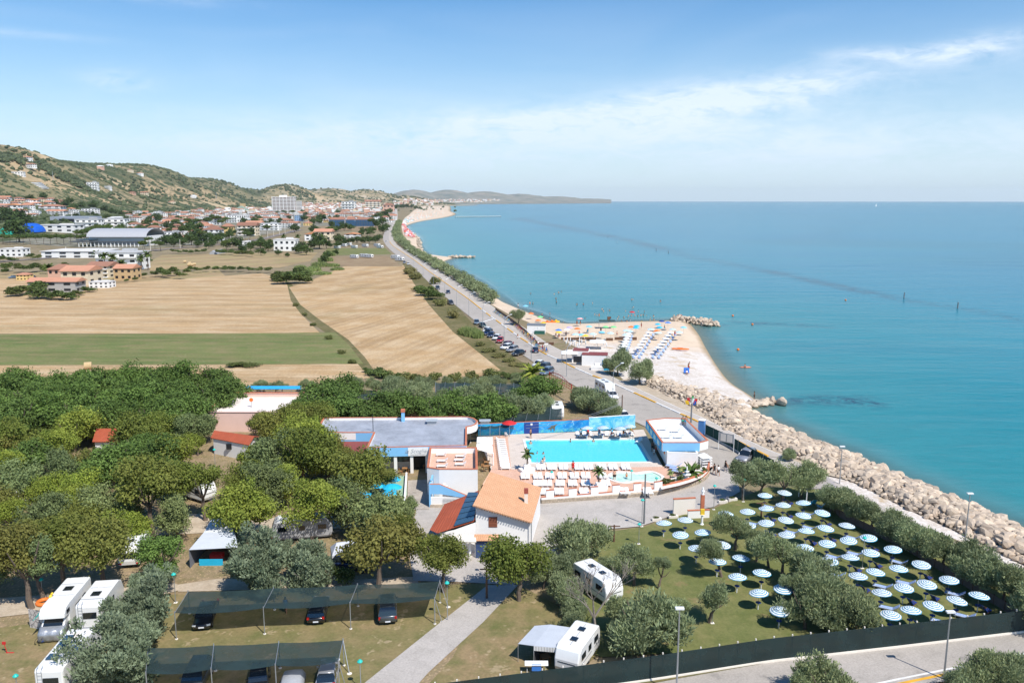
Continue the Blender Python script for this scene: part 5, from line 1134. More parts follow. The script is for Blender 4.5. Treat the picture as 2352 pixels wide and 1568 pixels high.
b=MB(); b.wall([G(929,1170)-hb_.location,G(934,1096)-hb_.location],0,.8,.25); b.build('wall',white,hb_)
# ============================================================ PEOPLE
def body_mesh(pose,seed):
    """one continuous skinned figure"""
    V=[];E=[];Rd=[]
    def add(p,r,par=None):
        V.append(p); Rd.append(r)
        if par is not None: E.append((par,len(V)-1))
        return len(V)-1
    sit=pose=='sit'; zo=-.45 if sit else 0
    pel=add((0,0,.95+zo),.13); sp=add((0,.01,1.18+zo),.125,pel); ch=add((0,.0,1.38+zo),.15,sp); nk=add((0,.01,1.52+zo),.055,ch); hd=add((0,-.01,1.64+zo),.085,nk); tp_=add((0,-.01,1.73+zo),.075,hd); add((0,-.07,1.62+zo),.04,hd)
    step={'walk':.22,'stand':.04,'sit':0}[pose]
    for s in (-1,1):
        if sit: kn=(s*.12,-.42,.52); an=(s*.12,-.5,.1); toe=(s*.12,-.66,.03); hip=(s*.10,-.06,.5)
        else: hip=(s*.10,0,.90); kn=(s*.11,-step*s*.6,.50); an=(s*.11,-step*s+.02,.09); toe=(s*.12,-step*s-.14,.03)
        h=add(hip,.095,pel); k=add(kn,.062,h); a=add(an,.042,k); add(toe,.035,a)
        sh=add((s*.19,0,1.43+zo),.06,ch)
        if pose=='sit': el=(s*.24,-.1,1.17+zo); wr=(s*.17,-.33,1.08+zo)
        elif seed%2: el=(s*.30,.05,1.20); wr=(s*.20,-.14,1.05)
        else: el=(s*.25,.04+s*step*.4,1.16); wr=(s*.26,-.06+s*step*.8,.93)
        e=add(el,.045,sh); w_=add(wr,.035,e); add((wr[0],wr[1]-.03,wr[2]-.10),.032,w_)
    me=bpy.data.meshes.new('body'); me.from_pydata(V,E,[]); o=bpy.data.objects.new('tmpb',me); C.objects.link(o)
    o.modifiers.new('s','SKIN')
    for i,r in enumerate(Rd): me.skin_vertices[0].data[i].radius=(r,r)
    me.skin_vertices[0].data[0].use_root=True
    sb=o.modifiers.new('u','SUBSURF'); sb.levels=1; sb.render_levels=1
    dg=bpy.context.evaluated_depsgraph_get(); r=bpy.data.meshes.new_from_object(o.evaluated_get(dg)); bpy.data.objects.remove(o)
    for p in r.polygons: p.use_smooth=True
    r.name='body'; return r
SK=[M('skin_light',(.56,.33,.22),.6,var=.05),M('skin_tan',(.40,.20,.12),.6,var=.05),M('skin_brown',(.20,.10,.06),.6,var=.05)]
BM={k:[body_mesh(k,i) for i in range(2)] for k in ('walk','stand','sit')}
SKB={}
hair=M('dark_hair',(.03,.02,.015),.8); 
def cloth_mesh(mat,z0,z1,r,skirt=1.0):
    b=MB(); b.smooth=True; b.lathe([(r*.98*skirt,z0),(r*1.02*(1+skirt)/2,(z0+z1)/2),(r,z1)],10,sx=1.15,sy=.8); return b.mesh('clothing',mat)
CL={}
def person(loc,rz,label,pose='stand',skin=0,top=None,bot=navy,group=None,name='person',h=1.0,sink=0):
    loc=Vector(loc)-Vector((0,0,sink)); key=(pose,skin,int(h*100)%2)
    if key not in SKB: m_=BM[pose][key[2]].copy(); m_.materials.clear(); m_.materials.append(SK[skin]); SKB[key]=m_
    t=thing(name,label,'person',loc,rz,group); t.scale=(h,h,h); link('body',SKB[key],t); zo=-.45 if pose=='sit' else 0
    def cl(nm,mat,a,c,r,sk=1.):
        k=(mat.name,a,c,r,sk); 
        if k not in CL: CL[k]=cloth_mesh(mat,a,c,r,sk)
        o=link(nm,CL[k],t)
    if bot: cl('shorts',bot,.72+zo,1.03+zo,.19,1.1)
    if top: cl('shirt',top,1.0+zo,1.47+zo,.185,.95)
    k='hair'
    if k not in CL:
        b=MB(); b.smooth=True; b.lathe([(.105,1.60),(.118,1.68),(.09,1.77),(0,1.80)],8); CL[k]=b.mesh('hair',hair)
    o=link('hair',CL[k],t,(0,.02,zo)); return t
shirts=[plast,redm,navy,cyan,black,yelm,None,None,None]; shorts=[navy,black,cyan,redm,orm,plast,pink]
person(G(1640,1090),.3,'walking woman in a dark dress on the drive right of the pool','walk',1,black,black)
person(G(1649,1094),.2,'walking person in white top and dark shorts on the drive','walk',1,plast,black)
person(G(1219,1006,ZT),1,'bare-chested man standing at the far left pool corner','stand',1,None,black)
person(G(1316,1084,ZT),.5,'lifeguard in red standing among the white loungers','stand',1,redm,redm)
person(G(1575,978,3.2),PI,'man in turquoise shorts leaning on the pool building parapet','stand',1,None,cyan); person(G(1568,975,3.2),PI,'boy in green shorts beside the parapet of the pool building','stand',1,None,greenm,h=.85)
person(G(1506,1038,ZT),0,'child in the shade between pool and pool building','stand',1,None,redm,h=.7); person(G(1498,1037,ZT),.5,'bather in dark shorts in the shade by pool building','stand',2,None,black); person(G(1502,1045,ZT),.5,'small child in white in the shade by pool building','stand',1,plast,plast,h=.65)
person(G(1509,1105,ZT),0,'adult wading at the left end of the paddling pool','stand',0,None,black,sink=.2) if False else person(G(1411,1101,ZT),0,'adult in dark swimsuit wading in the paddling pool','stand',0,None,black,sink=.25)
person(G(1439,1097,ZT),0,'small child wading in the middle of the paddling pool','stand',0,None,orm,h=.6,sink=.2)
for j,(x,y,h) in enumerate(((1219,1018,1),(1210,1034,1),(1234,1040,.7),(1248,1041,.7),(1246,1059,1),(1310,1013,.9),(1363,1013,.9))): person(G(x,y,ZT),j,'bather standing in the turquoise pool, %s of seven from left'%ordn([2,1,3,5,4,6,7][j]),'stand',[0,1][j%2],None,navy,sink=1.15*h+.1,h=h,group='bathers in the swimming pool')
person(G(1250,1066,ZT),1,'child stepping out at the near pool edge','walk',0,None,plast,h=.75)
for j,(x,y) in enumerate(((1334,1001),(1350,1000),(1376,999),(1405,1000),(1432,998),(1449,996))): person(G(x,y,ZT+.25),.3*j,'sunbather sitting on a lounger by the pale mural, %s from left'%ordn(j+1),'sit',j%2,shirts[j],shorts[j],group='sunbathers by the mural')
person(G(657,1408),PI,'person in a bright blue shirt walking under the upper shade net','walk',1,M('bright_blue',(.02,.22,.62),.7),navy)
person(G(1732,917,-1.2),1,'person in dark swimwear standing at the pebble shore near rocks','stand',2,None,black)
person(G(1583,847,-.5),1,'slim bather in white standing on the pebbles','stand',1,None,plast); person(G(1581,850,-.5),2,'second tanned bather beside the one in white on pebbles','stand',1,None,redm)
person(G(1577,861,-.5),0,'person sitting on a blue beach chair on the pebbles','sit',1,plast,navy)
# ---- beach crowd
crowd=[]; rs=random.Random(5)
for (x,y) in ((1219,712),(1263,718),(1324,698),(1219,672),(1217,694),(1224,695),(1273,673),(1283,670),(1289,667),(1277,684),(1278,692),(1326,697),(1361,694),(1451,686),(1455,685),(1517,690),(1383,708),(1386,712),(1400,711),(1448,711),(1452,706),(1455,703),(1437,712),(1421,726),(1371,722),(1376,722),(1418,730),(1433,727),(1441,726),(1444,724),(1447,734),(1450,722),(1458,722),(1465,724),(1472,722),(1475,720),(1478,722),(1485,722),(1494,727),(1501,724),(1440,737),(1459,735),(1470,736),(1474,737),(1493,733),(1502,732),(1430,737),(1344,728),(1294,737),(1245,721),(1249,728),(1263,729),(1366,720),(1340,697),(1427,735),(1466,714),(1480,714)):
    p=G(x,y+3,SEA); crowd.append(person(p,rs.uniform(0,6),'x','stand',rs.choice((0,0,1)),yelm if 1470<x<1500 and y>724 else None,rs.choice(shorts),group='bathers in the shallow sea',h=rs.choice((1,1,.8)),sink=rs.uniform(.8,1.15)))
rank(crowd,'small figure of a bather standing in the shallow sea, {o} from left',key=lambda o:proj(o.location)[0]); 
cr2=[]
for (x,y,po) in ((1325,741,'stand'),(1333,741,'stand'),(1402,733,'stand'),(1296,812,'stand'),(1212,770,'stand'),(1222,778,'walk'),(1228,782,'stand'),(1236,790,'walk'),(1203,765,'stand'),(1473,747,'stand'),(1543,770,'sit'),(1550,766,'stand'),(1277,768,'sit'),(1284,769,'sit'),(1300,765,'sit'),(1330,763,'sit'),(1350,758,'sit'),(1417,764,'sit'),(1380,755,'sit'),(1494,757,'sit'),(1526,750,'sit'),(1189,774,'stand'),(1246,800,'walk'),(1250,803,'stand'),(1190,700,'stand')):
    cr2.append(person(G(x,y+6,-.15),rs.uniform(0,6),'x',po,rs.choice((0,1,1)),rs.choice(shirts),rs.choice(shorts),group='people on the beach and promenade'))
rank(cr2,'small figure of a person on beach or promenade, {o} from left',key=lambda o:proj(o.location)[0])
# ============================================================ BEACH FURNITURE
cols={'red':redm,'orange':orm,'blue':M('mid_blue',(.05,.20,.62),.7),'turquoise':cyan,'green':limem,'yellow':yelm,'pink':M('lilac',(.45,.38,.62),.7),'white':awn,'navy':navy,'light blue':M('light_blue',(.20,.52,.70),.7)}
CM={}
def bpar(x,y,col,label,r=1.05,h=2.0,tilt=0,mat=None):
    p=G(x,y,h); p.z=-.25; k=(col,r)
    if k not in CM: CM[k]=canopy_mesh('canopy',mat or cols[col],r,.42,8,.02)
    return parasol(p,label,'beach parasols',CM[k],h+.1,r,table=False,tilt=tilt)
bp=[(1220,719,'orange'),(1241,727,'green'),(1207,702,'light blue'),(1308,751,'pink'),(1283,757,'blue'),(1302,756,'white'),(1326,754,'orange'),(1353,749,'light blue'),(1391,750,'green'),(1409,750,'green'),(1450,750,'orange'),(1462,748,'turquoise'),(1511,744,'turquoise'),(1515,751,'turquoise'),(1508,759,'orange') ,(1570,751,'light blue'),(1452,716,'red'),(1382,762,'light blue'),(1336,768,'light blue'),(1606,738,'navy'),(1344,770,'yellow'),(1283,762,'yellow'),(1248,741,'yellow'),(1236,735,'orange'),(1534,740,'blue'),(1520,737,'navy'),(1460,752,'turquoise')]
bp=[b_ for b_ in bp if b_[0]!=1606]
names={}
for x,y,c in bp: names.setdefault(c,[]).append((x,y))
for c,l in names.items():
    for i,(x,y) in enumerate(sorted(l)): bpar(x,y,c,('plain %s beach parasol'%c)+(', %s from left of that colour'%ordn(i+1) if len(l)>1 else ' standing on the sand'))
whr=stripe_mat('red_white_canvas',(.75,.72,.7),(.6,.05,.04),2,1.05); bpar(1332,731,'rw','red and white striped parasol by the lifeguards at the water edge',1.1,2.2,mat=whr)
stb=stripe_mat('beach_stripe',(.78,.8,.8),(.05,.42,.62),2.5,1.05)
for i,(x,y) in enumerate(((1362,766),(1322,767),(1402,764),(1437,768),(1439,758),(1512,763),(1560,762))): bpar(x,y,'bs','blue-and-white striped open beach parasol, %s of seven from left'%ordn(i+1),1.15,2.1,mat=stb)
# folded parasols
fm=MB(); fm.smooth=True; fm.lathe([(.04,0),(.03,.6),(.13,.65),(.16,1.3),(.05,2.0),(.02,2.1)],8); fmesh=fm.mesh('canopy',stb); fl_=[]
for x,y in ((1295,782),(1303,784),(1310,784),(1316,790),(1320,793),(1331,775),(1331,784),(1336,788),(1342,776),(1345,790),(1300,790),(1364,775),(1370,788),(1330,795),(1436,778),(1438,785),(1440,793),(1436,800),(1442,803),(1434,771),(1386,790),(1393,795),(1309,795),(1326,799)):
    t=thing('folded_parasol','','parasol',G(x,y+6,-.2),0,'folded striped beach parasols'); link('canopy',fmesh,t); fl_.append(t)
rank(fl_,'furled blue and white beach parasol on the sand, {o} from left')
# rows of parasols with loungers
bn=0
wcan=canopy_mesh('canopy',M('cream_canvas',(.76,.76,.72),.8),1.1,.4,8,.02)
for c,(x0,y0,x1,y1) in enumerate(((1446,768,1430,808),(1495,764,1462,812),(1545,764,1507,812))):
    nm=['left','middle','right'][c]
    for i in range(8):
        t_=i/7; x=x0+(x1-x0)*t_; y=y0+(y1-y0)*t_; p=G(x,y-10,2.1); p.z=-.25
        if i<7:
            lab='cream beach parasol in the %s lounger row, %s from the sea'%(nm,ordn(i+1))
            parasol(p,lab,'cream beach parasols in rows',wcan if i>0 else CM[('bs',1.15)],2.0,1.1,table=False)
        for s in (-1,1):
            copy_tree(lg,p+Vector((s*.75,-.4,0)),R(180 if s<0 else 175),'blue and white lounger in %s beach row, %s from sea on %s side'%(nm,ordn(i+1),'left' if s<0 else 'right'),'loungers in the beach rows')
# kiosks
gk=thing('beach_bar','white beach bar with a dark maroon roof panel and open white tent','beach bar',G(1365,845)); o=gk.location
def kb(nm,x0,x1,y0,y1,z0,z1,mat): # footprint in photo columns and rows at ground
    P=[G(x0,y1)-o,G(x1,y1)-o,G(x1,y0)-o,G(x0,y0)-o]; b=MB(); b.prism([(p.x,p.y) for p in P],z0,z1); return b.build(nm,mat,gk)
def boxat(par,nm,x,y,sx,sy,z0,h,mat,rz=R(-8)): p=G(x,y)-par.location; b=MB(); b.box(p.x,p.y,z0,sx,sy,h,rz); return b.build(nm,mat,par)
boxat(gk,'store_wall',1366,838,6.2,4.0,0,2.8,white); boxat(gk,'store_roof',1366,838,6.3,4.1,2.8,.1,mar); boxat(gk,'store_step',1372,850,3,2,0,1.0,white)
boxat(gk,'bar_wall',1334,831,4.2,4.4,0,3.1,white); boxat(gk,'bar_roof',1334,831,3.9,4.0,3.1,.12,mar); boxat(gk,'bar_opening',1327,840,2.2,.3,.9,1.5,dark)
tn=thing('tent','white open party tent beside the beach bar','tent',G(1308,832)); b=MB(); b.lathe([(2.9,2.5),(0,3.3)],4); b.build('tent_roof',awn,tn,rz=R(40))
for sx,sy in ((-1.9,-1.9),(1.9,-1.9),(1.9,1.9),(-1.9,1.9)): b=MB(); b.cyl((sx,sy,0),(sx,sy,2.5),.04); b.build('post',steel,tn,rz=R(-5))
b=MB(); b.box(0,0,0,3.2,3.2,.12); b.build('dark_floor',M('green_floor',(.04,.10,.07),.8),tn)
g2=thing('canopy','white flat square canopy on the sand behind the beach bar','canopy',G(1372,802,-.2)); b=MB(); b.lathe([(3.0,2.2),(0,2.7)],4); b.build('canopy_cloth',awn,g2,rz=.7); b=MB(); b.cyl((0,0,0),(0,0,2.3),.05); b.build('post',steel,g2)
wk_=thing('beach_kiosk','small white kiosk with grey roof and green net at promenade','kiosk',G(1232,765)); 
b=MB(); b.box(0,0,0,5.4,3.6,2.6,R(-6)); b.build('wall',white,wk_); b=MB(); b.box(0,.1,2.6,5.7,3.9,.15,R(-6)); b.build('roof',grey,wk_); b=MB(); b.box(.9,-2.1,0,3.2,.06,1.1,R(-6)); b.build('green_net',M('green_net',(.03,.12,.09),.8),wk_)
b=MB(); b.box(-2.75,.2,.9,.06,1.0,1.1,R(-6)); b.build('window',dark,wk_)
for j,(x,y,l) in enumerate(((1308,777,5),(1348,776,5.5),(1437,776,6.5),(1400,778,2))):
    t=thing('windbreak','low brown screen on the sand, %s of four from left'%ordn([1,2,4,3][j]),'screen',G(x+0,y+5,-.2),0,'brown screens on the sand'); b=MB(); b.box(0,0,0,l,.08,.9); b.build('screen_panel',dwood,t)
t=thing('windbreak','long brown plank screen behind the bicycles','screen',G(1170,760)); o=t.location; b=MB(); b.wall([G(1138,712)-o,G(1178,740)-o,G(1205,762)-o,G(1238,795)-o],0,.9,.08); b.build('screen_panel',dwood,t)
t=thing('windbreak','short brown screen with a white notice by the kiosk','screen',G(1254,793,-.1)); b=MB(); b.box(0,0,0,4.4,.08,.9); b.build('screen_panel',dwood,t); b=MB(); b.box(.1,-.06,.3,1.1,.03,.35); b.build('notice',plast,t)
sh=thing('sunshade','dark green flat shade canopy on thin posts on the beach','shade canopy',G(1394,752,-.2)); o=sh.location; b=MB(); b.box(0,0,2.2,5.2,3.0,.06); b.build('shade_cloth',M('dark_green_cloth',(.03,.06,.05),.9),sh)
for sx,sy in ((-2.5,-1.4),(2.5,-1.4),(2.5,1.4),(-2.5,1.4)): b=MB(); b.cyl((sx,sy,0),(sx,sy,2.2),.04); b.build('post',steel,sh)
bb=thing('beach_bar','brown low screens under the green shade canopy','screen',G(1427,758,-.2)) if False else None
bo=thing('rescue_boat','orange catamaran rescue boat lying on the pebbles','rescue boat',G(1562,803,-.3),R(-12))
for s in (-1,1): b=MB(); b.smooth=True; b.loft([[(x,s*.45+math.cos(a)*r,.25+math.sin(a)*r*.8) for a in (i*PI/3 for i in range(6))] for x,r in ((-2.4,.04),(-1.8,.2),(0,.24),(1.8,.2),(2.5,.04))]); b.build('hull',orm,bo)
b=MB(); b.box(0,0,.45,1.4,1.1,.08); b.build('bench',orm,bo)
for j,(x,y,c,l) in enumerate(((1255,740,orm,'orange'),(1266,739,orm,'orange'),(1275,738,yelm,'yellow'))):
    t=thing('pedal_boat',l+' pedal boat on the sand at the water edge'+(', left of two' if j==0 else ', right of two' if j==1 else ''),'pedal boat',G(x,y+2,-.6),.1); b=MB(); b.loft([[(xx,-w_,0),(xx,w_,0),(xx,w_,h_),(xx,-w_,h_)] for xx,w_,h_ in ((-1.5,.3,.45),(-1,.6,.5),(1,.6,.5),(1.5,.3,.45))]); b.build('hull',c,t); b=MB(); b.box(.3,0,.5,.6,1.,.4); b.build('seat',c,t)
cy_=thing('canoe','pink-orange canoe with a paddler on the sea at right','canoe',G(1712,844,SEA)); b=MB(); b.smooth=True; b.loft([[(x,math.cos(a)*r,.1+math.sin(a)*r*.6) for a in (i*PI/3 for i in range(6))] for x,r in ((-1.5,.05),(-1,.28),(0,.36),(1,.28),(1.5,.05))]); b.build('hull',M('salmon',(.7,.22,.12),.5),cy_)
person(G(1711,843,SEA+.15),0,'paddler sitting in the pink canoe','sit',1,None,navy,sink=.45)
t=thing('surfboard','pink swimming mattress with bathers at the groyne','mattress',G(1561,724,SEA+.05)); b=MB(); b.box(0,0,0,1.8,.7,.15); b.build('cushion',M('salmon',(.7,.2,.2),.5),t)
wt=thing('watch_tower','dark lifeguard watch post with mast by the water','lifeguard post',G(1399,738,-.9)); b=MB(); b.box(0,0,0,1.2,1.2,1.6); b.build('platform',dwood,wt); b=MB(); b.cyl((-.5,0,0),(-.5,0,4.6),.05); b.build('mast',steel,wt)
tb=thing('portable_toilet','bright blue portable toilet beside the tamarisk','portable toilet',G(1391,849)); b=MB(); b.box(0,0,0,1.5,1.5,2.3,.2,.97,.97); b.build('cabin',M('toilet_blue',(.02,.30,.55),.5),tb); b=MB(); b.box(.1,-.75,.2,.8,.06,1.9,.2); b.build('door',cyan,tb)
tb=thing('cabinet','pale grey utility cabinet beside the blue portable toilet','cabinet',G(1373,847)); b=MB(); b.box(0,0,0,1.5,1.0,1.4,.1); b.build('housing',plast,tb)
bch=thing('beach_chair','blue beach chair on the pebbles','chair',G(1577,858,-.5)); b=MB(); b.box(0,0,.3,1.3,.8,.06); b.build('seat',cols['blue'],bch); b=MB(); b.box(0,.4,.3,1.3,.06,1.1); b.build('backrest',cols['blue'],bch)
# bicycles along the screen
def bike_proto(loc,label,group,frm=navy):
    t=thing('bicycle',label,'bicycle',loc,0,group)
    for s in (-.5,.5): w_=ring(.31,.025,12,4,axis='y').build('wheel',black,t,(s,0,.33))
    b=MB(); b.tube([(-.5,0,.33),(-.12,0,.32),(.36,0,.8),(-.18,0,.78),(-.12,0,.32)],.022,4); b.tube([(-.5,0,.33),(-.18,0,.78)],.018,4); b.tube([(.36,0,.92),(.5,0,.33)],.022,4); b.build('frame',frm,t)
    b=MB(); b.cyl((.36,-.26,.98),(.36,.26,.98),.018,n=4); b.build('handlebar',grey,t); b=MB(); b.box(-.2,0,.86,.24,.14,.06); b.build('saddle',black,t); return t
bk=None; path_=resample([G(1136,718),G(1176,744),G(1203,766),G(1236,800),G(1252,812)],.95); bl_=[]
for i,p in enumerate(path_):
    if i%9==8: continue
    if bk is None: bk=bike_proto(p,'x','bicycles parked along the plank screen'); o=bk
    else: o=copy_tree(bk,p,None,'x',swap={'navy_blue':rs.choice((navy,redm,steel,cyan,black,yelm))})
    o.rotation_euler.z=R(30)+rs.uniform(-.3,.3); bl_.append(o)
rank(bl_,'parked bicycle leaning by the promenade plank screen, {o} from left')
for x,y,rz,l,c in ((99,1473,1.2,'small purple child bicycle on the dry grass','purple'),(86,1470,1.3,'','') ,(1255,811,2.3,'bicycle ridden along the kerb by a person in blue','')):
    if l: copy_tree(bk,G(x,y),rz,l,'',swap={'navy_blue':M('purple',(.2,.04,.28),.5)} if c else None)
copy_tree(bk,G(108,1475),1.2,'grey bicycle parked before the silver-covered motorhome','')
person(G(1255,811)+Vector((0,0,.45)),2.3,'cyclist in a blue top riding along the kerb','sit',1,cols['blue'],cols['blue']); copy_tree(bk,G(1666,1084),2.0,'bicycle ridden along the drive by someone in black',''); person(G(1666,1083)+Vector((0,0,.45)),2.,'cyclist in black on the drive right of the pool','sit',1,black,black)
# ============================================================ VEHICLES
def paint(name,c,metal=.0): return M(name,c,.28,metal,var=.04,coat=.6,spec=.5)
PA={'black':paint('paint_black',(.012,.012,.014)),'white':paint('paint_white',(.78,.78,.77)),'silver':paint('paint_silver',(.42,.42,.43),.5),'dark grey':paint('paint_grey',(.07,.08,.09),.3),'dark blue':paint('paint_blue',(.012,.025,.08),.2),'red':paint('paint_red',(.40,.012,.02)),'maroon':paint('paint_maroon',(.14,.01,.02)),'grey-blue':paint('paint_steel',(.14,.20,.27),.3),'dark green':paint('paint_green',(.03,.06,.05),.2)}
cglass=M('car_glass',(.012,.017,.022),.06,var=.02,spec=.8,coat=.5); lampw=M('headlight_glass',(.75,.78,.80),.1,spec=.8); lampr=M('tail_light',(.45,.01,.01),.2,spec=.7); chrome=M('rim_metal',(.45,.46,.48),.25,.8)
plate=M('number_plate_white',(.72,.74,.78),.5)
def car_proto(kind,loc=(0,0,0)):
    """car along local -y (front), origin on the ground at its middle"""
    t=thing('car','car','car',loc,0)
    L_,W_,H_={'hatch':(4.0,1.72,1.48),'estate':(4.6,1.78,1.46),'suv':(4.6,1.86,1.70),'sedan':(4.6,1.80,1.44),'pickup':(5.0,1.86,1.80)}[kind]
    h=L_/2; bl={'hatch':.86,'estate':.86,'suv':.98,'sedan':.84,'pickup':1.02}[kind]
    # lower body: stations y, half width, bottom, shoulder height
    S=[(-h,.62,.42,.62),(-h+.12,.80,.28,.72),(-h+.55,.88,.22,bl-.12),(-h+1.15,.90,.22,bl-.02),(-h+1.9,.90,.22,bl),(h-1.0,.90,.22,bl+.03),(h-.35,.88,.24,bl+.03),(h-.08,.82,.34,bl-.04),(h,.74,.45,bl-.12)]
    rings=[]
    for y,wd,zb,zt in S:
        w_=wd*W_/1.8; rings.append([(-w_*.9,y,zb),(w_*.9,y,zb),(w_,y,(zb+zt)*.45),(w_*.985,y,zt-.12),(w_*.88,y,zt),(-w_*.88,y,zt),(-w_*.985,y,zt-.12),(-w_,y,(zb+zt)*.45)])
    b=MB(); b.smooth=True; b.loft(rings); body=b.build('body',PA['white'],t)
    # cabin
    f0=-h+1.25; f1=-h+2.0; r1={'hatch':h-.75,'estate':h-.55,'suv':h-.6,'sedan':h-1.35,'pickup':h-.5}[kind]; r0={'hatch':h-.2,'estate':h-.12,'suv':h-.12,'sedan':h-.65,'pickup':h-.1}[kind]
    def ringz(y0,y1,z,wf): w_=wf*W_/2; return [(-w_,y0,z),(w_,y0,z),(w_,y1,z),(-w_,y1,z)]
    b=MB(); b.smooth=False; b.loft([ringz(f0,r0,bl-.06,.92),ringz(f0+.42*(f1-f0),r0+(r1-r0)*.4,bl+(H_-bl)*.5,.86),ringz(f1,r1,H_-.06,.72)]); b.build('windows',cglass,t)
    b=MB(); b.smooth=True; b.loft([ringz(f1-.06,r1+.06,H_-.09,.76),ringz(f1-.02,r1+.03,H_-.03,.73),ringz(f1+.18,r1-.15,H_,.60)]); b.build('roof',PA['white'],t)
    b=MB()
    for s in (-1,1):
        for (ya,za,wa,yb,zb_,wb) in ((f0,bl,.92,f1,H_-.06,.73),(r0,bl,.92,r1,H_-.06,.73),((f1+r1)/2,bl,.93,(f1+r1)/2,H_-.06,.735)): b.cyl((s*wa*W_/2,ya,za),(s*wb*W_/2,yb,zb_),.035,n=4)
    b.build('pillars',PA['white'],t)['kind']='stuff'
    wm_=MB(); wm_.cyl((-.11,0,0),(.11,0,0),.32,n=14); wme=wm_.mesh('tyre',black); rm=MB(); rm.cyl((-.12,0,0),(.12,0,0),.20,n=10); rme=rm.mesh('rim',chrome)
    for sx in (-1,1):
        for y in (-h+.85,h-.8): wo=link('wheel',wme,t,(sx*(W_/2-.12),y,.32)); link('rim',rme,wo)
        b=MB(); b.box(sx*W_*.36,-h+.10,.58,.34,.14,.13,sx*.35); b.build('headlight',lampw,t)
        b=MB(); b.box(sx*W_*.40,h-.05,.68,.22,.10,.26); b.build('tail_light',lampr,t)
        b=MB(); b.box(sx*(W_/2+.06),f0+.35,bl+.02,.16,.10,.12); b.build('mirror',PA['white'],t)
    for y in (-h-.01,h+.01): b=MB(); b.box(0,y,.40,.50,.03,.12); b.build('number_plate',plate,t)
    b=MB(); b.box(0,-h+.02,.46,.7,.06,.14); b.build('grille',black,t)
    if kind in('suv','pickup','estate'): 
        for s in (-1,1): b=MB(); b.box(s*W_*.33,(f1+r1)/2,H_+.01,.04,(r1-f1)*.85,.05); b.build('roof_rail',grey,t)
    return t
CP_={}
def car(kind,col,front,rear,label,group=None,off=0):
    f=G(*front); r=G(*rear); d=(f-r); d.z=0; d.normalize(); 
    rz=math.atan2(d.x,-d.y)
    L_={'hatch':4.0,'pickup':5.0}.get(kind,4.6); loc=f-d*L_/2 if off==0 else (f+r)/2
    loc.z=.1 if off!=2 else .08
    if kind not in CP_: CP_[kind]=car_proto(kind,(0,-300-len(CP_)*10,0))
    o=copy_tree(CP_[kind],loc,rz,label,group,swap={'paint_white':PA[col]})
    if 'group' in o and not group: del o['group']
    return o
car('sedan','black',(463,1453),(477,1418),'black saloon car facing the camera under the upper shade net')
car('estate','black',(738,1390),(727,1434),'black estate car seen from behind, middle of the upper shade net',off=1)
car('pickup','dark grey',(889,1385),(891,1434),'dark pickup with silver rear canopy under the upper net, right',off=1)
car('suv','dark grey',(430,1612),(458,1560),'dark car under the left end of the lower shade net')
car('hatch','black',(590,1610),(598,1560),'black hatchback under the middle of the lower shade net')
car('hatch','silver',(760,1535),(749,1590),'silver hatchback seen from behind at right end of lower net',off=1)
cv=thing('covered_car','car under a loose pale grey cover below the lower net','car',G(671,1590)); b=MB(); b.smooth=True
def cring(y,w_,z): return [(-w_,y,.02),(w_,y,.02),(w_,y,z*.55),(w_*.72,y,z*.95),(0,y,z),(-w_*.72,y,z*.95),(-w_,y,z*.55)]
b.loft([cring(-2.1,.75,.6),cring(-1.9,.9,.9),cring(-1.1,.95,1.0),cring(-.5,.95,1.4),cring(1.0,.95,1.42),cring(1.8,.95,1.0),cring(2.1,.8,.7)]); b.build('cover',M('grey_cover',(.34,.35,.37),.6,var=.12,scale=3,bump=.4),cv,rz=.15)
car('suv','dark blue',(842,1310),(778,1304),'dark blue people carrier among the elms beside the juniper',off=1)
rb=thing('tent','white and grey trailer tent behind the dark blue people carrier','tent',G(808,1290)); b=MB(); b.loft([[(-2.2,-1.2,0),(2.2,-1.2,0),(2.2,1.2,0),(-2.2,1.2,0)],[(-2.2,-1.2,1.6),(2.2,-1.2,1.6),(2.2,1.2,1.6),(-2.2,1.2,1.6)],[(-1.6,-.1,2.5),(1.6,-.1,2.5),(1.6,.1,2.5),(-1.6,.1,2.5)]]); b.build('tent_cloth',M('grey_tent',(.5,.52,.56),.8),rb,rz=.3)
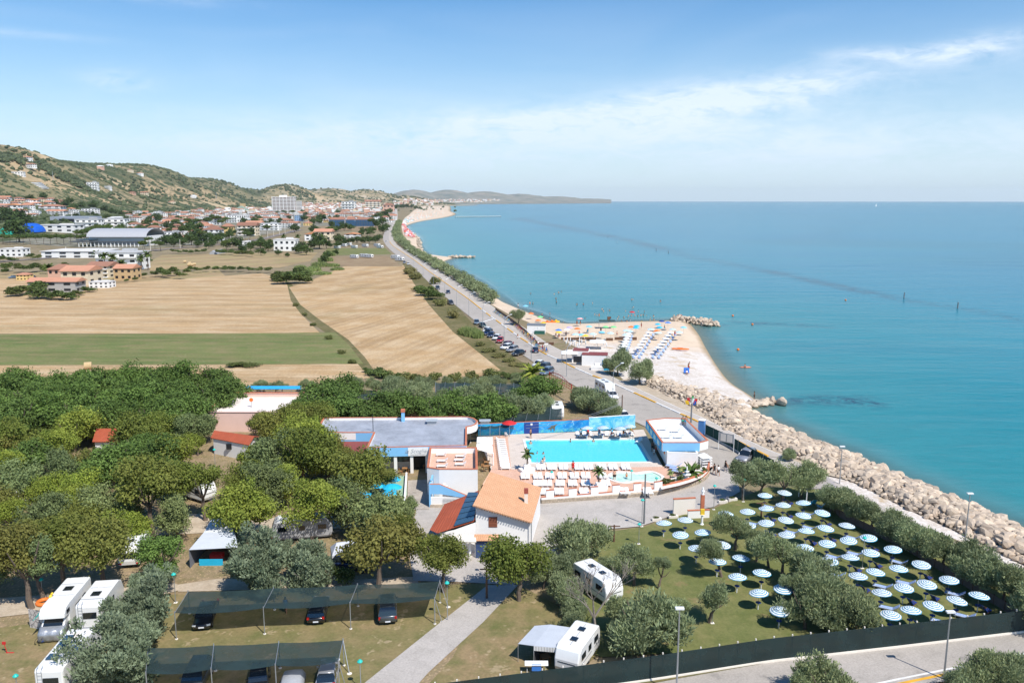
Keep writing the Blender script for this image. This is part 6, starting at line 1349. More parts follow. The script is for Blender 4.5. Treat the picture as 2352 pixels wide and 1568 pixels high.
RC=[('sedan','dark blue',(1031,678),(1028,670),'dark blue car driving towards the camera on the far coast road'),('suv','dark grey',(1008,668),(1003,662),'dark car parked on the verge left of the far coast road'),
('suv','black',(1040,702),(1030,697),'black off-road car parked with a white sign board beside it'),('hatch','grey-blue',(1096,748),(1094,741),'grey-blue car parked farthest in the verge line before the reeds'),
('hatch','dark green',(1112,753),(1105,750),'dark green car parked just behind the grey-blue one'),('hatch','white',(1112,766),(1124,760),'white car parked beside the reeds, farthest white one'),('suv','dark blue',(1114,772),(1128,765),'dark blue parked car right beside the reeds'),('hatch','dark blue',(1122,778),(1134,770),'navy hatchback parked next to white hatchback by the verge'),('hatch','white',(1135,783),(1146,777),'white hatchback parked left of the bright red car'),('hatch','red',(1144,790),(1153,782),'bright red hatchback parked on the verge'),
('sedan','maroon',(1152,799),(1177,792),'dark red estate parked behind the white estate'),('estate','white',(1151,805),(1176,798),'white estate car parked sideways beside the road'),('estate','silver',(1165,811),(1188,803),'silver estate car parked beside the white estate'),('sedan','black',(1178,819),(1204,812),'black car with white emblem and roof box parked on verge'),
('hatch','dark blue',(1226,803),(1232,815),'navy hatchback driving away along the coast road'),('hatch','white',(1226,846),(1246,838),'white hatchback parked near the fan palm'),('suv','dark grey',(1240,854),(1259,846),'dark grey car parked beside the fan palm, middle of three'),('suv','grey-blue',(1246,864),(1266,856),'grey-blue car parked nearest the arched gate'),
('hatch','white',(1415,922),(1398,908),'white hatchback carrying bicycles behind the roadside caravan'),('hatch','white',(1440,968),(1424,958),'white car parked behind the mural wall'),('suv','silver',(1706,1062),(1722,1052),'silver car half hidden by tamarisk beside the green fence'),
('hatch','dark blue',(899,536),(898,531),'small dark car far along the coast road'),('hatch','white',(886,559),(888,553),'white car on the far road bend'),('hatch','grey-blue',(22,640),(36,639),'grey-blue car left of yellow hut beyond the fields'),('hatch','dark grey',(66,640),(80,639),'dark car right of the yellow hut beyond the fields'),
('hatch','white',(925,601),(928,597),'first small white parked car behind the roadside vans'),('hatch','silver',(927,608),(931,603),'silver car between two white cars behind the vans'),('hatch','white',(935,611),(941,606),'nearest small white car parked behind the roadside vans')]
for k,c,f,r,l in RC: car(k,c,f,r,l,off=1)
# parked far under the promenade trees
pp=resample(smooth_pts(PG([(925,563),(958,586),(1000,612),(1045,636),(1085,664)]),4),6.0); fc=[]
for i,p in enumerate(pp):
    if rs.random()<.35: continue
    o=copy_tree(CP_['hatch'],p+Vector((0,0,.17)),R(60),'x','cars under the promenade tamarisks',swap={'paint_white':PA[rs.choice(('white','silver','dark grey','black','dark blue','white','red'))]}); fc.append(o)
rank(fc,'car parked under the promenade tamarisks, {o} from left',key=lambda o:proj(o.location)[0])
mirr=None
# ---- motorhomes and caravans
mhw=M('motorhome_white',(.74,.74,.72),.35,var=.05,coat=.3); mhg=M('motorhome_grey',(.30,.31,.33),.5,var=.08); sil=M('silver_cover',(.38,.40,.43),.38,.5,var=.2,scale=4,bump=.5)
def prof_loft(b,prof,w_,bev=.12):
    """side profile (y,z) pulled across the width with softened edges"""
    c=(sum(p[0] for p in prof)/len(prof),sum(p[1] for p in prof)/len(prof))
    def sc_(k): return [(c[0]+(y-c[0])*k,c[1]+(z-c[1])*k) for y,z in prof]
    rings=[[(x,y,z) for y,z in sc_(k)] for x,k in ((-w_,.95),(-w_+bev*.3,.985),(-w_+bev,1),(w_-bev,1),(w_-bev*.3,.985),(w_,.95))]; b.loft(rings); return b
def side_win(par,y,z,l,h,w_,nm='window'):
    for s in (-1,1): b=MB(); b.box(s*(w_-.005),y,z,.05,l,h); b.build(nm,cglass,par)
def wheels(par,w_,ys,r=.33):
    for s in (-1,1):
        for y in ys: b=MB(); b.cyl((s*(w_-.2),y,r),(s*(w_+.0),y,r),r,n=14); wo=b.build('wheel',black,par); b=MB(); b.cyl((s*(w_-.05),y,r),(s*(w_+.02),y,r),r*.55,n=10); b.build('rim',chrome,wo)
def place(f,r,L_):
    f=G(*f); r=G(*r); d=(f-r).normalized(); loc=f-d*L_/2; loc.z=.07; return loc,math.atan2(d.x,-d.y)
def motorhome(front,rear,label,L_=6.8,overcab=True,cover=False,rearcam=False,solarp=False):
    if rearcam: f,r=G(*rear),G(*front); d=(r-f).normalized(); loc=f+d*L_/2; loc.z=.07; rz=math.atan2(d.x,-d.y)
    else: loc,rz=place(front,rear,L_)
    t=thing('motorhome',label,'motorhome',loc,rz); h=L_/2; W_=1.12
    if overcab: pr=[(-h+1.45,.45),(h,.45),(h+.03,2.7),(h-.15,2.95),(-h+1.6,3.0),(-h+.75,2.9),(-h+.30,2.5),(-h+.25,2.1),(-h+1.35,1.95)]
    else: pr=[(-h+.1,.45),(h,.45),(h,2.6),(h-.15,2.8),(-h+1.2,2.85),(-h+.5,2.5),(-h,1.5)]
    b=MB(); b.smooth=False; prof_loft(b,pr,W_); b.build('body',mhw,t,bevel=.05)
    b=MB(); b.box(0,.3,.25,2.05,L_-1.4,.25); b.build('skirt',mhg,t)
    if overcab:
        cp=[(-h-.25,.3),(-h+1.7,.3),(-h+1.7,2.0),(-h+1.0,1.98),(-h+.35,1.35),(-h-.2,1.1)]; b=MB(); prof_loft(b,cp,.98); b.build('cab',mhw,t)
        b=MB(); b.slab((-.85,-h+.33,1.37),(.85,-h+.33,1.37),(.80,-h+.98,1.99),(-.80,-h+.98,1.99),.05); b.build('windscreen',cglass,t)
        if cover:
            b=MB(); b.smooth=True; rr=[]
            for k in range(7):
                z=.15+k*.2; bul=.33*math.sin(min(1,k/6)*PI*.5+.5); rr.append([(x*(1.06),-h+ (0.30*max(0,k-4)) -bul-.1+.05*math.sin(x*9+k),z) for x in np.linspace(-1,1,11)]+[(1.08,-h+1.2,z),(-1.08,-h+1.2,z)])
            b.loft(rr); b.build('silver_cover',sil,t)
    side_win(t,-h+3.4,1.5,1.3,.6,W_); side_win(t,-h+4.9,1.6,.8,.55,W_); 
    if overcab: side_win(t,-h+1.15,2.2,.7,.4,W_)
    b=MB(); b.box(0,.9,2.97 if overcab else 2.83,.8,.8,.08); b.build('roof_hatch',cglass,t); b=MB(); b.box(.1,-h+2.2,2.98 if overcab else 2.83,.55,.55,.1); b.build('roof_vent',offw,t)
    if solarp:
        for y in (0,-.95,1.9): b=MB(); b.box(.45,y,2.9,.75,.85,.05); b.build('solar_panel',solar,t)
    b=MB(); z0=.8
    for s in (-.18,.18): b.tube([(.65+s,h+.08,.7),(.65+s,h+.08,2.9),(.65+s,h-.3,3.05)],.02,4)
    for i in range(7): b.cyl((.47,h+.08,.9+i*.3),(.83,h+.08,.9+i*.3),.015,n=4)
    o=b.build('ladder',steel,t); o['kind']='stuff'
    for s in (-1,1): b=MB(); b.box(s*.95,h+.02,.7,.12,.06,.4); b.build('tail_light',lampr,t)
    b=MB(); b.box(-.15,h+.03,1.5,1.2,.04,.6); b.build('rear_window',cglass,t); b=MB(); b.box(0,h+.02,.5,1.9,.1,.16); b.build('bumper',mhg,t)
    for s in (-1,1): b=MB(); b.box(s*(W_+.005),.8,.9,.02,L_-2.4,.14); b.build('trim_stripe',mhg,t)
    for y in (-.4,1.9): b=MB(); b.box(0,y,2.96 if overcab else 2.83,2.0,.04,.03); b.build('roof_seam',mhg,t)
    wheels(t,1.0,(-h+.75,h-1.7),.36); return t
motorhome((121,1474),(160,1424),'white overcab motorhome with a silver cover over its cab',7.0,cover=True)
motorhome((262,1380),(207,1455),'older white motorhome with bicycle rack and ladder seen from behind',6.2,overcab=False,rearcam=True)
motorhome((205,1500),(118,1612),'long white motorhome with roof solar panels in the bottom left corner',7.4,overcab=False,rearcam=True,solarp=True)
def caravan(front,rear,label,L_=5.6,off=0,W_=1.12,side=None,name='caravan'):
    loc,rz=place(front,rear,L_)
    if off: a=(G(*front)+G(*rear))/2; loc=Vector((a.x,a.y,.07))
    t=thing(name,label,'caravan',loc,rz); h=L_/2
    pr=[(-h+.15,.45),(h-.1,.45),(h,.9),(h-.05,1.9),(h-.3,2.45),(h-.6,2.55),(-h+.7,2.55),(-h+.3,2.3),(-h,1.5),(-h,.8)]
    b=MB(); prof_loft(b,pr,W_); b.build('body',side or mhw,t,bevel=.04)
    if side: b=MB(); b.box(0,0,2.5,W_*1.9,L_-1.3,.1); b.build('roof',mhw,t)
    b=MB(); b.slab((-.8,-h-.02,1.25),(.8,-h-.02,1.25),(.8,-h+.28,2.15),(-.8,-h+.28,2.15),.05); b.build('front_window',cglass,t)
    b=MB(); b.box(0,h-.03,1.2,1.5,.06,.65); b.build('rear_window',cglass,t)
    for y,l in ((-h+1.2,1.0),(0,.7),(h-1.2,1.0)): side_win(t,y,1.35,l,.58,W_)
    for s in (-1,1): b=MB(); b.box(s*W_,0,.98,.02,L_-.7,.10); b.build('trim_stripe',mhg,t)
    b=MB(); b.box(W_,.75,.5,.03,.62,1.75); b.build('door',polem,t); b=MB(); b.box(0,0,2.56,.05,L_-1.6,.02); b.build('roof_seam',mhg,t)
    for y in (-.9,.9): b=MB(); b.box(0,y,2.55,.6,.6,.1); b.build('roof_hatch',cglass,t)
    b=MB(); b.tube([(-.35,-h,.5),(0,-h-1.1,.5),(.35,-h,.5)],.05,5); b.build('drawbar',grey,t); wheels(t,1.02,(.2,),.32)
    for s in (-1,1): b=MB(); b.box(s*.9,h-.02,.6,.3,.08,.14); b.build('tail_light',lampr,t)
    b=MB(); b.box(0,0,.36,2.1,L_-.6,.12); b.build('chassis',mhg,t); return t
caravan((1300,1556),(1346,1492),'white caravan with awning and annex beside the bottom green fence',5.4)
caravan((1412,1390),(1343,1343),'white caravan half hidden behind the bare tree',6.0)
caravan((760,1229),(632,1240),'grey-sided caravan standing side-on beneath the robinias',7.0,off=1,side=M('caravan_grey',(.36,.36,.37),.5,var=.05))
caravan((325,1262),(291,1318),'old cream caravan with red tail lights seen from behind',5.2,off=0)
caravan((1406,912),(1372,893),'white caravan parked on the roadside behind the tamarisk clump',5.8,off=1)
for j,(a,c,l) in enumerate((((472,1150),(440,1140),'white caravan under elms with its roof just showing'),((1282,968),(1276,948),'white van standing behind the mural wall beside a dark net'),((150,1298),(60,1288),'white and blue caravan hidden behind the left elms'),((10,1180),(35,1166),'white caravan at far left edge under the elms'))): caravan(a,c,l,5.2,off=1)
fv=[]
for j,(x,y) in enumerate(((775,571),(801,564),(814,570),(839,567),(866,566),(873,570),(814,593),(836,591),(848,592),(908,594),(918,599),(1015,583) if False else (790,566))): fv.append(caravan((x-8,y),(x+8,y+1),'x',7.,off=1))
rank(fv,'distant white camper parked beyond the fields, {o} from left',key=lambda o:proj(o.location)[0])
for o in fv: o['group']='distant campers beyond the fields'
# awnings
an=thing('caravan_awning','grey canvas awning and striped annex joined to the front caravan','awning',G(1262,1535)); o=an.location; aw_g=M('grey_canvas',(.50,.53,.57),.8,var=.08)
def gz(x,y,z): p=G(x,y,z); return p-o
A=[gz(1276,1486,2.3),gz(1312,1440,2.4),gz(1264,1433,2.2),gz(1226,1482,2.1)]; b=MB(); b.slab(*A,.04); b.build('awning_cloth',aw_g,an)
A2_=[A[3],A[2],gz(1228,1436,1.9),gz(1190,1477,1.8)]; b=MB(); b.slab(*A2_,.04); b.build('awning_cloth',aw_g,an)
for p in (A[0],A[3],A2_[2],A2_[3],A[2]): b=MB(); b.cyl((p.x,p.y,0),(p.x,p.y,p.z),.03); b.build('post',steel,an)
b=MB(); b.wall([Vector((A[3].x,A[3].y,0)),Vector((A[2].x,A[2].y,0))],0,2.1,.03); b.build('side_wall',M('dark_canvas',(.05,.05,.055),.8),an)
b=MB()
for i in range(14): q_=A[3].lerp(A[0],(i+.5)/14); b.box(q_.x,q_.y,q_.z-.45,.10,.03,.42)
b.build('striped_valance',MATS['white_paint'],an)['kind']='stuff'
tableset(G(1252,1522),.3,'small table with red and blue things inside the grey annex')
dr=thing('drying_rack','drying rack with blue cloth by the annex at the fence','drying rack',G(1232,1545)); b=MB(); b.slab((-1.,-.3,.9),(1.,-.3,.9),(1.,.3,1.0),(-1,.3,1.0),.03); b.build('rack',polem,dr); b=MB(); b.box(0,-.2,.35,.8,.05,.6); b.build('cloth',cols['blue'],dr)
for s in (-1,1): b=MB(); b.tube([(s*.8,-.35,0),(s*.8,.3,.9)],.02,4); b.build('leg',polem,dr)
tt=thing('tent','large grey and white frame tent with open dark front','tent',G(492,1296)); o=tt.location
r=[gz(434,1262,2.2),gz(548,1256,2.2),gz(538,1222,2.7),gz(468,1222,2.7),gz(522,1190,2.9),gz(486,1190,2.9)]
for A,m_ in (((r[0],r[1],r[2],r[3]),aw_g),((r[3],r[2],r[4],r[5]),M('pale_tent',(.62,.64,.66),.8))): b=MB(); b.slab(*A,.03); b.build('tent_roof',m_,tt)
b=MB(); V=[r[0],r[1],r[4],r[5]]; b.wall([Vector((p.x,p.y,0)) for p in (r[0],r[5],r[4],r[1])],0,2.2,.03); b.build('tent_wall',M('tent_side',(.18,.19,.22),.8),tt)
b=MB(); b.box(-.2,-.3,0,2.6,.06,.8,.02); b.build('turquoise_board',cyan,tt); 
b=MB(); b.box(0,1.0,.4,1.4,.8,.5); b.build('red_box',redm,tt)
tc_=thing('awning','turquoise awning cloth with patterned screen beside the left motorhome','awning',G(85,1450)); o=tc_.location; A=[gz(75,1425,2.2),gz(96,1405,2.5),gz(142,1360,2.5),gz(125,1360,2.2)]; b=MB(); b.slab(*A,.03); b.build('awning_cloth',M('sea_green_cloth',(.02,.30,.26),.7),tc_)
pat=newmat('patterned_cloth'); q=NB(pat); v_=q.new('ShaderNodeTexVoronoi',i_Vector=objc(q),i_Scale=2.6,feature='DISTANCE_TO_EDGE').outputs[0]; finish(q,pat,q.mix(q.rng(v_,.05,.09),c4((.22,.20,.19)),c4((.55,.50,.46))),.8)
b=MB(); a=gz(70,1442,0); c=gz(104,1448,0); b.wall([a,c],.1,2.0,.04); b.build('patterned_screen',pat,tc_)
ir=thing('swim_ring','orange inflatable swim ring with a duck head on the awning','swim ring',G(101,1382,2.7)); ring(.55,.2,axis='z',mat=orm).build('ring',orm,ir); b=MB(); b.smooth=True; b.tube([(.4,.2,.1),(.55,.35,.6),(.7,.4,.75)],[.16,.12,.1],8); b.build('neck',yelm,ir)
rs_=thing('scooter','small red folded scooter standing on the dry grass at far left','scooter',G(17,1500)); b=MB(); b.cyl((0,0,.1),(-.2,0,1.0),.03); b.box(.25,0,.08,.7,.12,.04); b.build('frame',redm,rs_); b=MB(); b.box(-.2,0,.9,.3,.08,.25); b.build('handlebar',redm,rs_)
# ============================================================ SHADE NETS, FENCES, LAMPS
def netmat(name,c,dens):
    m=newmat(name); b=NB(m); oc=objc(b); n=b.noise(oc,.5,3); wv=b.noise(oc,22,1)
    p=b.new('ShaderNodeBsdfPrincipled',i_Base_Color=b.mix(b.rng(n,.4,.6),c4(c),c4([v*1.35 for v in c])),i_Roughness=.75); t=b.new('ShaderNodeBsdfTransparent'); mx=b.new('ShaderNodeMixShader',i_0=b.rng(n,.3,.7,dens-.05,dens+.04),i_1=t.outputs[0],i_2=p.outputs[0])
    o=b.new('ShaderNodeOutputMaterial'); b.l.new(mx.outputs[0],o.inputs[0]); MATS[name]=m; return m
netm=netmat('shade_net',(.012,.028,.027),.84); fnet=netmat('fence_net',(.008,.022,.022),.86)
def shade(name,label,B0,B1,F0,F1,zb,zf,nb,posts,extra=()):
    """cloth between a back and a front edge with sag between its supports"""
    a0,a1=G(*B0,zb),G(*B1,zb); c0,c1=G(*F0,zf),G(*F1,zf); o=Vector((c0.x,c0.y,0)); t=thing(name,label,'shade net',o); nx,ny=48,8; V=[]
    for j in range(ny+1):
        for i in range(nx+1):
            u=i/nx; v=j/ny; p=(a0.lerp(a1,u)).lerp(c0.lerp(c1,u),v)-o; w_=math.sin(PI*((u*nb)%1)); p.z-= .16*w_*(.4+.6*abs(v-.5)*2)+.10*math.sin(PI*v); p.y+=.12*w_*(1 if v<.1 else -1 if v>.9 else 0); V.append(p)
    b=MB(); b.smooth=True; b.add(V,[(j*(nx+1)+i,(j+1)*(nx+1)+i,(j+1)*(nx+1)+i+1,j*(nx+1)+i+1) for j in range(ny) for i in range(nx)]); b.build('net_cloth',netm,t)
    for i in range(nb+1):
        u=i/nb; f=c0.lerp(c1,u)-o; bk_=a0.lerp(a1,u)-o
        for p in (f,bk_): b=MB(); b.cyl((p.x,p.y,0),(p.x,p.y,p.z+.15),.045,n=8); po_=b.build('post',steel,t); b=MB(); b.cyl((p.x,p.y,0),(p.x,p.y,.14),.14,n=8); b.build('footing',offw,po_)
        b=MB(); b.cyl(f,bk_,.03,n=6); b.build('cross_bar',steel,t)
    for p in extra: e=G(*p[0]); top=(c1 if p[1] else a1)-o; b=MB(); b.cyl(top,e-o,.035,n=6); b.build('stay',steel,t); b=MB(); b.cyl(e-o,e-o+Vector((0,0,.1)),.22,n=10); b.build('footing',offw,t)
    return t
shade('shade_net','upper long dark green shade net over three parked cars',(432,1358),(1010,1334),(401,1407),(998,1374),2.4,2.7,3,4,(((1016,1429),1),((1030,1395),0)))
shade('shade_net','lower dark green shade net over cars at the bottom edge',(340,1487),(788,1469),(335,1545),(777,1518),2.5,2.7,3,4,(((803,1548),0),((795,1580),1)))
for i,(a,b0,c,d,l) in enumerate((((760,905),(1130,900),(750,935),(1135,930),'dark shade net between the rear tamarisks, behind the mulberries'),((1190,935),(1290,932),(1180,965),(1290,962),'dark shade net beside the white van behind the mural'),((1000,878),(1090,878),(1000,900),(1085,900),'farthest dark shade net before the stubble field'),((1120,880),(1240,880),(1110,905),(1250,905),'dark shade net left of the arched gate'),((1085,955),(1180,950),(1080,985),(1170,980),'dark shade net behind the turned roof corner'))): shade('shade_net',l,a,b0,c,d,2.4,2.4,4,4)
def fence(label,pts,h,n,mat,post,name='net_fence',kerb=0,panel='net_panel'):
    P=[G(*p) for p in pts]; o=P[0].copy(); t=thing(name,label,'fence',o); tot=[p-o for p in P]; Lt=sum((a-c).length for a,c in zip(tot[:-1],tot[1:])); q=resample(tot,Lt/n)
    for a,c in zip(q[:-1],q[1:]):
        b=MB(); b.wall([a,c],.25 if kerb else .05,h,.02); b.build(panel,mat,t)
        b=MB(); b.box(a.x,a.y+.10,0,.10,.10,h+.12); b.build('post',post,t)
    if kerb: b=MB(); b.wall(q,0,.3,.22); b.build('kerb_wall',offw,t)
    return t
fence('tall green net fence with pale posts along the access road',[(1000,1632),(1298,1592),(1504,1563),(1764,1522),(2066,1488),(2324,1457),(2440,1443)],2.35,34,fnet,offw,kerb=1)
fence('low dark wall fence between lawn and seaside tamarisk row',[(1880,1135),(1929,1190),(2084,1266),(2326,1416),(2360,1438)],1.05,26,M('brown_wall',(.17,.13,.11),.8,var=.2),dwood,'lawn_wall',panel='wall_panel')
fence('dark green mesh fence on a brown wall right of the pool building',[(1620,1000),(1680,1030),(1742,1068),(1800,1098)],2.0,9,M('green_mesh',(.012,.06,.05),.8),steel,'mesh_fence',1)
pl_=thing('gate_pillar','blue and white square gate pillar beside the pool building','pillar',G(1611,998)); b=MB(); b.box(0,0,0,1.0,1.0,2.6,-.5); b.build('shaft',M('mid_blue_render',(.08,.22,.48),.8),pl_); b=MB(); b.box(0,0,2.6,1.1,1.1,.1,-.5); b.build('cap',white,pl_)
sg=thing('notice_board','grey notice board with map panels on two white posts','notice board',G(1667,1036)); 
for s in (-1.3,1.3): b=MB(); b.box(s*.78,-s*.62,0,.08,.08,3.0); b.build('post',polem,sg)
b=MB(); b.box(0,0,1.5,2.6,.08,1.5,-.67); b.build('board',steel,sg)
for s in (-.55,.55): b=MB(); b.box(s*.78-.03,-s*.62-.05,1.65,.85,.04,1.15,-.67); b.build('map_panel',offw,sg)
# arched gate
ga=thing('arched_gate','rust-red arched metal entrance gate with truss','gate',G(1312,924)); o=ga.location; a=G(1262,893)-o; c=Vector((0,0,0))
for p in (a,c): b=MB(); b.box(p.x,p.y,0,.35,.35,1.4); b.build('pillar',offw,ga); b=MB(); b.box(p.x,p.y,1.4,.22,.22,2.4); b.build('post',M('rust_red',(.36,.05,.04),.6,var=.2),ga)
b=MB(); n_=10; tp2=[]
for i in range(n_+1):
    u=i/n_; p=a.lerp(c,u); tp2.append((p.x,p.y,3.6+.75*math.sin(PI*min(1,u*1.1)))); b.cyl((p.x,p.y,2.6),tp2[-1],.035,n=4)
b.tube(tp2,.07,4); b.cyl((a.x,a.y,2.6),(c.x,c.y,2.6),.06,n=4); b.cyl((a.x,a.y,3.2),(c.x,c.y,3.2),.04,n=4); b.build('arch_truss',MATS['rust_red'],ga)
# lamps
def globe(x,y,h,label,c=(.02,.45,.38)):
    t=thing('garden_lamp',label,'lamp',G(x,y),0,'turquoise-topped garden lamps'); b=MB(); b.cyl((0,0,0),(0,0,h),.045,.03,8); b.build('pole',steel,t); b=MB(); b.lathe([(.06,h),(.22,h+.08),(.24,h+.15),(.1,h+.3),(0,h+.32)],10); b.build('lamp_head',M('turquoise_lamp',c,.5),t); b=MB(); b.box(0,0,0,.35,.35,.12); b.build('footing',offw,t)
for i,(x,y,h,l) in enumerate(((1474,1210,3.4,'beside the tall utility pole at lawn corner'),(1467,1250,2.4,'at the lawn edge just below the utility pole'),(1639,1171,3.2,'beside the drive behind the small statue wall'),(1980,1306,3.5,'in the middle of the parasol rows'),(1707,1153,3.,'under the tamarisk clump at the head of the lawn'),(829,1582,2.4,'right of the lower shade net'),(1028,1425,3.8,'at the right end of the upper shade net'),(404,1385,3.,'at the left end of the upper shade net'),(100,1384,2.4,'behind the turquoise awning at left'),(40,1585,1.2,'low in the bottom left corner'),(1124,1326,3.,'in front of the orange-roofed house'),(495,1075,2.8,'in front of the red-roofed washroom hut'),(1636,1432,3.6,'beside the small leaning tamarisk on the lawn'),(1450,1112,1.9,'inside the pool terrace beside the paddling pool'),(1267,1115,1.9,'among the white loungers on the terrace'),(1507,1125,1.6,'at right end of the white piers'))): globe(x,y,h,'slim garden lamp with turquoise head '+l)
def street(x,y,h,label,arm=0,rz=0,group='street lamps'):
    t=thing('street_lamp',label,'street lamp',G(x,y),rz,group); b=MB()
    if arm: b.tube([(0,0,0),(0,0,h*.78),(arm*.25,0,h*.92),(arm,0,h)],[.08,.06,.05,.04],6)
    else: b.cyl((0,0,0),(0,0,h),.09,.05,8)
    b.build('pole',steel,t); b=MB(); b.box(arm+.1*(arm>0),0,h-.02,.7,.32,.14); b.build('lamp_head',polem,t)
street(1928,1112,5.6,'tall grey street lamp rising from the boulder bank, left one'); street(2216,1248,6.2,'tall grey street lamp before the boulder bank at right'); street(2167,1561,6.2,'grey street lamp beside the access road painted line'); street(1553,1600,7.8,'tall lamp post behind the green fence left of lawn')
rl_=[(1077,726),(1109,754),(1158,790),(1220,829),(1301,866),(1407,930),(1049,704),(1022,683),(996,661),(972,640),(950,620),(930,603)]
for i,(x,y) in enumerate(sorted(rl_,key=lambda p:-p[1])): street(x,y,8.2,'slim curved street lamp left of the coast road, %s from nearest end'%ordn(i+1),2.2,R(35),'curved lamps along the coast road')
def pole(x,y,h,label,mat=grey,bars=()):
    t=thing('utility_pole',label,'pole',G(x,y)); b=MB(); b.cyl((0,0,0),(0,0,h),.12,.09,8); b.build('shaft',mat,t)
    for z in bars: b=MB(); b.box(0,0,z,1.4,.1,.1); b.build('cross_arm',mat,t)
    return t
pole(1479,1204,6.6,'tall grey utility pole at the lawn corner'); pole(1428,962,4.6,'brown wooden pole between the mural and the coast road',dwood); pole(1410,1245,2.2,'short dark pole beside the tamarisk at lawn corner',dwood,(2.0,)); pole(1118,1375,3.6,'thin dark signpost before the olive elm by path',dwood,(3.2,)); pole(1748,1188,2.,'short brown post beside the planters',dwood,(1.9,))
# overhead cable
cb=thing('cable','overhead cables sagging from pole to the left behind the pool','cable',G(1428,962)); o=cb.location; a=gz(1428,925,3.9); 
for dz in (0,-.25):
    q_=G(1208,968,5.2)-o; q_.z=4.6+dz; pts=[a.lerp(q_,i/10)+Vector((0,0,dz-.9*math.sin(PI*i/10))) for i in range(11)]; b=MB(); b.tube(pts,.035,3); b.build('wire',grey,cb)
# flags
fp=thing('flagpole','dark flagpole with a bunch of coloured national flags','flagpole',G(1587,972)); b=MB(); b.cyl((0,0,0),(0,0,3.8),.16,.13); b.build('pole',grey,fp)
for j,(c,dx,dz,an_) in enumerate((( (.02,.35,.08),.0,5.0,.1),((.55,.02,.02),.7,4.5,.5),((.02,.08,.35),.5,4.1,.9),((.75,.45,.02),-.9,4.2,-.5),((.5,.03,.04),-.6,4.7,-.3),((.7,.7,.7),.2,4.6,.2))):
    b=MB(); b.tube([(0,0,3.7),(dx*.7,0,dz)],.02,4); fl2=b.build('staff',polem,fp); b=MB(); b.slab((dx*.5,0,dz-.7),(dx*.5+.3*(1 if dx>=0 else -1)+.35*dx,0.1,dz-.6),(dx*.7+.3*(1 if dx>=0 else -1)+.35*dx,0,dz+.1),(dx*.7,0,dz+.1),.02); b.build('flag',M('flag%d'%j,c,.7),fl2)
# small wall with statue and planters near the drive
sw2=thing('entrance_wall','small cream curved wall with terracotta coping beside the drive','wall',G(1575,1190)); b=MB(); b.box(0,1.2,0,2.9,.25,2.2,.15); b.build('wall',offw,sw2); b=MB(); b.box(0,1.2,2.2,3.0,.32,.1,.15); b.build('coping_tile',tcot,sw2); b=MB(); b.box(1.6,0,0,2.8,.25,1.1,.1); b.build('low_wall',white,sw2); b=MB(); b.box(1.6,0,1.1,2.9,.32,.08,.1); b.build('coping_tile',tcot,sw2)
b=MB(); b.box(2.3,1.0,0,.45,.45,2.8); b.build('pillar',tcot,sw2)
sta=thing('statue','white bust statue on top of a terracotta pillar','statue',G(1575,1190)+Vector((2.3,1.,2.8))); b=MB(); b.smooth=True; b.lathe([(.2,0),(.2,.1),(.1,.2),(.24,.42),(.2,.6),(.08,.68),(.14,.82),(.1,.98),(0,1.02)],10); b.build('bust',plast,sta)
st2=thing('shower_post','white pedestal with a yellow top standing on the lawn','pedestal',G(1612,1205)); b=MB(); b.lathe([(.35,0),(.2,.15),(.14,.3),(.14,1.3),(.3,1.4)],10); b.build('base',plast,st2); b=MB(); b.box(0,0,1.4,.5,.3,.7); b.build('top',yelm,st2)
for i,(x,y) in enumerate(((1508,1196),(1546,1190),(1660,1155),(1682,1150))):
    t=thing('planter','pale rectangular planter with flowers beside the lawn, %s from left'%ordn(i+1),'planter',G(x,y),.15,'planters beside the lawn'); b=MB(); b.box(0,0,0,1.2,.45,.4,0,1.06,1.1); b.build('trough',offw,t); c_=link('flowers',CR['h'][0],t,(0,0,.5)); c_.scale=(.55,.22,.25)
cb2=thing('shelter','small dark pavilion with grey roof behind the seaside parasols','shelter',G(1875,1150)); b=MB(); b.slab((-2.2,-1.6,2.4),(2.2,-1.6,2.4),(2.2,1.6,2.7),(-2.2,1.6,2.7),.12); b.build('roof',M('grey_roof_sheet',(.35,.32,.31),.8),cb2)
for sx,sy in ((-1.9,-1.4),(1.9,-1.4),(1.9,1.4),(-1.9,1.4)): b=MB(); b.cyl((sx,sy,0),(sx,sy,2.4),.07); b.build('post',plast,cb2)
for i,(x,y) in enumerate(((1868,1160),(1885,1168))): copy_tree(dk,G(x,y),i*1.2,'turquoise deck chair beside the grey pavilion, %s one'%('left','right')[i],'pavilion chairs',swap={'navy_blue':cyan,'dark_wood':polem})
for i,(x,y,h_) in enumerate(((1212,1148,.95),(1391,1128,.95))):
    pass
def star_planter(x,y,k,l):
    t=thing('planter',l,'planter',G(x,y,ZT),.4); b=MB(); b.lathe([(1.35,0),(1.35,.4),(.9,.45)],5); b.build('base',white,t); b=MB(); b.lathe([(.8,.4),(.65,1.0),(.5,1.0)],4); b.build('tub',white,t,rz=.5); return t
star_planter(1211,1082,0,'large white angular planter at the near left pool corner'); star_planter(1377,1124,1,'white angular planter behind the front piers'); 
for x,y,l in ((1211,1080,'yucca palm with three stems in the left white planter'),(1375,1122,'thin yucca palm in the white planter near the piers')): palm(G(x,y,ZT)+Vector((0,0,.9)),1.7,1.1,l,frond=LM['h'],seed=int(x))
mnc=thing('dead_tree','bare grey leafless tree beside the half-hidden caravan','tree',G(1371,1478)); b=MB(); rs2=random.Random(4)
def branch(p,d,l,r,n):
    e=p+d*l; b.cyl(p,e,r,r*.65,5,False)
    if n: 
        for i in range(3 if n>1 else 4): dd_=(d+Vector((rs2.uniform(-.8,.8),rs2.uniform(-.8,.8),rs2.uniform(-.1,.6)))).normalized(); branch(e,dd_,l*rs2.uniform(.6,.85),r*.55,n-1)
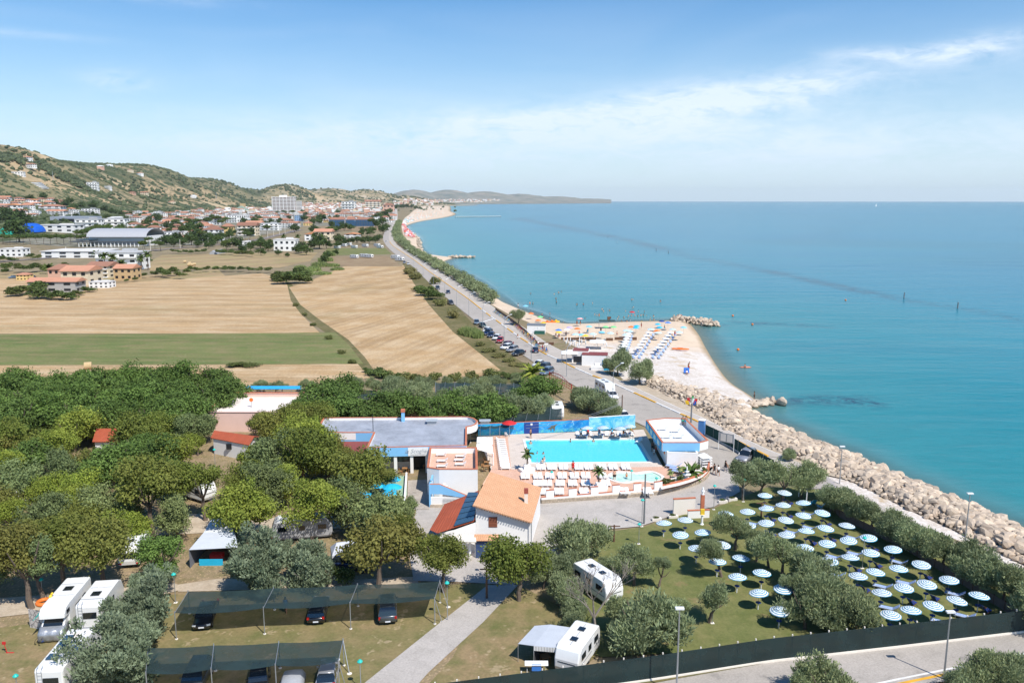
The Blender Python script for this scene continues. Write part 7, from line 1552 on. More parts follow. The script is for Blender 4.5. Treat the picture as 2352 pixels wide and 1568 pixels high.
branch(Vector((0,0,0)),Vector((-.12,.02,1)).normalized(),2.6,.2,5); b.build('branches',barkg,mnc)
# ============================================================ BOULDERS
def rock_me(seed,sub=2):
    bm=bmesh.new(); bmesh.ops.create_icosphere(bm,subdivisions=sub,radius=.5); r=random.Random(seed)
    pl=[(Vector((r.gauss(0,1),r.gauss(0,1),r.gauss(0,1))).normalized(),r.uniform(.24,.40)) for _ in range(9)]
    for v in bm.verts:
        c=v.co.copy()
        for n,d in pl:
            e=c.dot(n)-d
            if e>0: c-=n*e*.92
        c*=1+.10*noise.noise(c*4+Vector((seed,0,0))); v.co=Vector((c.x*1.2,c.y*1.05,c.z*.95))
    me=bpy.data.meshes.new('boulder'); bm.to_mesh(me); bm.free(); return me
def rockmat(name,c1,c2,c3):
    m=newmat(name); b=NB(m); oc=objc(b); oi=b.new('ShaderNodeObjectInfo').outputs['Random']; p=pos(b)
    n=b.noise(oc,2.2,5,.65,.4); n2=b.noise(p,.45,3,.5); at=b.new('ShaderNodeAttribute',attribute_name='tone').outputs['Fac']
    k=b.m('FRACT',b.m('ADD',b.m('MULTIPLY',oi,3.7),at)); col=b.mix(b.rng(n,.35,.65),c4(c1),c4(c2)); col=b.mix(b.rng(k,.55,1.,0,.8),col,c4(c3)); col=b.mix(b.rng(n2,.5,.7,0,.4),col,c4((.42,.31,.22)))
    z_=b.new('ShaderNodeSeparateXYZ',i_0=p).outputs[2]; col=b.mix(b.rng(b.m('ADD',z_,b.m('MULTIPLY',n2,.4)),-1.25,-.85),c4((.13,.10,.06)),col)
    col=b.new('ShaderNodeHueSaturation',i_Color=col,i_Value=b.rng(b.m('FRACT',b.m('ADD',b.m('MULTIPLY',oi,9.1),b.m('MULTIPLY',at,3.))),0,1,.78,1.15)).outputs[0]
    finish(b,m,col,.9,0,.2,bump=b.noise(oc,7,4,.7),bstr=.7,bdist=.05); return m
rk=rockmat('limestone',(.60,.49,.375),(.43,.345,.26),(.31,.265,.22)); RKM=[rock_me(i) for i in range(9)]
for m_ in RKM: m_.materials.append(rk)
def rockbank(name,label,spots,nind,group=None):
    """spots: (point, size); nearest nind are parts, the rest one joined part"""
    o=spots[0][0].copy(); o.z=0; t=thing(name,label,'rocks',o); sp=sorted(spots,key=lambda s:-s[1]/max(20,(s[0]-Vector((0,0,40))).length)); r=random.Random(9)
    for p,s in sp[:nind]:
        q_=link('boulder',r.choice(RKM),t,p-o); q_.scale=(s*r.uniform(.8,1.3),s*r.uniform(.8,1.2),s*r.uniform(.65,1.05)); q_.rotation_euler=(r.uniform(-.6,.6),r.uniform(-.6,.6),r.uniform(0,6.28))
    if len(sp)>nind:
        V=[];Fs=[];T=[]; base=[(np.array([v.co[:] for v in m_.vertices]),[tuple(p_.vertices) for p_ in m_.polygons]) for m_ in RKM]
        for p,s in sp[nind:]:
            v,f=r.choice(base); Mx=np.array(Matrix.Rotation(r.uniform(0,6.28),3,'Z')@Matrix.Rotation(r.uniform(-.6,.6),3,'X')); of=sum(len(x) for x in V); V.append((v*np.array([s*r.uniform(.8,1.3),s,s*r.uniform(.65,1.)]))@Mx.T+np.array((p-o)[:])); Fs+=[tuple(i+of for i in q_) for q_ in f]; T+= [r.random()]*len(v)
        me=bpy.data.meshes.new('boulders'); me.from_pydata(np.concatenate(V).tolist(),[],Fs); me.materials.append(rk); at_=me.attributes.new('tone','FLOAT','POINT'); at_.data.foreach_set('value',T); q_=link('boulders',me,t); q_['kind']='stuff'
    return t
IN=smooth_pts(PG([(1481,884),(1530,908),(1600,945),(1660,985),(1730,1015),(1800,1043),(1870,1074),(1930,1096),(2000,1126),(2080,1164),(2160,1200),(2240,1238),(2352,1296),(2460,1352),(2600,1430)]),8)
OUT=smooth_pts([G(x,y,SEA) for x,y in ((1512,866),(1560,886),(1640,906),(1705,940),(1752,966),(1790,983),(1845,1010),(1905,1035),(1956,1056),(2030,1085),(2100,1116),(2160,1142),(2230,1172),(2320,1212),(2440,1270))],8)
spots=[]; r=random.Random(12); L1=[0]
for a,c in zip(IN[:-1],IN[1:]): L1.append(L1[-1]+(c-a).length)
def along(pts,u):
    f=u*(len(pts)-1); i=min(int(f),len(pts)-2); return pts[i].lerp(pts[i+1],f-i)
N_=int(L1[-1]/.38)
for i in range(N_):
    u=(i+r.random())/N_; a=along(IN,u); c=along(OUT,u); W_=(c-a).length
    for j in range(int(W_/1.0)+1):
        if r.random()<.18: continue
        v=(j+r.random())/(W_/1.0+1); p=a.lerp(c,v); z=.15+.75*math.sin(min(1,v*3)*PI/2)-1.55*max(0,v-.25)/.75; s=r.choice((.4,.5,.7,.9,1.1,1.4,1.9))*r.uniform(.8,1.1)*(.75 if v<.15 else 1)*(.75 if u<.2 else 1); spots.append((Vector((p.x,p.y,z-.15)),s))
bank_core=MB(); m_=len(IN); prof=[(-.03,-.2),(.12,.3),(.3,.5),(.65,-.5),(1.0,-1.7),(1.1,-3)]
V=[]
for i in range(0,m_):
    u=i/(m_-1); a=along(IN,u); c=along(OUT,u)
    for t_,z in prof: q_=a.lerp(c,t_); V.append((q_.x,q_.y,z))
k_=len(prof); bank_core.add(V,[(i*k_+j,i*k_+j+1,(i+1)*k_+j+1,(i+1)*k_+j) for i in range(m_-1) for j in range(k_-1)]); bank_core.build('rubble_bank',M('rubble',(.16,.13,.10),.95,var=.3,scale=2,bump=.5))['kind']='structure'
rockbank('boulder_bank','long bank of pale limestone boulders between the path and sea',spots,300)
def groyne(label,pts,w_,n,s0,z1,name='groyne'):
    P=smooth_pts(PG(pts,SEA),4); sp=[]; rr=random.Random(int(pts[0][0]))
    for i in range(n): u=rr.random(); q_=along(P,u); sp.append((Vector((q_.x+rr.uniform(-.3,.3)*w_,q_.y+rr.uniform(-.5,.5)*w_,SEA+rr.uniform(-.1,z1))),s0*rr.uniform(.6,1.4)))
    return rockbank(name,label,sp,300)
groyne('rough stone groyne at the tip of the sandy beach',[(1552,736),(1580,739),(1610,743),(1634,747)],7.5,170,1.3,1.5)
groyne('short low line of boulders where the pebble beach ends',[(1690,930),(1735,932),(1765,928),(1795,930)],2.5,26,1.9,.7)
groyne('distant low stone groyne beyond the promenade trees',[(1030,591),(1060,592),(1086,592)],5,60,2.2,.9)
groyne('distant rocky shore left of the first far groyne',[(950,540),(962,552),(964,570),(975,588)],6,110,2.4,1.,'rocky_shore')
for i,(x,y) in enumerate(((2076,679),(2199,703),(1507,571),(1535,576),(1324,528),(1417,553),(1396,540))):
    t=thing('sea_marker','dark pole standing in the sea on the reef line, %s from right'%ordn([2,1,4,3,7,5,6][i]),'marker pole',G(x,y+5,SEA),0,'marker poles on the reef line'); b=MB(); b.cyl((0,0,-.5),(.1,0,2.4 if i<2 else 1.7),.28,.22,8); b.build('shaft',grey,t)
for i,(x,y) in enumerate(((1683,726),(1728,746),(1695,804),(1942,690))): t=thing('buoy','small orange buoy on the open water, %s of four'%ordn([1,3,2,4][i]),'buoy',G(x,y,SEA),0,'orange buoys'); b=MB(); b.smooth=True; b.lathe([(.02,-.2),(.35,0),(.4,.3),(.2,.5),(0,.55)],8); b.build('float',orm,t)
sl=thing('sailing_boat','tiny white sailing boat on the horizon','sailing boat',Vector((G(2012,474,SEA).x,G(2012,474,SEA).y,SEA))); k_=sl.location.length/1829*6; b=MB(); b.add([(-k_*.22,0,k_*.1),(k_*.25,0,k_*.1),(0,.1,k_*1.0),(0,-.4,k_*.1)],[(0,1,2),(0,2,3),(3,2,1)]); b.build('sail',plast,sl); b=MB(); b.box(0,0,0,k_*.5,k_*.15,k_*.1); b.build('hull',plast,sl)
pi_=thing('pier','long low fishing pier reaching into the sea off far beach','pier',G(1046,500,SEA)); o=pi_.location; e=G(1150,499,SEA)-o; b=MB(); b.wall([Vector((0,0,0)),Vector((e.x,e.y,0))],2.4,3.0,5); b.build('deck',offw,pi_)
for i in range(24): p=e*(i/23); b=MB(); b.box(p.x,p.y,-1,1.4,3,3.4); b.build('pile',grey,pi_)
# ============================================================ THE TOWN AND THE HILLSIDE
for o in CP_.values():
    for k in list(o.children_recursive): bpy.data.objects.remove(k)
    bpy.data.objects.remove(o)
TT=np.concatenate([np.arange(350,2500,6.),np.arange(2500,9000,25.),np.arange(9000,16000,80.)])
def GT(x,y):
    """point of the land (flat or hill) seen at a measured pixel"""
    a=(x-1176)/F; b=(784-y)/F; dz=-SP+b*CP; dy=CP+b*SP; X=a*TT; Y=dy*TT; Zr=HC+dz*TT; H=np.maximum(hillh(X,Y)-1.2,0.)
    k=np.argmax(Zr<=H)
    if Zr[k]>H[k]: return None
    return Vector((X[k],Y[k],float(H[k]))),TT[k]
wcol={'white':M('wall_white',(.80,.79,.76),.9,var=.06,rnd=.08),'cream':M('wall_cream',(.68,.58,.42),.9,var=.06,rnd=.1),'yellow':M('wall_yellow',(.72,.52,.22),.9,var=.06),'pink':M('wall_pink',(.62,.38,.28),.9,var=.06,rnd=.1),'grey':M('wall_grey',(.40,.39,.37),.9,var=.15),'ochre':M('wall_ochre',(.55,.38,.20),.9,var=.1),'blue':M('wall_blue',(.28,.42,.60),.9,var=.06)}
rcol={'red':M('roof_red',(.45,.22,.14),.9,var=.2,rnd=.2),'orange':M('roof_orange',(.56,.26,.13),.9,var=.2),'brown':M('roof_brown',(.30,.15,.10),.9,var=.2,rnd=.15),'grey':M('roof_grey',(.40,.40,.40),.8,var=.15,rnd=.2),'white':M('roof_white',(.64,.62,.59),.8,var=.1)}
def uhouse(name,wall,roof,kind,fl,nx=4,bal=False):
    """unit building: 1 x 1 footprint, height 1 to the eaves; scaled when placed"""
    t=thing(name,'x','house',(0,-400,0)); b=MB(); b.box(0,0,-.3,1,1,1.3); b.build('wall',wcol[wall],t)
    b=MB()
    if kind=='gable': b.add([(-.55,-.56,.97),(.55,-.56,.97),(.55,.56,.97),(-.55,.56,.97),(-.55,0,1.28),(.55,0,1.28)],[(0,1,5,4),(2,3,4,5),(1,2,5),(3,0,4),(3,2,1,0)])
    elif kind=='gablefront': b.add([(-.56,-.55,.97),(.56,-.55,.97),(.56,.55,.97),(-.56,.55,.97),(0,-.55,1.3),(0,.55,1.3)],[(3,0,4,5),(1,2,5,4),(0,1,4),(2,3,5),(3,2,1,0)])
    elif kind=='hip': b.add([(-.56,-.56,.97),(.56,-.56,.97),(.56,.56,.97),(-.56,.56,.97),(-.2,0,1.28),(.2,0,1.28)],[(0,1,5,4),(1,2,5),(2,3,4,5),(3,0,4),(3,2,1,0)])
    else: b.box(0,0,1.0,1.04,1.04,.06); b.box(.15,.1,1.06,.3,.3,.14)
    b.build('roof',rcol[roof],t)
    wm_=MB().box(0,0,0,1,1,1).mesh('window',dark)
    for f in range(fl):
        for i in range(nx):
            o=link('window',wm_,t,((i+.5)/nx-.5,-.5,(f+.35)/fl)); o.scale=(.42/nx,.02,.4/fl)
        if bal: b=MB(); b.box(0,-.55,(f+.12)/fl,.96,.12,.22/fl); b.build('balcony',wcol['white'],t)
    for f in range(fl):
        for i in range(2): o=link('window',wm_,t,(.5,(i+.5)/2-.5,(f+.35)/fl)); o.scale=(.02,.18,.4/fl)
    return t
UH=[uhouse('house',w_,r_,k_,f_,n_,b_) for w_,r_,k_,f_,n_,b_ in (('white','red','hip',2,3,False),('cream','red','gable',2,3,False),('white','orange','gablefront',2,2,False),('white','red','gable',3,4,True),('pink','brown','hip',2,3,False),('white','grey','flat',3,4,True),('yellow','red','hip',2,3,False),('white','white','flat',2,4,False),('cream','brown','gable',3,4,True),('white','brown','hip',3,3,True),('ochre','red','gable',2,3,False),('blue','grey','flat',3,4,False),('grey','red','gable',2,3,False))]
UD_=['white hip-roofed','cream red-roofed','white orange-gabled','white balconied red-roofed','pink brown-roofed','white flat-roofed balconied','yellow red-roofed','low white flat-roofed','cream balconied brown-roofed','white balconied brown-roofed','ochre red-roofed','pale blue flat-roofed','grey red-roofed']
HOCC=[]
def bhouse(k,x0,x1,yb,yt,label,depth=None,rz=0,cat='house',name=None,group=None):
    """building spanning photo columns x0..x1 with its foot at row yb and eaves at yt"""
    g=GT((x0+x1)/2,yb)
    if g is None: return None
    p,d=g; w_=(x1-x0)*d/F; h_=(yb-yt)*d/F; dp=depth or max(6,w_*.7)
    o=copy_tree(UH[k],p+Vector((0,dp/2,0)),rz,label,group,scale=(w_,dp,h_)); o['category']=cat
    if name: o.name=name
    HOCC.append((x0,x1,yt,yb)); return o
B=[(12,66,174,674,648,'abandoned grey farmhouse with an orange roof among bushes in the dry field',9),(4,112,152,650,618,'brown-roofed villa with a solar panel at the left end of the terrace group',12),(1,142,204,656,622,'villa with a broad orange-brown roof and white veranda by the palms',14),(8,200,250,640,612,'long brown-roofed villa behind the palm trees',14),(10,262,305,644,616,'tan villa with brown roof right of the palms',10),(7,205,250,664,650,'low whitewashed shed with pale roof behind the farmhouse',7),
(5,222,318,622,583,'large white three-storey building with arched white roofs above the palms',16),(7,96,228,594,579,'long low white warehouse with a dark slit of windows',30),(7,0,52,590,572,'white house with red roof at the far left edge',10),(5,174,228,530,505,'white flat-roofed apartment block with open balconies, left part',14),(5,232,288,526,504,'white stepped apartment block with roof terraces, right part',14),(7,84,170,534,518,'long turquoise-white sports hall with a dark roof line',25),
(6,510,533,540,520,'yellow apartment house with maroon roof near the railway',12),(8,546,588,542,518,'brown balconied apartment house beside the yellow one',14),(7,542,578,566,556,'low white building with an orange roof behind pines',10),(7,629,679,577,552,'villa with red gable roof, terrace and outdoor stair',12),(1,722,761,553,532,'large cream house with a wide dark red roof and loggia',14),(2,700,728,553,538,'cream gabled wing with red roof beside the large dark-roofed house',10),(2,791,824,548,538,'white gabled bungalow with beige roof among olive trees',12),(6,697,715,519,512,'small yellow gabled house behind the railway greenery',10),(11,677,694,508,495,'pale blue gabled house in the middle of the town',12),
(5,785,815,481,464,'big white block with a blue side wall in the town centre',40),(8,839,874,476,463,'pink apartment block with many balconies right of town centre',30),(4,880,905,486,471,'salmon-red apartment block beside the end of the coast road',20),(5,520,545,512,495,'white modern block with a grey glazed corner',20),(7,545,566,512,494,'plain white modern block right of the glazed corner one',20),(5,188,218,493,480,'round white apartment building with dark balconies below the hillside',20),
(9,90,140,490,474,'big white hillside house with blue balconies and red roof',18),(3,108,147,497,485,'row of white terraced houses with red roofs on the slope',14),(2,15,42,486,472,'white tall house with stacked balconies on the left slope',14),(0,30,55,497,484,'white hillside house with a pink-beige hip roof',12),(3,565,600,528,512,'white house with orange roof tiles behind the brown apartment house',14),(5,598,640,530,514,'white modern villa with slanting roof beside the orange-tiled house',14)]
for k,x0,x1,yb,yt,l,dp in B: bhouse(k,x0,x1,yb,yt,l,dp,0)
# tower block
p,d=GT(652,492); s_=d/F; tw=thing('hotel_tower','tall white and brown banded tower block rising over the town','tower block',p); w_=53*s_; n_=12; fh=38*s_/n_
bnd=M('brown_band',(.28,.16,.13),.8); b=MB(); b.box(0,8,0,w_*.96,15,fh*n_); b.build('core_wall',bnd,tw)
for f in range(n_+1): b=MB(); b.box(0,7.6,f*fh-.1,w_,18,fh*.42); b.build('balcony_band',wcol['white'],tw)
for i in range(7): b=MB(); b.box((i/6-.5)*w_*.94,0,0,.9,3,fh*n_); b.build('pier',wcol['white'],tw)
b=MB(); b.box(-w_*.02,8,fh*n_,w_*.3,10,fh*1.6); b.build('roof_house',wcol['white'],tw)
b=MB(); b.box(w_*.60,20,0,w_*.2,14,fh*9.4); b.build('side_wing',wcol['grey'],tw)
for f in range(9): b=MB(); b.box(w_*.60,19.5,(f+1)*fh,w_*.21,16,fh*.35); b.build('balcony_band',wcol['white'],tw)
# scaffolded apartment rows
p,d=GT(801,520); s_=d/F; scf=thing('apartment_row','long apartment row with brown roofs wrapped in blue scaffolding','building',p); bl2=M('scaffold_blue',(.03,.16,.36),.7,var=.2)
for x0,x1 in ((-44,-10),(-6,14),(16,58)):
    w_=(x1-x0)*s_; c=(x0+x1)/2*s_; b=MB(); b.box(c,8,0,w_,14,15*s_); b.build('wall',wcol['grey'],scf)
    for f in range(5): b=MB(); b.box(c,.4,f*3*s_*1.0,w_*1.02,2.0,.9*s_*.5); b.build('scaffold_deck',bl2,scf)
    for i in range(8): b=MB(); b.box(c+(i/7-.5)*w_,-.5,0,.4,.4,15*s_); b.build('scaffold_pole',bl2,scf)
    b=MB(); b.add([(c-w_*.5,0,15*s_),(c+w_*.5,0,15*s_),(c+w_*.5,16,15*s_),(c-w_*.5,16,15*s_),(c-w_*.4,8,20*s_),(c+w_*.4,8,20*s_)],[(0,1,5,4),(1,2,5),(2,3,4,5),(3,0,4)]); b.build('roof',rcol['brown'],scf)
# curved market hall, sheds, domes
p,d=GT(262,566); s_=d/F
mk=thing('market_hall','very long hall with a curved pale grey roof and dark porches','hall',p); w_=150*s_; b=MB(); b.smooth=True; rr=[]
for x in (-w_*.42,w_*.5): rr.append([(x,4+math.cos(a)*-16*1.2+16,8+math.sin(a)*7) for a in (i*PI/8 for i in range(9))])
b.loft(rr,closed=False,caps=False); b.build('curved_roof',M('hall_roof',(.46,.46,.47),.5,.2,var=.1),mk)
b=MB(); b.box(w_*.04,20,0,w_*.92,30,8.5); b.build('wall',wcol['white'],mk); b=MB(); b.box(-w_*.08,-4,4.0,w_*1.02,12,.5); b.build('porch_roof',M('dark_roof',(.07,.075,.08),.5),mk)
b=MB(); b.box(-w_*.42,8,5.5,w_*.28,20,.6); b.build('solar_roof',solar,mk)
for i in range(16): b=MB(); b.box((i/15-.5)*w_*.9,-9,0,.6,.6,4); b.build('column',wcol['white'],mk)
p,d=GT(160,514); s_=d/F; sd_=thing('factory_shed','long blue-grey windowless shed with a dark opening','shed',p); b=MB(); b.box(0,20,0,88*s_,40,16*s_); b.build('wall',M('shed_grey',(.30,.34,.40),.8,var=.08),sd_); b=MB(); b.box(-6*s_,-.4,5*s_,34*s_,1,6*s_); b.build('opening',dark,sd_)
for j,(x,y,w_,h_,c,l) in enumerate(((54,534,60,20,(.01,.10,.50),'bright blue arched sports dome behind the dark oak'),(6,540,22,16,(.02,.36,.25),'green arched dome at the left edge'),(262,508,54,10,(.75,.74,.72),'white pressurised dome behind the pines'),(488,585,16,9,(.35,.36,.37),'small grey polytunnel beside the olive hedge'))):
    p,d=GT(x,y); s_=d/F; t=thing('dome',l,'dome',p); b=MB(); b.smooth=True; rr=[]
    for yy,k in ((0,.85),(4,1),(20,1),(24,.85)): rr.append([(math.cos(a)*-w_/2*s_*k,yy,math.sin(a)*h_*s_*k) for a in (i*PI/12 for i in range(13))])
    b.loft(rr,closed=False,caps=False); b.add([v for v in rr[0]],[tuple(range(13))[::-1]]); b.build('dome_skin',M('dome%d'%j,c,.5,var=.06),t)
yh=bhouse(6,38,62,645,632,'tiny yellow hut with a dark red roof beyond the fields',6)
# stepped hotel on the hill, church
p,d=GT(82,434); s_=d/F; hh_=thing('hill_hotel','stepped white terraced building alone on the hillside','hotel',p)
for i in range(5): b=MB(); b.box(-(i*1.5)*s_,6+i*2,i*3*s_,(44-i*7)*s_,16,1.7*s_); b.build('terrace_wall',wcol['white'],hh_); b=MB(); b.box(-(i*1.5)*s_,8+i*2,i*3*s_+1.7*s_,(41-i*7)*s_,13,1.3*s_); b.build('window_band',dark,hh_)
p,d=GT(552,486); s_=d/F; chh=thing('church','church with a steep green tent roof and brown square tower','church',p); b=MB(); b.add([(-18*s_,0,2*s_),(18*s_,0,2*s_),(18*s_,30,2*s_),(-18*s_,30,2*s_),(0,8,13*s_),(0,24,13*s_)],[(0,1,4),(1,2,5,4),(2,3,5),(3,0,4,5)]); b.build('roof',M('green_copper',(.24,.30,.24),.7),chh); b=MB(); b.box(0,30,0,10*s_,10*s_,18*s_); b.build('tower_wall',wcol['ochre'],chh)
# the rest of the town, row upon row; nearest ones are houses of their own
rs=random.Random(21); cand=[]
def free(x0,x1,yt,yb,m=0):
    return not any(x0<b_[1]-m and x1>b_[0]+m and yb>b_[2]+1 and yt<b_[3]-1 for b_ in HOCC)
zones=[(553,345,470,1.),(547,340,510,1.),(540,310,520,1.),(534,290,520,1.),(529,290,640,1.),(524,250,700,1.),(517,290,745,1.),(511,300,900,1.),(505,290,900,1.),(500,280,905,1.),(496,270,905,1.),(492,400,905,1.),(488,420,905,1.),(485,520,905,1.),(482,560,905,1.),(479,600,905,1.),(478,620,905,1.),(476,640,903,.9),(474,660,903,.9)]
for y,xa,xb,den in zones:
    g=GT((xa+xb)/2,y); 
    if g is None: continue
    x=xa+rs.uniform(0,8)
    while x<xb:
        g=GT(x,y+rs.uniform(-1.5,1.5))
        if g is None: x+=6; continue
        p,d=g; w_=rs.uniform(9,16)*F/d*(1.25 if y<490 else 1); 
        if p.z<12 and rs.random()<.93: cand.append((x,x+w_,y,w_,d))
        x+=w_*rs.uniform(.98,1.15)
for y in (503,500,497,494,491,488,485,482,479,476,473,470,467): # left slope
    x=-5+rs.uniform(0,6)
    while x<(165 if y>485 else 130):
        g=GT(x,y)
        if g: w_=rs.uniform(11,17)*F/g[1]; cand.append((x,x+w_,y,w_,g[1])); x+=w_*rs.uniform(1.15,1.8)
        else: x+=8
hs_=[(28,407),(75,401),(60,385),(30,370),(52,369),(95,352),(110,353),(86,350),(200,436),(232,438),(240,436),(306,447),(322,449),(345,450),(296,447),(372,449),(445,455),(470,450),(252,385),(270,388),(232,392),(318,422),(322,406),(376,409),(300,398),(10,342),(2,330),(410,478),(395,470),(340,470)]
for x,y in hs_[::2]:
    g=GT(x,y)
    if g: w_=rs.uniform(11,17)*F/g[1]; cand.append((x,x+w_*1.4,y,w_*1.4,g[1]))
cand=[c for c in cand if free(c[0],c[1],c[2]-c[3]*.7,c[2])]; cand.sort(key=lambda c:c[4]); 
near=cand[:285]; farh=cand[285:]; HL=[]; occ=[]
for i,(x0,x1,y,w_,d) in enumerate(near):
    k=rs.choice((0,0,1,2,3,3,3,4,5,5,5,6,7,7,8,9,9,9,10,12)); h_=w_*(.42 if k not in(3,5,8,9) else .62)*rs.uniform(.85,1.15)
    o=bhouse(k,x0,x1,y,y-h_,'x',rs.uniform(9,15),rs.uniform(-.35,.35),group='houses of the town'); HOCC.pop()
    if o: HL.append(o); o['desc']=UD_[k]; o['zone']='on the left slope' if (x0<165) else ('behind the fields' if d<1400 else 'in the middle of the town' if d<2000 else 'far back in town')
for z_ in set(o['zone'] for o in HL):
    for k in UD_:
        l=sorted([o for o in HL if o['zone']==z_ and o['desc']==k],key=lambda o:proj(o.location)[0])
        for i,o in enumerate(l): o['label']=('%s house %s'%(k,z_))+(', %s from left of its kind'%ordn(i+1) if len(l)>1 else '')
for o in HL: del o['desc']; del o['zone']
b=MB(); mats_=[wcol['white'],wcol['cream'],rcol['red'],rcol['brown'],wcol['pink']]
for (x,y) in [(rs.uniform(925,1150),rs.uniform(459.5,464)) for _ in range(150)]+[(rs.uniform(905,1000),rs.uniform(464,472)) for _ in range(60)]+[(rs.uniform(1000,1110),rs.uniform(463.8,465.5)) for _ in range(40)]+[(rs.uniform(690,900),rs.uniform(470,475)) for _ in range(90)]:
    g=GT(x,y)
    if g and g[0].x<wat[3].x*3+4000: farh.append((x,x+14*F/g[1]*1.5,y,0,g[1]))
for (x0,x1,y,_,d) in farh:
    g=GT(x0,y)
    if not g: continue
    p=g[0]; w_=(x1-x0)*g[1]/F; hh2=rs.uniform(6,12); b.cur=rs.choice((0,0,1,4)); b.box(p.x,p.y,p.z-2,w_,12,hh2+2,rs.uniform(-.4,.4)); b.cur=rs.choice((2,3,2,0)); b.box(p.x,p.y,p.z+hh2,w_*1.05,12.6,2.4,0,.4,.2)
o=b.build('distant_houses',mats_); o['kind']='stuff'
for o in UH:
    for k in list(o.children_recursive): bpy.data.objects.remove(k)
    bpy.data.objects.remove(o)
# ---- trees of the town
def ttree(k,x,yc,r,asp=.8):
    g=GT(x,yc+r*(1.7 if k=='p' else 1.0)); 
    if g is None: return None
    p,d=g; rx=r*d/F; zc=(r*(1.7 if k=='p' else 1.0))*d/F; o=plant(k,p,rx,zc,min(rx*(.42 if k=='p' else asp),zc),group='trees of the town'); o['desc']=KD[k]; return o
tl=[ttree('p',8+i*15.5,543+(i%2)*2,11) for i in range(13)]+[ttree('p',x,y,r) for x,y,r in ((228,524,12),(250,522,14),(275,526,14),(300,528,13),(326,524,14),(345,530,12),(200,531,13),(180,534,12),(500,500,10),(520,503,9),(478,505,11),(455,507,10),(432,506,10),(405,508,10))]
tl+=[ttree('d',x,y,r) for x,y,r in ((45,528,30),(20,500,22),(42,498,22),(62,505,16),(8,490,18),(441,524,20),(455,535,18),(425,530,15),(408,545,14),(395,552,12),(440,548,16),(370,548,12),(470,550,14),(485,545,14),(500,548,12),(360,522,12),(385,518,12),(362,500,12),(340,512,12),(420,556,12),(455,560,10),(480,562,10),(520,562,12),(548,558,16),(556,572,12),(575,566,12),(600,560,13),(616,566,12),(600,578,10),(620,556,8),(692,568,15),(704,574,13),(680,574,10),(734,552,20),(722,560,14),(750,560,12),(700,500,8),(720,508,10),(738,500,12),(790,510,6),(862,500,10),(872,496,10),(884,490,10),(890,500,10),(878,508,10),(868,514,8),(895,484,7),(888,520,8),(780,548,12),(792,556,10),(806,552,9),(820,550,9),(834,552,10),(848,550,10),(862,550,10),(872,545,8),(776,562,10),(815,540,6),(830,536,7),(850,534,8),(755,585,10),(745,594,9),(770,580,8),(640,580,8),(660,586,6),(585,505,8),(560,505,7),(598,502,6),(640,512,7),(610,515,9),(622,508,8),(150,508,8),(120,512,7),(100,505,7),(160,500,8),(175,495,8),(148,470,10),(170,476,10),(190,472,10),(130,465,9),(160,462,10),(215,470,10),(240,480,10),(260,486,9),(100,450,9),(70,455,9),(20,455,9),(280,490,8),(910,476,6),(918,474,6),(926,473,6),(934,473,6),(902,478,6),(945,474,5),(955,477,5),(965,478,4))]
tl+=[ttree('h',x,y,r,.6) for x,y,r in ((370,623,14),(385,628,12),(400,622,14),(415,630,12),(428,622,10),(440,616,9),(455,618,9),(475,616,9),(495,617,9),(515,617,9),(535,617,9),(555,617,9),(575,618,9),(595,618,9),(615,619,9),(355,628,9),(400,576,7),(412,578,6),(426,577,7),(440,578,7),(455,577,7),(470,576,7),(500,577,8),(515,577,9),(530,578,9),(545,580,9),(560,580,9),(575,582,9),(330,632,8),(20,612,14),(45,614,14),(70,614,14),(90,612,14),(108,618,12),(130,660,10),(8,592,10),(30,596,10),(70,588,9),(85,590,9),(10,622,10),(310,640,7),(290,645,6),(250,650,6),(345,598,6),(150,606,7))]
tl+=[ttree(rs.choice('dddp'),rs.uniform(180,900),yy,rs.uniform(4,7)*(1+(yy-486)/45)) for yy in [rs.uniform(484,530) for _ in range(90)]]+[ttree(rs.choice('ddp'),rs.uniform(300,620),rs.uniform(528,562),rs.uniform(7,12)) for _ in range(34)]
tl=[t for t in tl if t]
by={}
for o in tl: by.setdefault(o['desc'],[]).append(o)
for k,l in by.items(): rank(l,k.replace(' leafy','')+' in or before the town, {o} from left',key=lambda o:proj(o.location)[0])
for i,(x,yt,yb) in enumerate(((114,612,648),(226,581,620),(243,585,628),(262,588,628),(281,602,634),(326,592,622),(341,582,622),(600,545,562),(685,540,560),(652,540,560),(720,538,556))):
    g=GT(x,yb); h_=(yb-yt)*g[1]/F; palm(g[0],h_*.9,3.2,'tall slender palm beyond the fields, %s from left'%ordn(sorted([114,226,243,262,281,326,341,600,685,652,720]).index(x)+1),'palms beyond the fields',frond=LM['p'],seed=i)
# hay bales
for i,(x,y) in enumerate(((203,848),(425,604),(436,608),(434,611),(441,611),(447,610))):
    g=G(x,y); s=1.0; t=thing('hay_bale','round straw bale %s'%('alone behind the mulberry plantation' if i==0 else 'in the far stubble field, %s of five'%ordn(i)),'hay bale',g,.4,'round bales'); b=MB(); b.cyl((-.8,0,.9),(.8,0,.9),.9,n=14); b.build('straw',M('straw',(.50,.37,.20),.95,var=.2,scale=4),t)
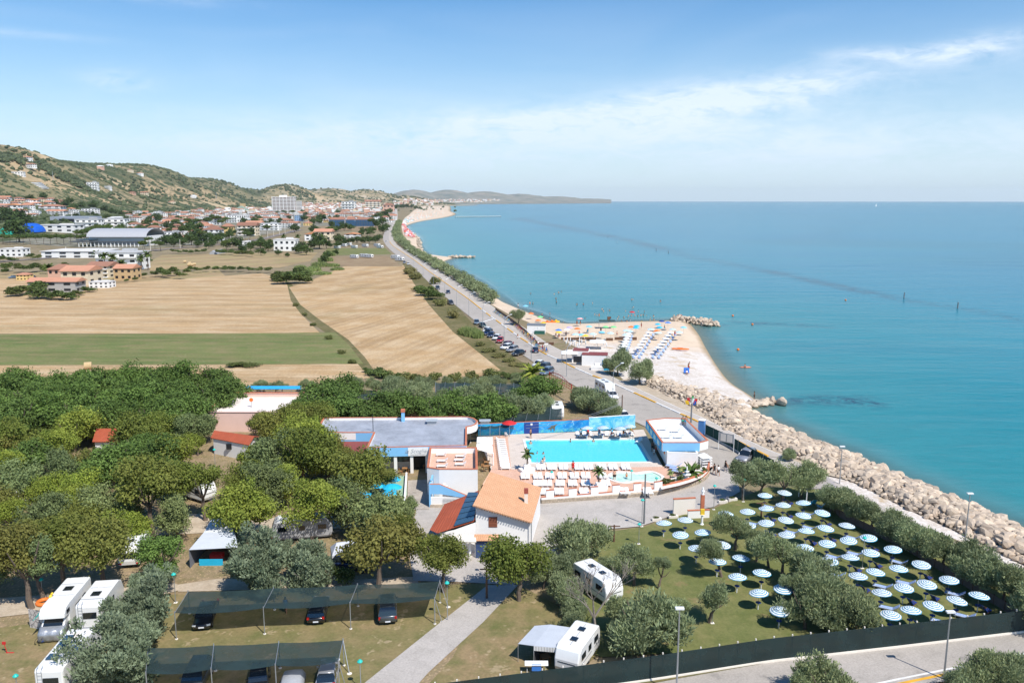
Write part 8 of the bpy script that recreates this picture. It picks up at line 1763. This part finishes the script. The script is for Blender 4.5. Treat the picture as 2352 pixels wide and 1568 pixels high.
# railway
rp=[GT(x,y)[0] for x,y in ((-60,610),(0,603),(120,594),(315,579),(420,570),(510,562),(590,552),(640,540),(690,528))]
rps=smooth_pts([Vector((p.x,p.y,0)) for p in rp],4); b=MB(); ribbon(b,rps,9,.30); b.build('railway_bed',M('ballast',(.24,.20,.17),.95,var=.25,scale=1))['kind']='structure'
mb=MB()
for o_ in (-2.6,-1.1,1.1,2.6): ribbon(mb,rps,.25,.45,o_)
mb.build('rails',grey)['kind']='structure'
for i,p in enumerate(resample(rps,38)):
    t=thing('catenary_mast','pale railway mast beside the track, %s from left'%ordn(i+1),'railway mast',p+Vector((2,-5.5,0)),0,'railway masts'); b=MB(); b.cyl((0,0,0),(0,0,7.5),.2,.15,6); b.build('mast',offw,t); b=MB(); b.box(0,1.5,6.6,.12,3,.12); b.build('bracket',grey,t)
for i,(x,y,h_) in enumerate(((123,413,14),(497,449,8))):
    g=GT(x,y+8)
    if g: t=thing('pylon','thin grey lattice mast on the hillside, %s one'%('left','right')[i],'pylon',g[0],0,'masts on the hillside'); s_=g[1]/F; b=MB(); b.lathe([(1.0*s_*.7,0),(.5*s_*.7,h_*1.7*s_),(.05,h_*1.9*s_)],4); b.build('mast',steel,t)
# far beach: rows of parasols, huts, woods on the hillside
b=MB(); mats_=[awn,M('mid_green',(.05,.3,.2),.8),redm,cols['light blue'],orm]
for _ in range(900):
    u=rs.random(); v=rs.random(); i=rs.uniform(3,9.5); k=int(i); a=inner[k].lerp(inner[k+1],i-k); c=wat[k].lerp(wat[k+1],i-k); p=a.lerp(c,.12+.7*v); b.cur=2 if (7.6<i and rs.random()<.6) else rs.choice((0,0,0,1,3,4)); b.lathe([(1.4,0),(0,.6)],6,(p.x,p.y,1.6-.5*v))
o=b.build('far_beach_parasols',mats_); o['kind']='stuff'
def woods():
    bm=bmesh.new(); bmesh.ops.create_icosphere(bm,subdivisions=2,radius=1); r=np.random.RandomState(3)
    sh=[]
    for k in range(4):
        v=np.array([x.co[:] for x in bm.verts]); v*= (1+r.uniform(-.28,.28,(len(v),1))); sh.append(v)
    f=[tuple(x.index for x in p.verts) for p in bm.faces]; bm.free(); V=[];Fs=[];T=[];n=0
    for _ in range(90000):
        th=math.radians(r.uniform(-35,-4)); rr_=math.exp(r.uniform(math.log(900),math.log(7500))); x,y=rr_*math.sin(th),rr_*math.cos(th); h=hill_z(x,y)
        if h<6: 
            if not(3000<rr_<5200 and h<1 and r.rand()<.02): continue
        m_=fbm(x,y,330.,3.)+.5*fbm(x,y,90.,9.)
        hedge_=abs(math.sin(x/52.+fbm(x,y,400.,1.)*3))<.10 or abs(math.sin(y/85.+fbm(x,y,400.,5.)*3))<.08
        if m_<.17 and not (hedge_ and m_>-.4) and r.rand()>.04*(1 if h>20 else 4): continue
        s=r.uniform(1.7,4.0)*(1+rr_/5000); V.append(sh[r.randint(4)]*np.array([s,s,s*.8])+np.array([x,y,h-1.2+s*.35])); Fs+=[tuple(i+n for i in q_) for q_ in f]; n+=len(sh[0]); T+=[r.rand()]*len(sh[0])
        if n>42*14000: break
    me=bpy.data.meshes.new('hillside_woods'); me.from_pydata(np.concatenate(V).tolist(),[],Fs); me.materials.append(leafmat('far_leaf',(.05,.07,.032),(.11,.13,.06),trans=0)); at_=me.attributes.new('tone','FLOAT','POINT'); at_.data.foreach_set('value',T); o=link('hillside_woods',me); o['kind']='stuff'; print('woods',n//42)
woods()
